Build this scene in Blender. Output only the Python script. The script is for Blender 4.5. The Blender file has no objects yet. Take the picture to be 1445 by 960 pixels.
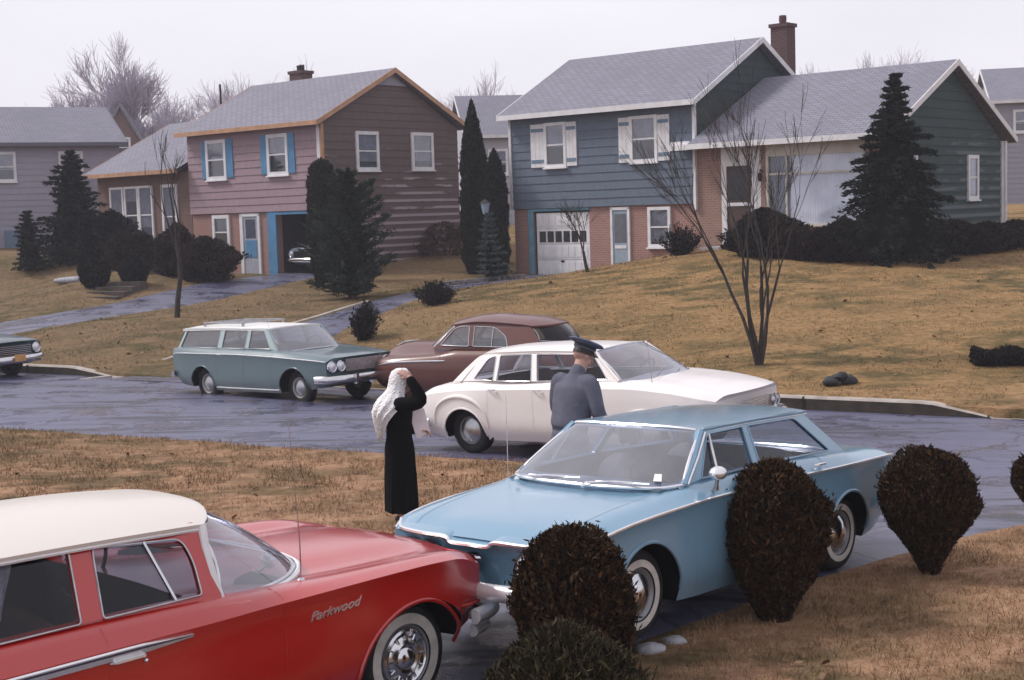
import bpy, bmesh, math, random
import numpy as np
from mathutils import Vector, Matrix, noise as mnoise
R = math.radians
random.seed(7)
rng = np.random.default_rng(11)
sc = bpy.context.scene
col = sc.collection

# ------------------------------------------------------------------ camera
cam_d = bpy.data.cameras.new('camera')
cam = bpy.data.objects.new('camera', cam_d)
col.objects.link(cam)
sc.camera = cam
cam_d.sensor_width = 36.0
cam_d.lens = 2007.0 / 1445.0 * 36.0
cam_d.clip_end = 2000
PIT = math.atan(180.0 / 2007.0)
fw = Vector((0, math.cos(PIT), -math.sin(PIT)))
rt0 = Vector((1, 0, 0))
up0 = rt0.cross(fw)
RO = R(1.8)
rt = rt0 * math.cos(RO) - up0 * math.sin(RO)
up = up0 * math.cos(RO) + rt0 * math.sin(RO)
mw = Matrix((rt, up, -fw)).transposed().to_4x4()
mw.translation = Vector((0, 0, 3.0))
cam.matrix_world = mw


# ------------------------------------------------------------------ helpers
def tag(o, label=None, cat=None, group=None, kind=None):
    if label: o['label'] = label
    if cat: o['category'] = cat
    if group: o['group'] = group
    if kind: o['kind'] = kind
    return o


def empty(name, loc=(0, 0, 0), rot=(0, 0, 0), label=None, cat=None, group=None):
    o = bpy.data.objects.new(name, None)
    o.empty_display_size = .2
    col.objects.link(o)
    o.location = loc
    o.rotation_euler = rot
    return tag(o, label, cat, group)


class MB:
    """collects geometry of ONE mesh"""
    def __init__(s):
        s.v = []; s.f = []; s.m = []

    def add(s, vs, fs, m=0):
        b = len(s.v)
        s.v.extend([tuple(p) for p in vs])
        for f in fs:
            s.f.append(tuple(i + b for i in f)); s.m.append(m)

    def box(s, x0, x1, y0, y1, z0, z1, m=0, M=None):
        vs = [(x0, y0, z0), (x1, y0, z0), (x1, y1, z0), (x0, y1, z0), (x0, y0, z1), (x1, y0, z1), (x1, y1, z1), (x0, y1, z1)]
        if M is not None: vs = [M @ Vector(p) for p in vs]
        s.add(vs, [(0, 3, 2, 1), (4, 5, 6, 7), (0, 1, 5, 4), (1, 2, 6, 5), (2, 3, 7, 6), (3, 0, 4, 7)], m)

    def prism(s, pts, d, m=0):
        """pts: planar polygon (3D), d: extrusion vector"""
        n = len(pts); d = Vector(d)
        vs = [Vector(p) for p in pts] + [Vector(p) + d for p in pts]
        s.add(vs, [tuple(range(n - 1, -1, -1)), tuple(range(n, 2 * n))] + [(i, (i + 1) % n, n + (i + 1) % n, n + i) for i in range(n)], m)

    def grid(s, rows, m=0, closed_u=False, closed_v=False, flip=False):
        nr = len(rows); nc = len(rows[0])
        vs = [p for r in rows for p in r]
        fs = []
        for i in range(nr if closed_u else nr - 1):
            for j in range(nc if closed_v else nc - 1):
                a = i * nc + j; b = i * nc + (j + 1) % nc
                c = ((i + 1) % nr) * nc + (j + 1) % nc; d = ((i + 1) % nr) * nc + j
                fs.append((a, d, c, b) if flip else (a, b, c, d))
        s.add(vs, fs, m)

    def tube(s, path, r, n=6, m=0, caps=True, closed=False, flat=1.0):
        P = [Vector(p) for p in path]
        if not hasattr(r, '__len__'): r = [r] * len(P)
        rows = []
        prev = None
        L = len(P)
        for i, p in enumerate(P):
            if closed: t = P[(i + 1) % L] - P[i - 1]
            else: t = (P[min(i + 1, L - 1)] - P[max(i - 1, 0)])
            if t.length < 1e-9: t = Vector((0, 0, 1))
            t.normalize()
            if prev is None:
                a = Vector((0, 0, 1)) if abs(t.z) < .9 else Vector((1, 0, 0))
                prev = (a - t * a.dot(t)).normalized()
            else:
                q = prev - t * prev.dot(t)
                if q.length > 1e-6: prev = q.normalized()
            b = t.cross(prev)
            rows.append([p + (prev * math.cos(2 * math.pi * k / n) + b * flat * math.sin(2 * math.pi * k / n)) * r[i] for k in range(n)])
        s.grid(rows, m, closed_u=closed, closed_v=True, flip=True)
        if caps and not closed:
            b0 = len(s.v) - n * L
            s.f.append(tuple(b0 + k for k in range(n))); s.m.append(m)
            s.f.append(tuple(b0 + n * (L - 1) + k for k in range(n - 1, -1, -1))); s.m.append(m)

    def lathe(s, prof, n=24, M=None, m=0, capped=True):
        """prof: [(r,z)] about z"""
        rows = [[(r * math.cos(2 * math.pi * k / n), r * math.sin(2 * math.pi * k / n), z) for k in range(n)] for r, z in prof]
        if M is not None: rows = [[M @ Vector(p) for p in r] for r in rows]
        s.grid(rows, m, closed_v=True)

    def ball(s, c, r, n=12, m=0, sc_=(1, 1, 1), M=None):
        rows = []
        for i in range(n // 2 + 1):
            a = -math.pi / 2 + math.pi * i / (n // 2)
            row = []
            for k in range(n):
                b = 2 * math.pi * k / n
                p = Vector((math.cos(a) * math.cos(b) * r * sc_[0], math.cos(a) * math.sin(b) * r * sc_[1], math.sin(a) * r * sc_[2]))
                if M is not None: p = M @ p
                row.append(p + Vector(c))
            rows.append(row)
        s.grid(rows, m, closed_v=True)

    def build(s, name, mats, parent=None, smooth=True, angle=32, loc=None, rot=None, merge=False):
        me = bpy.data.meshes.new(name)
        me.from_pydata([tuple(p) for p in s.v], [], s.f)
        if not isinstance(mats, (list, tuple)): mats = [mats]
        for m_ in mats: me.materials.append(m_)
        if len(mats) > 1: me.polygons.foreach_set('material_index', s.m)
        me.validate()
        if merge:
            bm = bmesh.new(); bm.from_mesh(me)
            bmesh.ops.remove_doubles(bm, verts=bm.verts, dist=merge if merge is not True else 1e-5)
            bm.to_mesh(me); bm.free()
        if smooth:
            me.shade_smooth(); me.set_sharp_from_angle(angle=R(angle))
        me.update()
        o = bpy.data.objects.new(name, me)
        col.objects.link(o)
        if loc is not None: o.location = loc
        if rot is not None: o.rotation_euler = rot
        if parent: o.parent = parent
        return o


def copy_tree(o, parent=None):
    c = o.copy(); col.objects.link(c)
    if parent: c.parent = parent
    for ch in list(o.children): copy_tree(ch, c)
    return c


# ------------------------------------------------------------------ materials
MATS = {}


def newmat(name):
    m = bpy.data.materials.new(name); m.use_nodes = True
    nt = m.node_tree
    return m, nt, nt.nodes['Principled BSDF'], nt.nodes['Material Output']


def N(nt, t, **kw):
    n = nt.nodes.new(t)
    for k, v in kw.items():
        if k in n.inputs.keys(): n.inputs[k].default_value = v
        else: setattr(n, k, v)
    return n


def ramp(nt, fac, stops):
    n = nt.nodes.new('ShaderNodeValToRGB')
    e = n.color_ramp.elements
    while len(e) < len(stops): e.new(.5)
    for i, (p, c) in enumerate(stops):
        e[i].position = p; e[i].color = tuple(c) + (1,) if len(c) == 3 else c
    if fac is not None: nt.links.new(fac, n.inputs[0])
    return n.outputs[0]


def mixc(nt, fac, a, b, mode='MIX'):
    n = nt.nodes.new('ShaderNodeMix'); n.data_type = 'RGBA'; n.blend_type = mode
    for sock, v in ((n.inputs[0], fac), (n.inputs[6], a), (n.inputs[7], b)):
        if isinstance(v, (int, float)): sock.default_value = v
        elif isinstance(v, (tuple, list)): sock.default_value = tuple(v) + (1,) if len(v) == 3 else v
        else: nt.links.new(v, sock)
    return n.outputs[2]


def mathn(nt, op, a, b=None, clamp=False):
    n = nt.nodes.new('ShaderNodeMath'); n.operation = op; n.use_clamp = clamp
    for i, v in enumerate((a, b)):
        if v is None: continue
        if isinstance(v, (int, float)): n.inputs[i].default_value = v
        else: nt.links.new(v, n.inputs[i])
    return n.outputs[0]


def noise(nt, vec, scale, detail=4, rough=.55, mapscale=None):
    if mapscale:
        mp = N(nt, 'ShaderNodeMapping'); mp.inputs['Scale'].default_value = mapscale
        nt.links.new(vec, mp.inputs[0]); vec = mp.outputs[0]
    n = N(nt, 'ShaderNodeTexNoise'); n.inputs['Scale'].default_value = scale; n.inputs['Detail'].default_value = detail; n.inputs['Roughness'].default_value = rough
    nt.links.new(vec, n.inputs['Vector'])
    return n.outputs[0]


def bump(nt, h, bsdf, strength=.3, dist=.02):
    b = N(nt, 'ShaderNodeBump'); b.inputs['Strength'].default_value = strength; b.inputs['Distance'].default_value = dist
    nt.links.new(h, b.inputs['Height']); nt.links.new(b.outputs[0], bsdf.inputs['Normal'])


def objc(nt): return N(nt, 'ShaderNodeTexCoord').outputs['Object']
def wpos(nt): return N(nt, 'ShaderNodeNewGeometry').outputs['Position']


def mat(name, c, rough=.6, metal=0., var=.12, scale=6., coat=0., bumps=0., bscale=40., spec=.5, c2=None, coatr=.1):
    if name in MATS: return MATS[name]
    m, nt, b, out = newmat(name)
    v = objc(nt)
    nz = noise(nt, v, scale, 5)
    if c2 is None: lo = tuple(x * (1 - var) for x in c); hi = tuple(min(1, x * (1 + var)) for x in c)
    else: lo, hi = c, c2
    cc = ramp(nt, nz, [(.3, lo), (.7, hi)])
    nt.links.new(cc, b.inputs['Base Color'])
    b.inputs['Roughness'].default_value = rough
    b.inputs['Metallic'].default_value = metal
    b.inputs['Specular IOR Level'].default_value = spec
    if coat: b.inputs['Coat Weight'].default_value = coat; b.inputs['Coat Roughness'].default_value = coatr
    if bumps: bump(nt, noise(nt, v, bscale, 4), b, bumps, .01)
    MATS[name] = m
    return m


def paint(name, c, rough=.32, coat=.6, dirt=.35, dirtc=(.16, .14, .13)):
    """car paint with a thin film of road dust that thickens near the sills"""
    m, nt, b, out = newmat(name)
    v = objc(nt)
    n1 = noise(nt, v, 3.2, 6, .6)
    sx = N(nt, 'ShaderNodeSeparateXYZ'); nt.links.new(v, sx.inputs[0])
    low = mathn(nt, 'MULTIPLY_ADD', sx.outputs[2], -1.9); low.node.inputs[2].default_value = 1.1
    low = mathn(nt, 'MAXIMUM', low, 0.06)
    f = mathn(nt, 'MULTIPLY', low, n1)
    f = mathn(nt, 'MULTIPLY', f, dirt * 2.2, True)
    n2 = noise(nt, v, 60, 3)
    cc = mixc(nt, mathn(nt, 'MULTIPLY', n2, .07), c, dirtc)
    cc = mixc(nt, f, cc, dirtc)
    nt.links.new(cc, b.inputs['Base Color'])
    rr = mathn(nt, 'MULTIPLY_ADD', f, .6); rr.node.inputs[2].default_value = rough
    rr2 = mathn(nt, 'MULTIPLY_ADD', n1, .16); nt.links.new(rr, rr2.node.inputs[2])
    nt.links.new(rr2, b.inputs['Roughness'])
    b.inputs['Coat Weight'].default_value = coat; b.inputs['Coat Roughness'].default_value = .14; b.inputs['Coat IOR'].default_value = 1.6; b.inputs['Specular IOR Level'].default_value = .35
    bump(nt, noise(nt, v, 5, 2), b, .06, .03)
    MATS[name] = m
    return m


def glass(name, tint=(.62, .66, .70), refl=1.0, rough=.02, haze=.05):
    m = bpy.data.materials.new(name); m.use_nodes = True
    nt = m.node_tree; nt.nodes.clear()
    out = N(nt, 'ShaderNodeOutputMaterial')
    tr = N(nt, 'ShaderNodeBsdfTransparent'); tr.inputs[0].default_value = tint + (1,)
    gl = N(nt, 'ShaderNodeBsdfGlossy'); gl.inputs['Roughness'].default_value = rough; gl.inputs[0].default_value = (.95, .96, 1, 1)
    ge = N(nt, 'ShaderNodeNewGeometry'); dt = N(nt, 'ShaderNodeVectorMath', operation='DOT_PRODUCT')
    nt.links.new(ge.outputs['Incoming'], dt.inputs[0]); nt.links.new(ge.outputs['Normal'], dt.inputs[1])
    cs = mathn(nt, 'SUBTRACT', 1.0, mathn(nt, 'ABSOLUTE', dt.outputs['Value']))     # Schlick, two-sided
    f = mathn(nt, 'MULTIPLY_ADD', mathn(nt, 'POWER', cs, 4.0), .9); f.node.inputs[2].default_value = .05 * refl; f.node.use_clamp = True
    mx = N(nt, 'ShaderNodeMixShader')
    nt.links.new(f, mx.inputs[0]); nt.links.new(tr.outputs[0], mx.inputs[1]); nt.links.new(gl.outputs[0], mx.inputs[2])
    # thin grey film: grime, plus painted sky reflection on the windscreens
    df = N(nt, 'ShaderNodeBsdfDiffuse'); df.inputs[0].default_value = (.5, .5, .52, 1)
    n1 = noise(nt, objc(nt), 4, 4)
    mx2 = N(nt, 'ShaderNodeMixShader')
    nt.links.new(mathn(nt, 'MULTIPLY', n1, haze * 2), mx2.inputs[0]); nt.links.new(mx.outputs[0], mx2.inputs[1]); nt.links.new(df.outputs[0], mx2.inputs[2])
    nt.links.new(mx2.outputs[0], out.inputs[0])
    MATS[name] = m
    return m


chrome = mat('chrome', (.62, .62, .64), .16, 1.0, .1, 9)
chrome_dull = mat('chrome_dull', (.42, .42, .44), .3, 1.0, .2, 9)
rubber = mat('rubber', (.012, .012, .013), .75, 0, .3, 12, spec=.3)
whitewall_m = mat('whitewall', (.52, .49, .46), .7, 0, .18, 9)
darkm = mat('dark_cavity', (.006, .006, .007), .9, 0, .2, 5, spec=.1)
interior = mat('interior', (.012, .012, .014), .8, 0, .3, 5, spec=.2)
seat_red = mat('seat_red', (.05, .012, .014), .7, 0, .3, 8)
seat_grey = mat('seat_grey', (.10, .11, .13), .75, 0, .25, 8)
seamm = mat('seam', (.01, .01, .01), .8)
lampglass = mat('lamp_glass', (.75, .76, .80), .12, .3, .1, 5, coat=1)
whitep = mat('white_paint', (.66, .66, .68), .55, 0, .1, 4)
steelgrey = mat('underbody', (.01, .01, .01), .9)
car_glass = glass('car_glass', (.66, .68, .74), .55, .02, .006)
screen_glass = glass('screen_glass', (.60, .62, .72), 4.2, .04, .09)  # diffuse film thickened to strengthen the sky reflection on windscreens
bumperm = mat('bumper_bright', (.72, .72, .75), .28, .45, .08, 9)
trimb = mat('bright_trim', (.80, .80, .82), .25, .8, .08, 9)
car_glass_dark = glass('car_glass_dark', (.50, .52, .60), 2.6, .03, .07)
# ------------------------------------------------------------------ cars
def pchip(xs, ys):
    xs = np.asarray(xs, float); ys = np.asarray(ys, float)
    h = np.diff(xs); d = np.diff(ys) / h
    m = np.zeros(len(xs))
    m[0] = d[0]; m[-1] = d[-1]
    for i in range(1, len(xs) - 1):
        if d[i - 1] * d[i] > 0:
            w1 = 2 * h[i] + h[i - 1]; w2 = h[i] + 2 * h[i - 1]
            m[i] = (w1 + w2) / (w1 / d[i - 1] + w2 / d[i])
    def f(x):
        i = int(np.clip(np.searchsorted(xs, x) - 1, 0, len(xs) - 2))
        t = (x - xs[i]) / h[i]; t = min(max(t, 0.), 1.)
        return float((1 + 2 * t) * (1 - t) ** 2 * ys[i] + t * (1 - t) ** 2 * h[i] * m[i] + t * t * (3 - 2 * t) * ys[i + 1] + t * t * (t - 1) * h[i] * m[i + 1])
    return f


class Body:
    """body shell lofted through cross sections; rows run from bottom centre to deck centre"""
    def __init__(s, st, creases=(1, 5), bowf=(.12, 2.2, .7), bowr=(.08, 2.2, .6), sub=3):
        st = sorted(st, key=lambda q: q[0])
        s.xs = [q[0] for q in st]; s.K = len(st[0][1])
        s.fy = [pchip(s.xs, [q[1][k][0] for q in st]) for k in range(s.K)]
        s.fz = [pchip(s.xs, [q[1][k][1] for q in st]) for k in range(s.K)]
        s.creases = set(creases) | {0, s.K - 1}
        s.bf = bowf; s.br = bowr; s.sub = sub
        s.W = max(p[0] for q in st for p in q[1])

    def bow(s, x, y):
        a, p, L = s.bf; t = max(0., (x - (s.xs[-1] - L)) / L); x2 = x - a * t * (abs(y) / s.W) ** p
        a, p, L = s.br; t = max(0., ((s.xs[0] + L) - x) / L); return x2 + a * t * (abs(y) / s.W) ** p

    def raw(s, x, r):
        """point of the section at row parameter r"""
        k = min(int(r), s.K - 2); t = r - k
        P = lambda i: Vector((s.fy[i](x), s.fz[i](x)))
        p1, p2 = P(k), P(k + 1)
        if t < 1e-6: return p1
        if t > 1 - 1e-6: return p2
        d = (p2 - p1)
        p0 = None if k in s.creases else P(k - 1)
        p3 = None if (k + 1) in s.creases else P(k + 2)
        def tan(a, b, c):
            l1 = (b - a).length + 1e-6; l2 = (c - b).length + 1e-6
            return ((b - a) / l1 * l2 + (c - b) / l2 * l1) / (l1 + l2)
        m1 = d if p0 is None else tan(p0, p1, p2) * d.length
        m2 = d if p3 is None else tan(p1, p2, p3) * d.length
        return p1 * ((1 + 2 * t) * (1 - t) ** 2) + m1 * (t * (1 - t) ** 2) + p2 * (t * t * (3 - 2 * t)) + m2 * (t * t * (t - 1))

    def ev(s, x, r, side=1, off=0.):
        q = s.raw(x, r)
        if off:
            a = s.raw(x, max(0, r - .06)); b = s.raw(x, min(s.K - 1, r + .06)); t = (b - a)
            if t.length > 1e-7:
                n = Vector((t.y, -t.x)).normalized(); q = q + n * off
        return Vector((s.bow(x, q.x), q.x * side, q.y))

    def shell(s, mb, nx=56, m=0):
        rr = []
        for k in range(s.K - 1):
            for j in range(s.sub): rr.append(k + j / s.sub)
        rr.append(s.K - 1)
        rows = []
        for i in range(nx + 1):
            u = i / nx
            u = .5 - .5 * math.cos(math.pi * u) * (.35 + .65 * abs(math.cos(math.pi * u)) ** .0) if False else u
            x = s.xs[0] + (s.xs[-1] - s.xs[0]) * u
            row = [s.ev(x, r, 1) for r in rr]
            row += [s.ev(x, r, -1) for r in reversed(rr[1:-1])]
            rows.append(row)
        mb.grid(rows, m, closed_v=True, flip=True)
        n = len(rows[0]); L = len(rows)
        b0 = len(mb.v) - n * L
        for base, inw, rev in ((b0, .0, False), (b0 + n * (L - 1), .0, True)):
            # end cap: strips between the two sides keep it tidy
            h = len(rr)
            for k in range(h - 1):
                a = base + k; b = base + k + 1
                c = base + (n - (k + 1)) % n if k + 1 < h - 1 else base + h - 1
                d = base + (n - k) % n
                f = [a, b, c, d]
                f2 = []
                for q in f:
                    if q not in f2: f2.append(q)
                if len(f2) > 2: mb.f.append(tuple(reversed(f2)) if rev else tuple(f2)); mb.m.append(m)

    def path(s, r, x0, x1, n=30, side=1, off=0.):
        return [s.ev(x0 + (x1 - x0) * i / n, r, side, off) for i in range(n + 1)]

    def ribbon_x(s, mb, x, r0, r1, side, w=.006, m=0, lean=0.):
        """a seam round the section at x"""
        rows = []
        n = 16
        for i in range(n + 1):
            r = r0 + (r1 - r0) * i / n; xx = x + lean * i / n
            rows.append([s.ev(xx - w / 2, r, side, .0012), s.ev(xx, r, side, -.001), s.ev(xx + w / 2, r, side, .0012)])
        mb.grid(rows, m)

    def ribbon_r(s, mb, r, x0, x1, side, w=.006, m=0, n=30):
        rows = []
        for i in range(n + 1):
            x = x0 + (x1 - x0) * i / n
            p = s.ev(x, r, side, .0012); q = s.ev(x, min(r + .05, s.K - 1), side, .0012)
            d = (q - p); d = d.normalized() * w if d.length > 1e-6 else Vector((0, w, 0))
            rows.append([p, p + d])
        mb.grid(rows, m)


def do_boolean(target, cutters):
    for c in cutters:
        md = target.modifiers.new('b', 'BOOLEAN'); md.operation = 'DIFFERENCE'; md.solver = 'EXACT'; md.object = c
        try: md.material_mode = 'TRANSFER'
        except Exception: pass
    dg = bpy.context.evaluated_depsgraph_get(); dg.update()
    me = bpy.data.meshes.new_from_object(target.evaluated_get(dg), depsgraph=dg)
    target.modifiers.clear()
    old = target.data; target.data = me; me.name = target.name
    bpy.data.meshes.remove(old)
    for c in cutters:
        cm = c.data; bpy.data.objects.remove(c); bpy.data.meshes.remove(cm)
    me.shade_smooth(); me.set_sharp_from_angle(angle=R(30))


def wheel(parent, c, r, w, side, rim_r, ww=None, cap_r=.19, capmat=None, steer=0., cap='disc', rimc=None, name='wheel'):
    """c axle end centre at outer face; side +1 left / -1 right.  wheel > tyre, whitewall, hubcap"""
    Mx = Matrix.Translation(Vector(c)) @ Matrix.Rotation(steer, 4, 'Z') @ Matrix.Rotation(-math.pi / 2 * side, 4, 'X')   # local +z -> outward (side*y)
    if side < 0: Mx = Matrix.Translation(Vector(c)) @ Matrix.Rotation(steer, 4, 'Z') @ Matrix.Rotation(math.pi / 2, 4, 'X')
    mb = MB()
    mb.lathe([(0.001, -.05), (rim_r * .55, -.05), (rim_r * .62, -.03), (rim_r * .8, -.055), (rim_r * .93, -.02), (rim_r, -.008), (rim_r * 1.02, -.018), (rim_r * .98, -.06)], 36, Mx)
    root = mb.build(name, rimc or mat('rim_paint', (.25, .25, .27), .4, .3), parent, angle=40)
    mb = MB()
    prof = [(rim_r * .99, -.04), (rim_r * 1.02, -.012), (rim_r * 1.12, .0), (r * .86, .002), (r * .94, -.008), (r * .985, -.03), (r, -.045), (r, -.06), (r * .994, -.062), (r, -.065), (r, -w + .065), (r * .994, -w + .062), (r, -w + .06), (r, -w + .045), (r * .97, -w + .01), (r * .85, -w), (rim_r, -w + .02)]
    mb.lathe(prof, 48, Mx)
    mb.build('tyre', rubber, root, angle=50)
    if ww:
        mb = MB(); mb.lathe([(ww[0], .0), (ww[0], .0045), (ww[1], .0045), (ww[1] + .004, -.002)], 48, Mx)
        mb.build('whitewall', whitewall_m, root, angle=40)
    mb = MB()
    if cap == 'dish':   # full wheel cover with rings
        mb.lathe([(cap_r * 1.0, -.02), (cap_r * .98, .0), (cap_r * .9, .008), (cap_r * .84, -.004), (cap_r * .72, -.012), (cap_r * .6, .004), (cap_r * .5, .012), (cap_r * .4, .006), (cap_r * .34, .02), (cap_r * .2, .034), (.001, .038)], 40, Mx)
        for k in range(12):
            a = 2 * math.pi * k / 12
            p = [Mx @ Vector((math.cos(a) * q, math.sin(a) * q, .004)) for q in (cap_r * .62, cap_r * .82)]
            mb.tube(p, .007, 5)
    else:
        mb.lathe([(cap_r, -.03), (cap_r * .96, -.012), (cap_r * .8, .0), (cap_r * .55, .018), (cap_r * .25, .03), (.001, .032)], 36, Mx)
    mb.build('hubcap', capmat or chrome, root, angle=40)
    return root


def poly_curve_fill(outer, holes, depth, maxseg=.12):
    """2D polygon with holes -> (verts2d, faces) extruded by depth; returns MB-like lists in (a,b,c)"""
    cu = bpy.data.curves.new('tmp', 'CURVE'); cu.dimensions = '2D'; cu.fill_mode = 'BOTH'; cu.extrude = depth / 2
    def dens(poly):
        o = []
        n = len(poly)
        for i in range(n):
            a = Vector(poly[i]); b = Vector(poly[(i + 1) % n]); k = max(1, int((b - a).length / maxseg))
            for j in range(k): o.append(a + (b - a) * j / k)
        return o
    for pl in [outer] + holes:
        pl = dens(pl)
        sp = cu.splines.new('POLY'); sp.points.add(len(pl) - 1)
        for i, p in enumerate(pl): sp.points[i].co = (p[0], p[1], 0, 1)
        sp.use_cyclic_u = True
    o = bpy.data.objects.new('tmp', cu); col.objects.link(o)
    dg = bpy.context.evaluated_depsgraph_get(); dg.update()
    me = bpy.data.meshes.new_from_object(o.evaluated_get(dg), depsgraph=dg)
    vs = [tuple(v.co) for v in me.vertices]; fs = [tuple(p.vertices) for p in me.polygons]
    bpy.data.objects.remove(o); bpy.data.curves.remove(cu); bpy.data.meshes.remove(me)
    return vs, fs


def roundpoly(pts, r, n=4):
    """round the corners of a 2D polygon; r number or list"""
    out = []
    L = len(pts)
    for i in range(L):
        p0 = Vector(pts[i - 1]); p1 = Vector(pts[i]); p2 = Vector(pts[(i + 1) % L])
        ri = r[i] if hasattr(r, '__len__') else r
        a = (p0 - p1); b = (p2 - p1)
        ri = min(ri, a.length * .45, b.length * .45)
        if ri < 1e-4: out.append(tuple(p1)); continue
        A = p1 + a.normalized() * ri; B = p1 + b.normalized() * ri
        for j in range(n + 1):
            t = j / n
            out.append(tuple(A * (1 - t) ** 2 + p1 * 2 * t * (1 - t) + B * t * t))
    return out


def bez(pts, n=10):
    """catmull-rom through 3D points"""
    P = [Vector(p) for p in pts]; out = []
    for i in range(len(P) - 1):
        p0 = P[max(i - 1, 0)]; p1 = P[i]; p2 = P[i + 1]; p3 = P[min(i + 2, len(P) - 1)]
        for j in range(n):
            t = j / n
            out.append(.5 * ((2 * p1) + (p2 - p0) * t + (2 * p0 - 5 * p1 + 4 * p2 - p3) * t * t + (3 * p1 - p0 - 3 * p2 + p3) * t ** 3))
    out.append(P[-1]); return out


class Greenhouse:
    """cabin top: side frames with window holes, panes, windscreen, rear window, roof"""
    def __init__(s, car, zb, zt, yb, yt):
        s.car = car; s.zb = zb; s.zt = zt; s.yb = yb; s.yt = yt      # yb,yt functions of x

    def ys(s, x, z):
        t = (z - s.zb) / (s.zt - s.zb)
        t = min(max(t, -.2), 1.15)
        return s.yb(x) + (s.yt(x) - s.yb(x)) * t

    def sides(s, outer, wins, mframe, mglass, mtrim=chrome, trim=.008, thick=.035, inset=.012, trimwins=True):
        for side in (1, -1):
            vs, fs = poly_curve_fill(outer, wins, thick)
            mb = MB()
            P = []
            for a, b, c in vs:
                y = s.ys(a, b) - thick / 2 + (c if True else 0)
                P.append((a, y * side, b))
            mb.add(P, [tuple(reversed(f)) for f in fs] if side > 0 else fs)
            mb.build('window_frame', mframe, s.car, angle=30)
            for w in wins:
                mb = MB()
                g = [Vector((a, (s.ys(a, b) - inset) * side, b)) for a, b in w]
                cen = sum(g, Vector()) / len(g)
                mb.add(g + [cen], [((i + 1) % len(g), i, len(g)) if side < 0 else (i, (i + 1) % len(g), len(g)) for i in range(len(g))])
                po = mb.build('side_window', mglass, s.car, smooth=False)
                if trimwins:
                    mb = MB(); mb.tube([Vector((a, (s.ys(a, b) + .002) * side, b)) for a, b in w], trim, 5, closed=True)
                    mb.build('window_trim', mtrim, po)

    def screen(s, name, base, head, mglass, mtrim=chrome, r=.012, bulge=.0, nv=6, fwd=1):
        """base/head: half curves from centre (y=0) to pillar (y>0), same count"""
        b = [Vector((p[0], -p[1], p[2])) for p in reversed(base[1:])] + [Vector(p) for p in base]
        h = [Vector((p[0], -p[1], p[2])) for p in reversed(head[1:])] + [Vector(p) for p in head]
        b = bez(b, 4); h = bez(h, 4)
        rows = []
        for j in range(nv + 1):
            t = j / nv
            rows.append([b[i] * (1 - t) + h[i] * t + Vector((fwd * bulge * 4 * t * (1 - t), 0, 0)) for i in range(len(b))])
        mb = MB(); mb.grid(rows, 0, flip=(fwd < 0))
        g = mb.build(name, mglass, s.car, angle=60)
        mb = MB()
        loop = rows[0] + [r_[-1] for r_ in rows[1:-1]] + list(reversed(rows[-1])) + [r_[0] for r_ in reversed(rows[1:-1])]
        mb.tube(loop, r, 6, closed=True)
        mb.build('window_trim' if name != 'windshield' else 'windshield_trim', mtrim, g)
        return g

    def roof(s, outline, zc, crown, mroof, thick=.03, p=2.4, nu=26, nv=18, drip=None, zedge=None, mdrip=None):
        """outline(u)->(x,halfwidth) for v edges is given through xf(v), xr(v), hw(x); zc(x) rail height"""
        xf, xr, hw = outline
        top = []; bot = []
        for i in range(nu + 1):
            u = i / nu; u = .5 - .5 * math.cos(math.pi * u)
            rt_ = []; rb = []
            for j in range(nv + 1):
                v = -math.cos(math.pi * j / nv)
                a = xf(abs(v)); c = xr(abs(v))
                x = a + (c - a) * u
                e = 1 - abs(2 * u - 1) ** 6
                y = hw(x) * v
                fe = min(1, min(u, 1 - u) * 5)
                z = zc(x) + crown * (1 - abs(v) ** p) * (.78 + .22 * (fe * (2 - fe)) ** .5) if crown else zc(x)
                rt_.append(Vector((x, y, z)))
                rb.append(Vector((x, y * .985, z - thick)))
            top.append(rt_); bot.append(rb)
        mb = MB()
        mb.grid(top, 0, flip=True)
        mb.grid(bot, 0)
        rim_t = top[0] + [r[-1] for r in top[1:]] + list(reversed(top[-1]))[1:] + [r[0] for r in reversed(top[:-1])][0:]
        rim_b = bot[0] + [r[-1] for r in bot[1:]] + list(reversed(bot[-1]))[1:] + [r[0] for r in reversed(bot[:-1])][0:]
        mb.grid([rim_t, rim_b], 0)
        o = mb.build('roof', mroof, s.car, angle=40)
        if drip:
            mb = MB(); mb.tube(rim_b[:-1], drip, 5, closed=True)
            mb.build('roof_trim', mdrip or chrome, o)
        return o


def arch_cut(x, z, rx, rz, y0, y1, side, zcut=-.1, squash=0.):
    """cutter: an arch-shaped prism through the side"""
    pts = []
    n = 28
    for i in range(n + 1):
        a = math.pi * i / n
        pts.append((x - rx * math.cos(a) + squash * (math.cos(a)) * 0, z + rz * math.sin(a)))
    pts = [(x - rx, zcut)] + pts + [(x + rx, zcut)]
    mb = MB()
    P = [(a, y0 * side, b) for a, b in pts]
    mb.prism(P, (0, (y1 - y0) * side, 0))
    o = mb.build('cutter', darkm, smooth=False)
    bm = bmesh.new(); bm.from_mesh(o.data); bmesh.ops.recalc_face_normals(bm, faces=bm.faces); bm.to_mesh(o.data); bm.free()
    return o, pts


def arch_lip(body, pts, side, mb, r=.012, m=0, ytrim=.0):
    """rolled lip that follows the side of the body"""
    path = []
    for a, b in pts[1:-1]:
        # find y on body at (a,b): search rows 1..5
        best = None
        for k in range(0, 41):
            rr = 1 + 4 * k / 40
            q = body.raw(a, rr)
            d = abs(q.y - b)
            if best is None or d < best[0]: best = (d, q.x, q.y)
        if best[0] < .03: path.append(Vector((body.bow(a, best[1]), (best[1] + ytrim) * side, b)))
    if len(path) > 3: mb.tube(path, r, 6, m=m)


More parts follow.
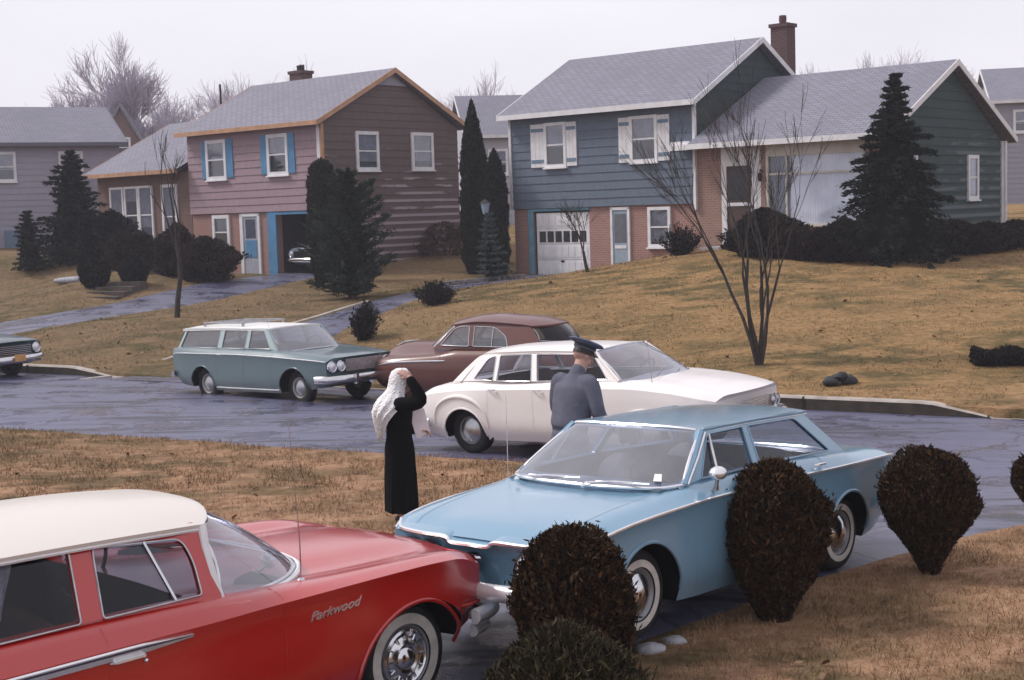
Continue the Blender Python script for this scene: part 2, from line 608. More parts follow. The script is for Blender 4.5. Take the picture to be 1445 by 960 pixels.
def cabin_cutter(x0, x1, yw, z0, z1, taper=.0):
    mb = MB()
    pts = roundpoly([(x0, -yw), (x1, -yw), (x1, yw), (x0, yw)], .12)
    mb.prism([(a, b, z0) for a, b in pts], (0, 0, z1 - z0))
    o = mb.build('cutter', interior, smooth=False)
    bm = bmesh.new(); bm.from_mesh(o.data); bmesh.ops.recalc_face_normals(bm, faces=bm.faces); bm.to_mesh(o.data); bm.free()
    return o


def make_body(car, B, mats, arches, cabin, extra=None, nx=60):
    mb = MB(); B.shell(mb, nx)
    o = mb.build('body', mats, car)
    bm = bmesh.new(); bm.from_mesh(o.data); bmesh.ops.recalc_face_normals(bm, faces=bm.faces); bm.to_mesh(o.data); bm.free()
    cut = []; lips = []
    for (x, z, rx, rz, yin) in arches:
        for side in (1, -1):
            c, pts = arch_cut(x, z, rx, rz, yin, B.W + .3, side)
            cut.append(c); lips.append((pts, side))
    for c in cabin: cut.append(cabin_cutter(*c))
    for c in cut: c.parent = car
    do_boolean(o, cut)
    # extra surface work joined to the body: seams, lips
    mb = MB()
    for pts, side in lips: arch_lip(B, pts, side, mb, .013, 0, .004)
    if extra: extra(mb)
    me = o.data
    nm = [m.name if m else '' for m in me.materials]
    idx = {0: 0}
    for k, m_ in enumerate(mats):
        if m_.name not in nm: me.materials.append(m_); nm.append(m_.name)
        idx[k] = nm.index(m_.name)
    e = mb.build('tmp', mats, angle=40)
    e.data.polygons.foreach_set('material_index', [idx[i] for i in mb.m]) if len(e.data.polygons) == len(mb.m) else None
    e.data.materials.clear()
    for m_ in me.materials: e.data.materials.append(m_)
    bm = bmesh.new(); bm.from_mesh(me); bm.from_mesh(e.data); bm.to_mesh(me); bm.free()
    tm = e.data; bpy.data.objects.remove(e); bpy.data.meshes.remove(tm)
    me.shade_smooth() if False else None
    return o


def bench(car, x, yw, z0, z1, m, lean=.12, name='seat'):
    mb = MB()
    prof = [(x - .0, z0 - .25), (x + .05, z0 + .0), (x - lean * .3, z0 + .2), (x - lean, z1 - .04), (x - lean - .05, z1), (x - lean - .12, z1 - .03), (x - .16, z0 - .25)]
    rows = []
    for j in range(13):
        y = -yw + 2 * yw * j / 12
        e = 1 - abs(y / yw) ** 8 * .12
        rows.append([(a, y, z0 - .25 + (b - z0 + .25) * e) for a, b in prof])
    mb.grid(rows, 0, closed_v=True)
    mb.add(rows[0], [tuple(range(len(prof)))]); mb.add(rows[-1], [tuple(reversed(range(len(prof))))])
    mb2 = mb
    mb2.box(x - .05, x + .5, -yw, yw, z0 - .32, z0 - .1)
    return mb.build(name, m, car, angle=50)


def steering(car, x, y, z, r=.2):
    mb = MB()
    M = Matrix.Translation((x, y, z)) @ Matrix.Rotation(R(-62), 4, 'Y')
    mb.tube([M @ Vector((r * math.cos(a), r * math.sin(a), 0)) for a in [2 * math.pi * k / 28 for k in range(28)]], .012, 6, closed=True)
    for a in (0, math.pi): mb.tube([M @ Vector((0, 0, .03)), M @ Vector((0, math.cos(a) * r, 0))], .01, 5)
    mb.tube([M @ Vector((0, 0, .03)), M @ Vector((0, 0, -.5))], .02, 6)
    return mb.build('steering_wheel', interior, car)


def bumper(car, pts, h, d, m=chrome, name='bumper', n=8, guards=()):
    """pts: half plan curve [(x,y,z)] centre->corner ; section height h, depth d"""
    full = [Vector((p[0], -p[1], p[2])) for p in reversed(pts[1:])] + [Vector(p) for p in pts]
    full = bez(full, 5)
    rows = []
    for i, p in enumerate(full):
        t = (full[min(i + 1, len(full) - 1)] - full[max(i - 1, 0)]); t.z = 0; t.normalize()
        nrm = Vector((-t.y, t.x, 0))
        cx = sum(q.x for q in full) / len(full)
        if nrm.x * (1 if full[len(full) // 2].x > 0 else -1) < 0: nrm = -nrm
        sec = [(0, -h / 2), (d * .55, -h * .42), (d * .9, -h * .2), (d, 0), (d * .85, h * .25), (d * .5, h * .45), (0, h / 2), (-.01, h * .35), (-.01, -h * .35)]
        rows.append([p + nrm * a + Vector((0, 0, b)) for a, b in sec])
    mb = MB(); mb.grid(rows, 0, closed_v=True)
    k = len(rows[0]); b0 = 0
    mb.f.append(tuple(range(k))); mb.m.append(0); mb.f.append(tuple(range(len(mb.v) - 1, len(mb.v) - k - 1, -1))); mb.m.append(0)
    for (gx, gy, gz, gh) in guards:
        for s_ in (1, -1): mb.box(gx - .02, gx + .05, gy * s_ - .03, gy * s_ + .03, gz - gh / 2, gz + gh / 2)
    o = mb.build(name, m, car, angle=45)
    bm = bmesh.new(); bm.from_mesh(o.data); bmesh.ops.recalc_face_normals(bm, faces=bm.faces); bm.to_mesh(o.data); bm.free()
    return o


def headlight(car, x, y, z, r=.075, fwd=1, label=None, m=lampglass, name='headlight', bez_=chrome):
    M = Matrix.Translation((x, y, z)) @ Matrix.Rotation(R(90) * fwd, 4, 'Y')
    mb = MB(); mb.lathe([(r * 1.25, -.03), (r * 1.28, .0), (r * 1.15, .018), (r, .008)], 24, M)
    o = mb.build(name, bez_, car)
    mb = MB(); mb.lathe([(r, .006), (r * .8, .018), (r * .4, .028), (.001, .032)], 24, M)
    mb.build('lens', m, o)
    return o


def handle(car, p, L=.13, side=1, m=trimb):
    x, y, z = p
    mb = MB()
    mb.tube([(x - L / 2, y + .002 * side, z), (x - L / 2 + .02, y + .03 * side, z + .004), (x + L / 2 - .02, y + .03 * side, z + .004), (x + L / 2, y + .006 * side, z)], [.008, .011, .011, .008], 6)
    mb.ball((x + L / 2 + .0, y + .008 * side, z - .03), .012, 8)
    return mb.build('door_handle', m, car)


def car_empty(name, pose, label, cat, group=None):
    x, y, z, yaw, pi, ro = pose
    o = empty(name, (x, y, z), (R(ro), -R(pi), R(yaw)), label, cat, group)
    o.rotation_mode = 'XYZ'
    return o
def lin(*kv):
    xs = [k for k, _ in kv]; ys = [v for _, v in kv]
    o = sorted(zip(xs, ys)); return pchip([a for a, _ in o], [b for _, b in o])


def mirror_path(p): return [Vector((q[0], -q[1], q[2])) for q in p]


def text_mesh(mb_name, s, size, M, m, parent, shear=0., ext=.002, sx=1.0):
    cu = bpy.data.curves.new('t', 'FONT'); cu.body = s; cu.size = size; cu.shear = shear; cu.extrude = ext; cu.align_x = 'CENTER'; cu.align_y = 'CENTER'
    o = bpy.data.objects.new('t', cu); col.objects.link(o)
    dg = bpy.context.evaluated_depsgraph_get(); dg.update()
    me = bpy.data.meshes.new_from_object(o.evaluated_get(dg), depsgraph=dg)
    bpy.data.objects.remove(o); bpy.data.curves.remove(cu)
    me.transform(Matrix.Diagonal((sx, 1, 1, 1))); me.transform(M)
    me.materials.clear(); me.materials.append(m)
    o = bpy.data.objects.new(mb_name, me); col.objects.link(o); o.parent = parent
    return o


# ================= light blue compact sedan, foreground
def blue_car():
    car = car_empty('parked_car', (1.118, 10.767, .07, -131.4, 2.2, 1.4), 'light blue compact sedan with bright side strip, nose to nose with the red wagon', 'car')
    P = paint('paint_blue', (.150, .290, .415), .26, 1.0, .45, (.09, .12, .14))
    st = [
        (-2.27, [(0, .34), (.66, .34), (.74, .42), (.78, .58), (.81, .79), (.83, .852), (.71, .885), (.5, .895), (.25, .90), (0, .90)]),
        (-2.12, [(0, .27), (.72, .27), (.79, .40), (.815, .56), (.85, .80), (.868, .868), (.74, .91), (.5, .92), (.25, .925), (0, .925)]),
        (-1.7, [(0, .22), (.77, .22), (.83, .38), (.85, .58), (.868, .80), (.888, .874), (.75, .928), (.5, .935), (.25, .94), (0, .94)]),
        (-1.3, [(0, .2), (.80, .2), (.85, .36), (.86, .58), (.872, .80), (.893, .872), (.78, .95), (.5, .95), (.25, .95), (0, .95)]),
        (-.4, [(0, .19), (.80, .19), (.85, .34), (.86, .58), (.875, .805), (.897, .878), (.79, .975), (.5, .98), (.25, .98), (0, .98)]),
        (.7, [(0, .19), (.80, .19), (.85, .34), (.86, .58), (.872, .79), (.893, .865), (.775, .955), (.5, .965), (.25, .97), (0, .97)]),
        (1.0, [(0, .2), (.80, .2), (.85, .36), (.858, .58), (.868, .78), (.888, .852), (.75, .915), (.5, .925), (.25, .93), (0, .93)]),
        (1.55, [(0, .24), (.78, .24), (.84, .38), (.85, .58), (.858, .755), (.877, .815), (.74, .865), (.5, .865), (.25, .87), (0, .872)]),
        (2.0, [(0, .30), (.74, .30), (.81, .42), (.83, .56), (.842, .69), (.858, .755), (.72, .792), (.5, .79), (.25, .80), (0, .802)]),
        (2.16, [(0, .36), (.70, .36), (.77, .44), (.79, .56), (.80, .66), (.80, .70), (.68, .715), (.5, .72), (.25, .725), (0, .728)]),
    ]
    B = Body(st, bowf=(.10, 2.4, .6), bowr=(.10, 2.4, .5))

    def extra(mb):
        for s in (1, -1):
            B.ribbon_x(mb, .80, 1.3, 5.0, s, .008, 1, lean=.04); B.ribbon_x(mb, -.14, 1.3, 6.2, s, .008, 1); B.ribbon_x(mb, -.98, 2.6, 6.2, s, .008, 1)
            B.ribbon_r(mb, 6.4, 1.08, 2.1, s, .007, 1)
        # cowl grille slots
        for k in range(9):
            y = -.56 + k * .14
            p = B.ev(1.06, 8.99 if abs(y) < .05 else 9 - abs(y) / .5 * 1.95, 1 if y > 0 else -1, 0)
            mb.box(1.02, 1.035, y - .05, y + .05, p.z + .0, p.z + .006, 1)
        # engine lid slots at the rear
        for k in range(7):
            mb.box(-1.72 - k * .03, -1.712 - k * .03, -.4, .4, .943 - k * .002, .947 - k * .002, 1)
    make_body(car, B, [P, seamm], [(1.37, .29, .375, .375, .50), (-1.37, .29, .365, .365, .50)], [(-1.28, .78, .70, .40, 1.2)], extra)
    # chrome belt strip that wraps the whole car
    mb = MB()
    L = B.path(5, -2.26, 2.155, 60, 1, .003); Rr = B.path(5, -2.26, 2.155, 60, -1, .003)
    mb.tube(L, .011, 6); mb.tube(Rr, .011, 6)
    mb.build('trim_strip', trimb, car)
    # front lip: bright edge stepping down in the middle
    mb = MB()
    half = [(2.19, 0, .690), (2.19, .16, .690), (2.185, .22, .722), (2.175, .45, .722), (2.13, .66, .722), (2.07, .76, .725), (1.99, .83, .755)]
    full = mirror_path(list(reversed(half[1:]))) + [Vector(p) for p in half]
    mb.tube(bez(full, 4), .014, 6, flat=1.0)
    mb.build('hood_trim', trimb, car)
    mb = MB()
    rows = []
    fp = bez(full, 4)
    rows.append([p + Vector((-.005, 0, .012)) for p in fp]); rows.append([Vector((p.x - .10, p.y * .985, max(.742, p.z + .03) + .006)) for p in fp])
    mb.grid(rows, 0, flip=True)
    mb.build('hood_lip', P, car)
    # quad lamps in an oval panel, emblem and number plate
    for s in (1, -1):
        for y in (.44, .62): headlight(car, 2.135 - .05 * (y - .4), y * s, .585, .07)
    mb = MB(); mb.lathe([(.001, .03), (.035, .025), (.05, .005), (.052, -.01)], 20, Matrix.Translation((2.16, 0, .6)) @ Matrix.Rotation(R(90), 4, 'Y') @ Matrix.Diagonal((.8, 1.6, 1, 1)))
    mb.build('emblem', chrome, car)
    bumper(car, [(2.27, 0, .42), (2.26, .35, .42), (2.22, .62, .42), (2.12, .80, .42), (1.95, .87, .42)], .115, .05, bumperm)
    bumper(car, [(-2.33, 0, .45), (-2.32, .4, .45), (-2.27, .68, .45), (-2.15, .83, .45), (-1.98, .88, .45)], .11, .05)
    for s in (1, -1):
        for y in (.48, .64): headlight(car, -2.26 + .05 * (y - .4), y * s, .66, .05, -1, m=mat('tail_lens', (.30, .01, .01), .2, coat=.6), name='tail_light')
    # wheels
    for x in (1.37, -1.37):
        for s in (1, -1):
            wheel(car, (x, .765 * s, .305), .305, .17, s, .178, (.185, .232), .145, chrome)
    # cabin top
    G = Greenhouse(car, .96, 1.29, lin((-1.6, .74), (-.8, .785), (.4, .785), (.9, .74)), lin((-1.6, .54), (-.8, .60), (.3, .60), (.9, .56)))
    outer = roundpoly([(.86, .945), (.66, 1.04), (.38, 1.29), (.30, 1.305), (-1.02, 1.31), (-1.10, 1.30), (-1.33, 1.10), (-1.50, .94)], .02)
    w1 = roundpoly([(.60, .985), (.315, 1.262), (-.175, 1.272), (-.085, .995)], [.01, .05, .02, .02])
    w2 = roundpoly([(-.17, .997), (-.25, 1.272), (-.93, 1.268), (-1.24, .99)], [.02, .02, .05, .02])
    G.sides(outer, [w1, w2], P, car_glass, P, .006)
    for s in (1, -1):
        mb = MB(); mb.tube([(.40, (G.ys(.4, .985) + .002) * s, .985), (.285, (G.ys(.29, 1.26) + .002) * s, 1.262)], .009, 5)
        mb.build('vent_post', chrome, car)
    base = [(1.10, 0, .955), (1.09, .25, .955), (1.045, .48, .955), (.955, .66, .955), (.80, .745, .965)]
    head = [(.43, 0, 1.315), (.425, .20, 1.314), (.405, .38, 1.31), (.375, .52, 1.300), (.335, .585, 1.285)]
    G.screen('windshield', base, head, screen_glass, trimb, .013, .03)
    baseR = [(-1.62, 0, .95), (-1.61, .25, .95), (-1.57, .45, .95), (-1.49, .60, .95), (-1.38, .69, .955)]
    headR = [(-1.17, 0, 1.295), (-1.165, .22, 1.295), (-1.15, .38, 1.29), (-1.13, .49, 1.285), (-1.11, .55, 1.275)]
    G.screen('rear_window', baseR, headR, car_glass, chrome, .013, .02, fwd=-1)
    G.roof((lambda v: .445 - .10 * v ** 3, lambda v: -1.30 + .10 * v ** 3, lambda x: .605 if x > -1.0 else .605 - .04 * (-(x + 1.0)) / .3), lin((-1.32, 1.298), (-.5, 1.308), (.45, 1.298)), .022, P, .024, drip=.009, mdrip=trimb)
    # pillar covers
    for s in (1, -1):
        mb = MB(); mb.tube([(.80, .745 * s, .96), (.56, .67 * s, 1.12), (.345, .59 * s, 1.29)], .024, 6); mb.build('pillar', P, car)
        mb = MB(); mb.tube([(.775, .765 * s, .965), (.545, .695 * s, 1.12), (.33, .615 * s, 1.275)], .011, 6); mb.build('pillar_trim', trimb, car)
        mb = MB(); mb.tube([(-1.40, .70 * s, .95), (-1.24, .62 * s, 1.13), (-1.11, .56 * s, 1.28)], .03, 6); mb.build('pillar', P, car)
    bench(car, .10, .62, .62, 1.03, seat_grey); bench(car, -.80, .60, .62, 1.02, seat_grey)
    steering(car, .62, .36, .93, .19)
    mb = MB(); mb.box(.74, 1.0, -.68, .68, .80, .945); mb.build('dashboard', mat('dash_blue', (.08, .13, .18), .6), car, smooth=False)
    # mirror on the driver's door, wipers, sticker, handles
    mb = MB()
    Mq = Matrix.Translation((.60, .90, 1.035)) @ Matrix.Diagonal((1.0, .9, .72, 1))
    mb.ball((0, 0, 0), .070, 14, M=Mq); 
    mb.v = [(x if x > -.1 else x, y, z) for x, y, z in mb.v]
    mo = mb.build('side_mirror', trimb, car)
    mb = MB(); mb.tube([(.58, .865, .915), (.585, .875, .95), (.60, .895, .99)], [.022, .014, .012], 8); mb.build('mirror_stalk', chrome_dull, mo)
    for y0, y1 in ((.10, .55), (-.52, -.06)):
        mb = MB()
        pa = Vector((1.125, y1 - .52 if y0 > 0 else y1 - .52, .955)); pb = Vector((1.06, y1, .992))
        mb.tube([Vector((1.13, y0 + .02, .955)), Vector((1.115, y0 + .03, .978)), Vector((1.075, (y0 + y1) / 2 + .02, .995)), Vector((1.055, y1 - .05, .995))], .006, 5)
        mb.tube([Vector((1.085, y0 - .02 + .12, .985)), Vector((1.04, y1 + .08, .99))], .007, 4)
        mb.ball((1.13, y0 + .02, .955), .02, 8)
        mb.build('wiper', trimb, car)
    mb = MB(); mb.add([(.955, .60, 1.0), (.94, .66, 1.0), (.90, .635, 1.045), (.915, .585, 1.045)], [(0, 1, 2, 3)])
    mb.build('windshield_sticker', mat('sticker', (.75, .74, .72), .7), car, smooth=False)
    for s in (1, -1):
        handle(car, (.02, .865 * s, .925), .14, s); handle(car, (-.86, .865 * s, .925), .14, s)
    mb = MB(); mb.tube([(1.0, -.70, .90), (.98, -.72, 1.55)], [.004, .002], 5)
    mb.ball((1.0, -.70, .915), .018, 8); mb.build('antenna', chrome, car)
    return car


# ================= red wagon with white roof, foreground left
def red_car():
    car = car_empty('station_wagon', (-2.385, 8.01, -.04, 47.5, -.7, 0), 'bright red station wagon with white roof and whitewall tyre, nearest car at lower left', 'car')
    P = paint('paint_red', (.42, .010, .007), .26, 1.0, .15, (.08, .016, .012))
    Wt = paint('paint_ivory', (.66, .61, .56), .35, .4, .25)
    st = [
        (-3.05, [(0, .38), (.80, .38), (.90, .45), (.94, .6), (.95, .78), (.96, .86), (.88, .96), (.6, .97), (.3, .97), (0, .97)]),
        (-2.6, [(0, .26), (.88, .26), (.97, .40), (1.0, .62), (1.0, .84), (1.005, .92), (.90, 1.04), (.6, 1.04), (.3, 1.04), (0, 1.04)]),
        (-1.0, [(0, .2), (.92, .2), (.985, .36), (1.0, .62), (1.0, .86), (1.02, .935), (.92, 1.035), (.6, 1.05), (.3, 1.05), (0, 1.05)]),
        (0.0, [(0, .2), (.92, .2), (.985, .36), (1.0, .62), (1.0, .86), (1.02, .935), (.92, 1.02), (.6, 1.03), (.3, 1.04), (0, 1.04)]),
        (.45, [(0, .2), (.92, .2), (.985, .36), (1.0, .62), (.998, .865), (1.02, .94), (.91, .99), (.6, .985), (.3, 1.01), (0, 1.02)]),
        (1.0, [(0, .22), (.92, .22), (.985, .38), (1.0, .62), (.995, .865), (1.015, .94), (.89, .965), (.62, .945), (.34, .985), (0, .995)]),
        (1.5, [(0, .26), (.90, .26), (.975, .40), (.99, .62), (.98, .86), (1.0, .935), (.87, .955), (.64, .925), (.34, .965), (0, .975)]),
        (1.95, [(0, .32), (.86, .32), (.94, .42), (.96, .60), (.962, .83), (.98, .915), (.85, .935), (.63, .905), (.32, .94), (0, .948)]),
        (2.12, [(0, .36), (.79, .38), (.83, .48), (.935, .585), (.942, .79), (.955, .875), (.83, .905), (.61, .88), (.3, .91), (0, .915)]),
        (2.25, [(0, .42), (.76, .42), (.79, .50), (.90, .585), (.91, .75), (.915, .82), (.79, .865), (.6, .86), (.3, .875), (0, .88)]),
    ]
    B = Body(st, bowf=(.14, 2.6, .7), bowr=(.1, 2.4, .5))

    def extra(mb):
        for s in (1, -1):
            B.ribbon_x(mb, .50, 1.3, 6.2, s, .009, 1); B.ribbon_x(mb, -.60, 1.3, 6.0, s, .009, 1); B.ribbon_x(mb, -1.55, 1.5, 6.0, s, .009, 1)
            B.ribbon_r(mb, 6.95, .95, 2.15, s, .009, 1)
        rows = [[B.ev(.93 - .10 * (abs(j) / 8) ** 2, 9 - abs(j) / 8 * 2.0, 1 if j > 0 else -1, .0012), B.ev(.943 - .10 * (abs(j) / 8) ** 2, 9 - abs(j) / 8 * 2.0, 1 if j > 0 else -1, .0012)] for j in range(-8, 9)]
        mb.grid(rows, 1)
    make_body(car, B, [P, seamm], [(1.53, .30, .50, .42, .55), (-1.5, .30, .44, .40, .55)], [(-2.7, .02, .80, .40, 1.3)], extra, nx=70)
    # brow moulding over the headlamps and bumper
    for s in (1, -1):
        mb = MB(); mb.tube(B.path(3.02, 1.98, 2.235, 20, s, .004), [.004] * 4 + [.012] * 17, 6)
        mb.build('fender_trim', P, car)
    bumper(car, [(2.42, 0, .52), (2.40, .45, .52), (2.34, .75, .52), (2.22, .93, .52), (2.00, .985, .52)], .10, .06, bumperm)
    bumper(car, [(2.38, 0, .41), (2.36, .45, .41), (2.31, .72, .41), (2.20, .88, .41), (2.04, .93, .41)], .08, .05, bumperm, 'lower_bumper')
    bumper(car, [(-3.2, 0, .50), (-3.18, .5, .50), (-3.1, .85, .50), (-2.9, 1.0, .50)], .14, .06)
    for s in (1, -1):
        for y in (.56, .74): headlight(car, 2.235 - .08 * (y - .5), y * s, .68, .07)
    mb = MB()
    for k in range(6): mb.box(2.15, 2.262, -.38, .38, .50 + .045 * k, .512 + .045 * k)
    mb.build('grille', chrome, car, smooth=False)
    for x in (1.53, -1.5):
        for s in (1, -1):
            wheel(car, (x, .86 * s, .345), .345, .20, s, .205, (.212, .275), .185, chrome, cap='dish')
    # side moulding on the doors with a dark insert
    for s in (1, -1):
        mb = MB()
        q = [(-.12 - i * .1) for i in range(29)]
        top = [B.ev(x, 4.96 - .0 * i, s, .004) for i, x in enumerate(q)]
        path = [B.ev(x, 4.55, s, .006) for x in q]
        rows = []
        for i, x in enumerate(q):
            h = min(.5, .12 + i * .12)
            a = B.ev(x, 4.62 - .0, s, .014); 
            h *= 1.15; rows.append([B.ev(x, 4.58 + h * .6, s, .002), B.ev(x, 4.58 + h * .52, s, .016), B.ev(x, 4.58 - h * .55, s, .016), B.ev(x, 4.58 - h * .65, s, .002)])
        mb.grid(rows, 0)
        o = mb.build('side_moulding', trimb, car, angle=50)
        mb = MB()
        mb.grid([[B.ev(x, 4.60 + min(.5, .12 + i * .12) * .34, s, .018), B.ev(x, 4.60 + min(.5, .12 + i * .12) * .10, s, .018)] for i, x in enumerate(q)])
        mb.build('moulding_insert', mat('insert_navy', (.03, .03, .07), .5), o)
        pt = B.ev(-.50, 4.05, s, .0)
        handle(car, (pt.x, pt.y, pt.z), .20, s)
        pt = B.ev(-1.45, 4.05, s, .0)
        handle(car, (pt.x, pt.y, pt.z), .20, s)
        # script on the front fender
        p = B.ev(.86, 3.80, s, .004)
        if s < 0:
            M = Matrix.Translation(p) @ Matrix.Rotation(R(90), 4, 'X') @ Matrix.Rotation(R(3), 4, 'Z')
        else:
            M = Matrix.Translation(p) @ Matrix.Rotation(R(180), 4, 'Z') @ Matrix.Rotation(R(90), 4, 'X')
        text_mesh('fender_script', 'Parkwood', .078, M, trimb, car, .5, .003, 1.15)
    # cabin
    G = Greenhouse(car, 1.03, 1.40, lin((-3, .84), (-1, .90), (0, .89), (.6, .86)), lin((-3, .62), (-1, .70), (.1, .69), (.6, .66)))
    outer = roundpoly([(.165, 1.005), (.160, 1.20), (.17, 1.38), (.14, 1.41), (-2.75, 1.44), (-2.95, 1.04)], .03)
    w1 = roundpoly([(.045, 1.055), (.06, 1.22), (.03, 1.345), (-.50, 1.385), (-.555, 1.06)], [.02, .05, .13, .03, .02])
    w2 = roundpoly([(-.68, 1.06), (-.63, 1.39), (-1.42, 1.395), (-1.50, 1.06)], .02)
    w3 = roundpoly([(-1.62, 1.06), (-1.55, 1.395), (-2.55, 1.39), (-2.7, 1.06)], .03)
    G.sides(outer, [w1, w2, w3], P, car_glass, chrome_dull, .006)
    for s in (1, -1):
        mb = MB(); mb.tube([(-.12, (G.ys(-.12, 1.06) + .0) * s, 1.06), (-.20, (G.ys(-.2, 1.36) + .0) * s, 1.365)], .011, 5)
        mb.build('vent_post', chrome, car)
    base = [(1.06, 0, 1.005), (1.04, .28, 1.002), (.95, .52, .995), (.72, .72, .985), (.42, .83, .985), (.165, .855, 1.0)]
    head = [(.42, 0, 1.425), (.415, .20, 1.422), (.385, .38, 1.414), (.33, .52, 1.402), (.26, .62, 1.385), (.165, .675, 1.37)]
    G.screen('windshield', base, head, screen_glass, chrome, .015, .05)
    for s in (1, -1):
        mb = MB(); mb.tube([(.168, .868 * s, .99), (.160, .81 * s, 1.13), (.165, .74 * s, 1.28), (.185, .69 * s, 1.385)], [.030, .028, .028, .030], 8)
        mb.build('pillar', whitep, car)
    # white cowl moulding at the screen foot
    mb = MB()
    bb = bez([Vector((p[0] + .03, p[1] * 1.02, p[2] - .015)) for p in base], 5)
    mb.tube(list(reversed(mirror_path(bb[1:]))) + bb, .020, 6)
    mb.build('cowl_trim', whitep, car)
    G.roof((lambda v: .45 - .26 * v ** 3, lambda v: -2.95, lambda x: .735 if x < -.1 else .735 - .05 * (x + .1) ** 1.2 / .55 ** 1.2), lin((-3, 1.43), (-1.2, 1.435), (-.2, 1.415), (.5, 1.375)), .085, Wt, .03, p=2.6, drip=.010, mdrip=whitep)
    mb = MB()
    mb.grid([[(-2.97, y, 1.05 + z * .38 * 1.0) for y in np.linspace(-.8 + .14 * z, .8 - .14 * z, 7)] for z in (0, .5, 1)])
    mb.build('rear_window', car_glass, car)
    for s in (1, -1):
        mb = MB(); mb.tube([(-2.97, .80 * s, 1.03), (-2.95, .73 * s, 1.24), (-2.90, .675 * s, 1.43)], .035, 6); mb.build('pillar', P, car)
    bench(car, -.55, .72, .60, 1.06, seat_red); bench(car, -1.45, .72, .60, 1.06, seat_red)
    steering(car, .10, .40, 1.02, .2)
    mb = MB(); mb.box(.25, .72, -.72, .72, .86, .985); mb.build('dashboard', mat('dash_dark', (.02, .02, .025), .6), car, smooth=False)
    mb = MB(); mb.tube([(.80, -.775, .965), (.78, -.80, 1.20), (.73, -.83, 1.58), (.68, -.86, 1.93)], [.006, .004, .003, .002], 6)
    mb.ball((.80, -.775, .965), .028, 10, sc_=(1, 1, .7)); mb.build('antenna', chrome, car)
    mb = MB()
    mb.ball((.78, -.50, 1.045), .06, 10, sc_=(.6, 1, .8)); mb.tube([(.78, -.50, 1.03), (.70, -.50, .995)], .012, 6)
    for y in (-.42, .15):
        mb.tube([(1.02, y, 1.0), (.96, y + .25, 1.03), (.93, y + .5, 1.04)], .007, 5)
    mb.build('wiper', chrome, car)
    # plastic-wrapped shirt hanging at the rear door window
    return car


def hanging_shirt(car):
    mb = MB(); rows = []
    Mw = car.matrix_basis
    for i in range(9):
        z = 1.37 - i * .035
        rows.append([(-.95 + .01 * math.sin(i + j), -.60 + .03 * math.sin(j * 2.1), z) if False else (-1.02 + .035 * (j - 3) * (1 - .06 * i), -.62 + .02 * math.sin(j * 1.9 + i * .4), z + .02 * math.cos(j * 1.3)) for j in range(7)])
    mb.grid(rows)
    mb.grid([[(p[0], p[1] - .02, p[2]) for p in r] for r in rows], flip=True)
    return mb


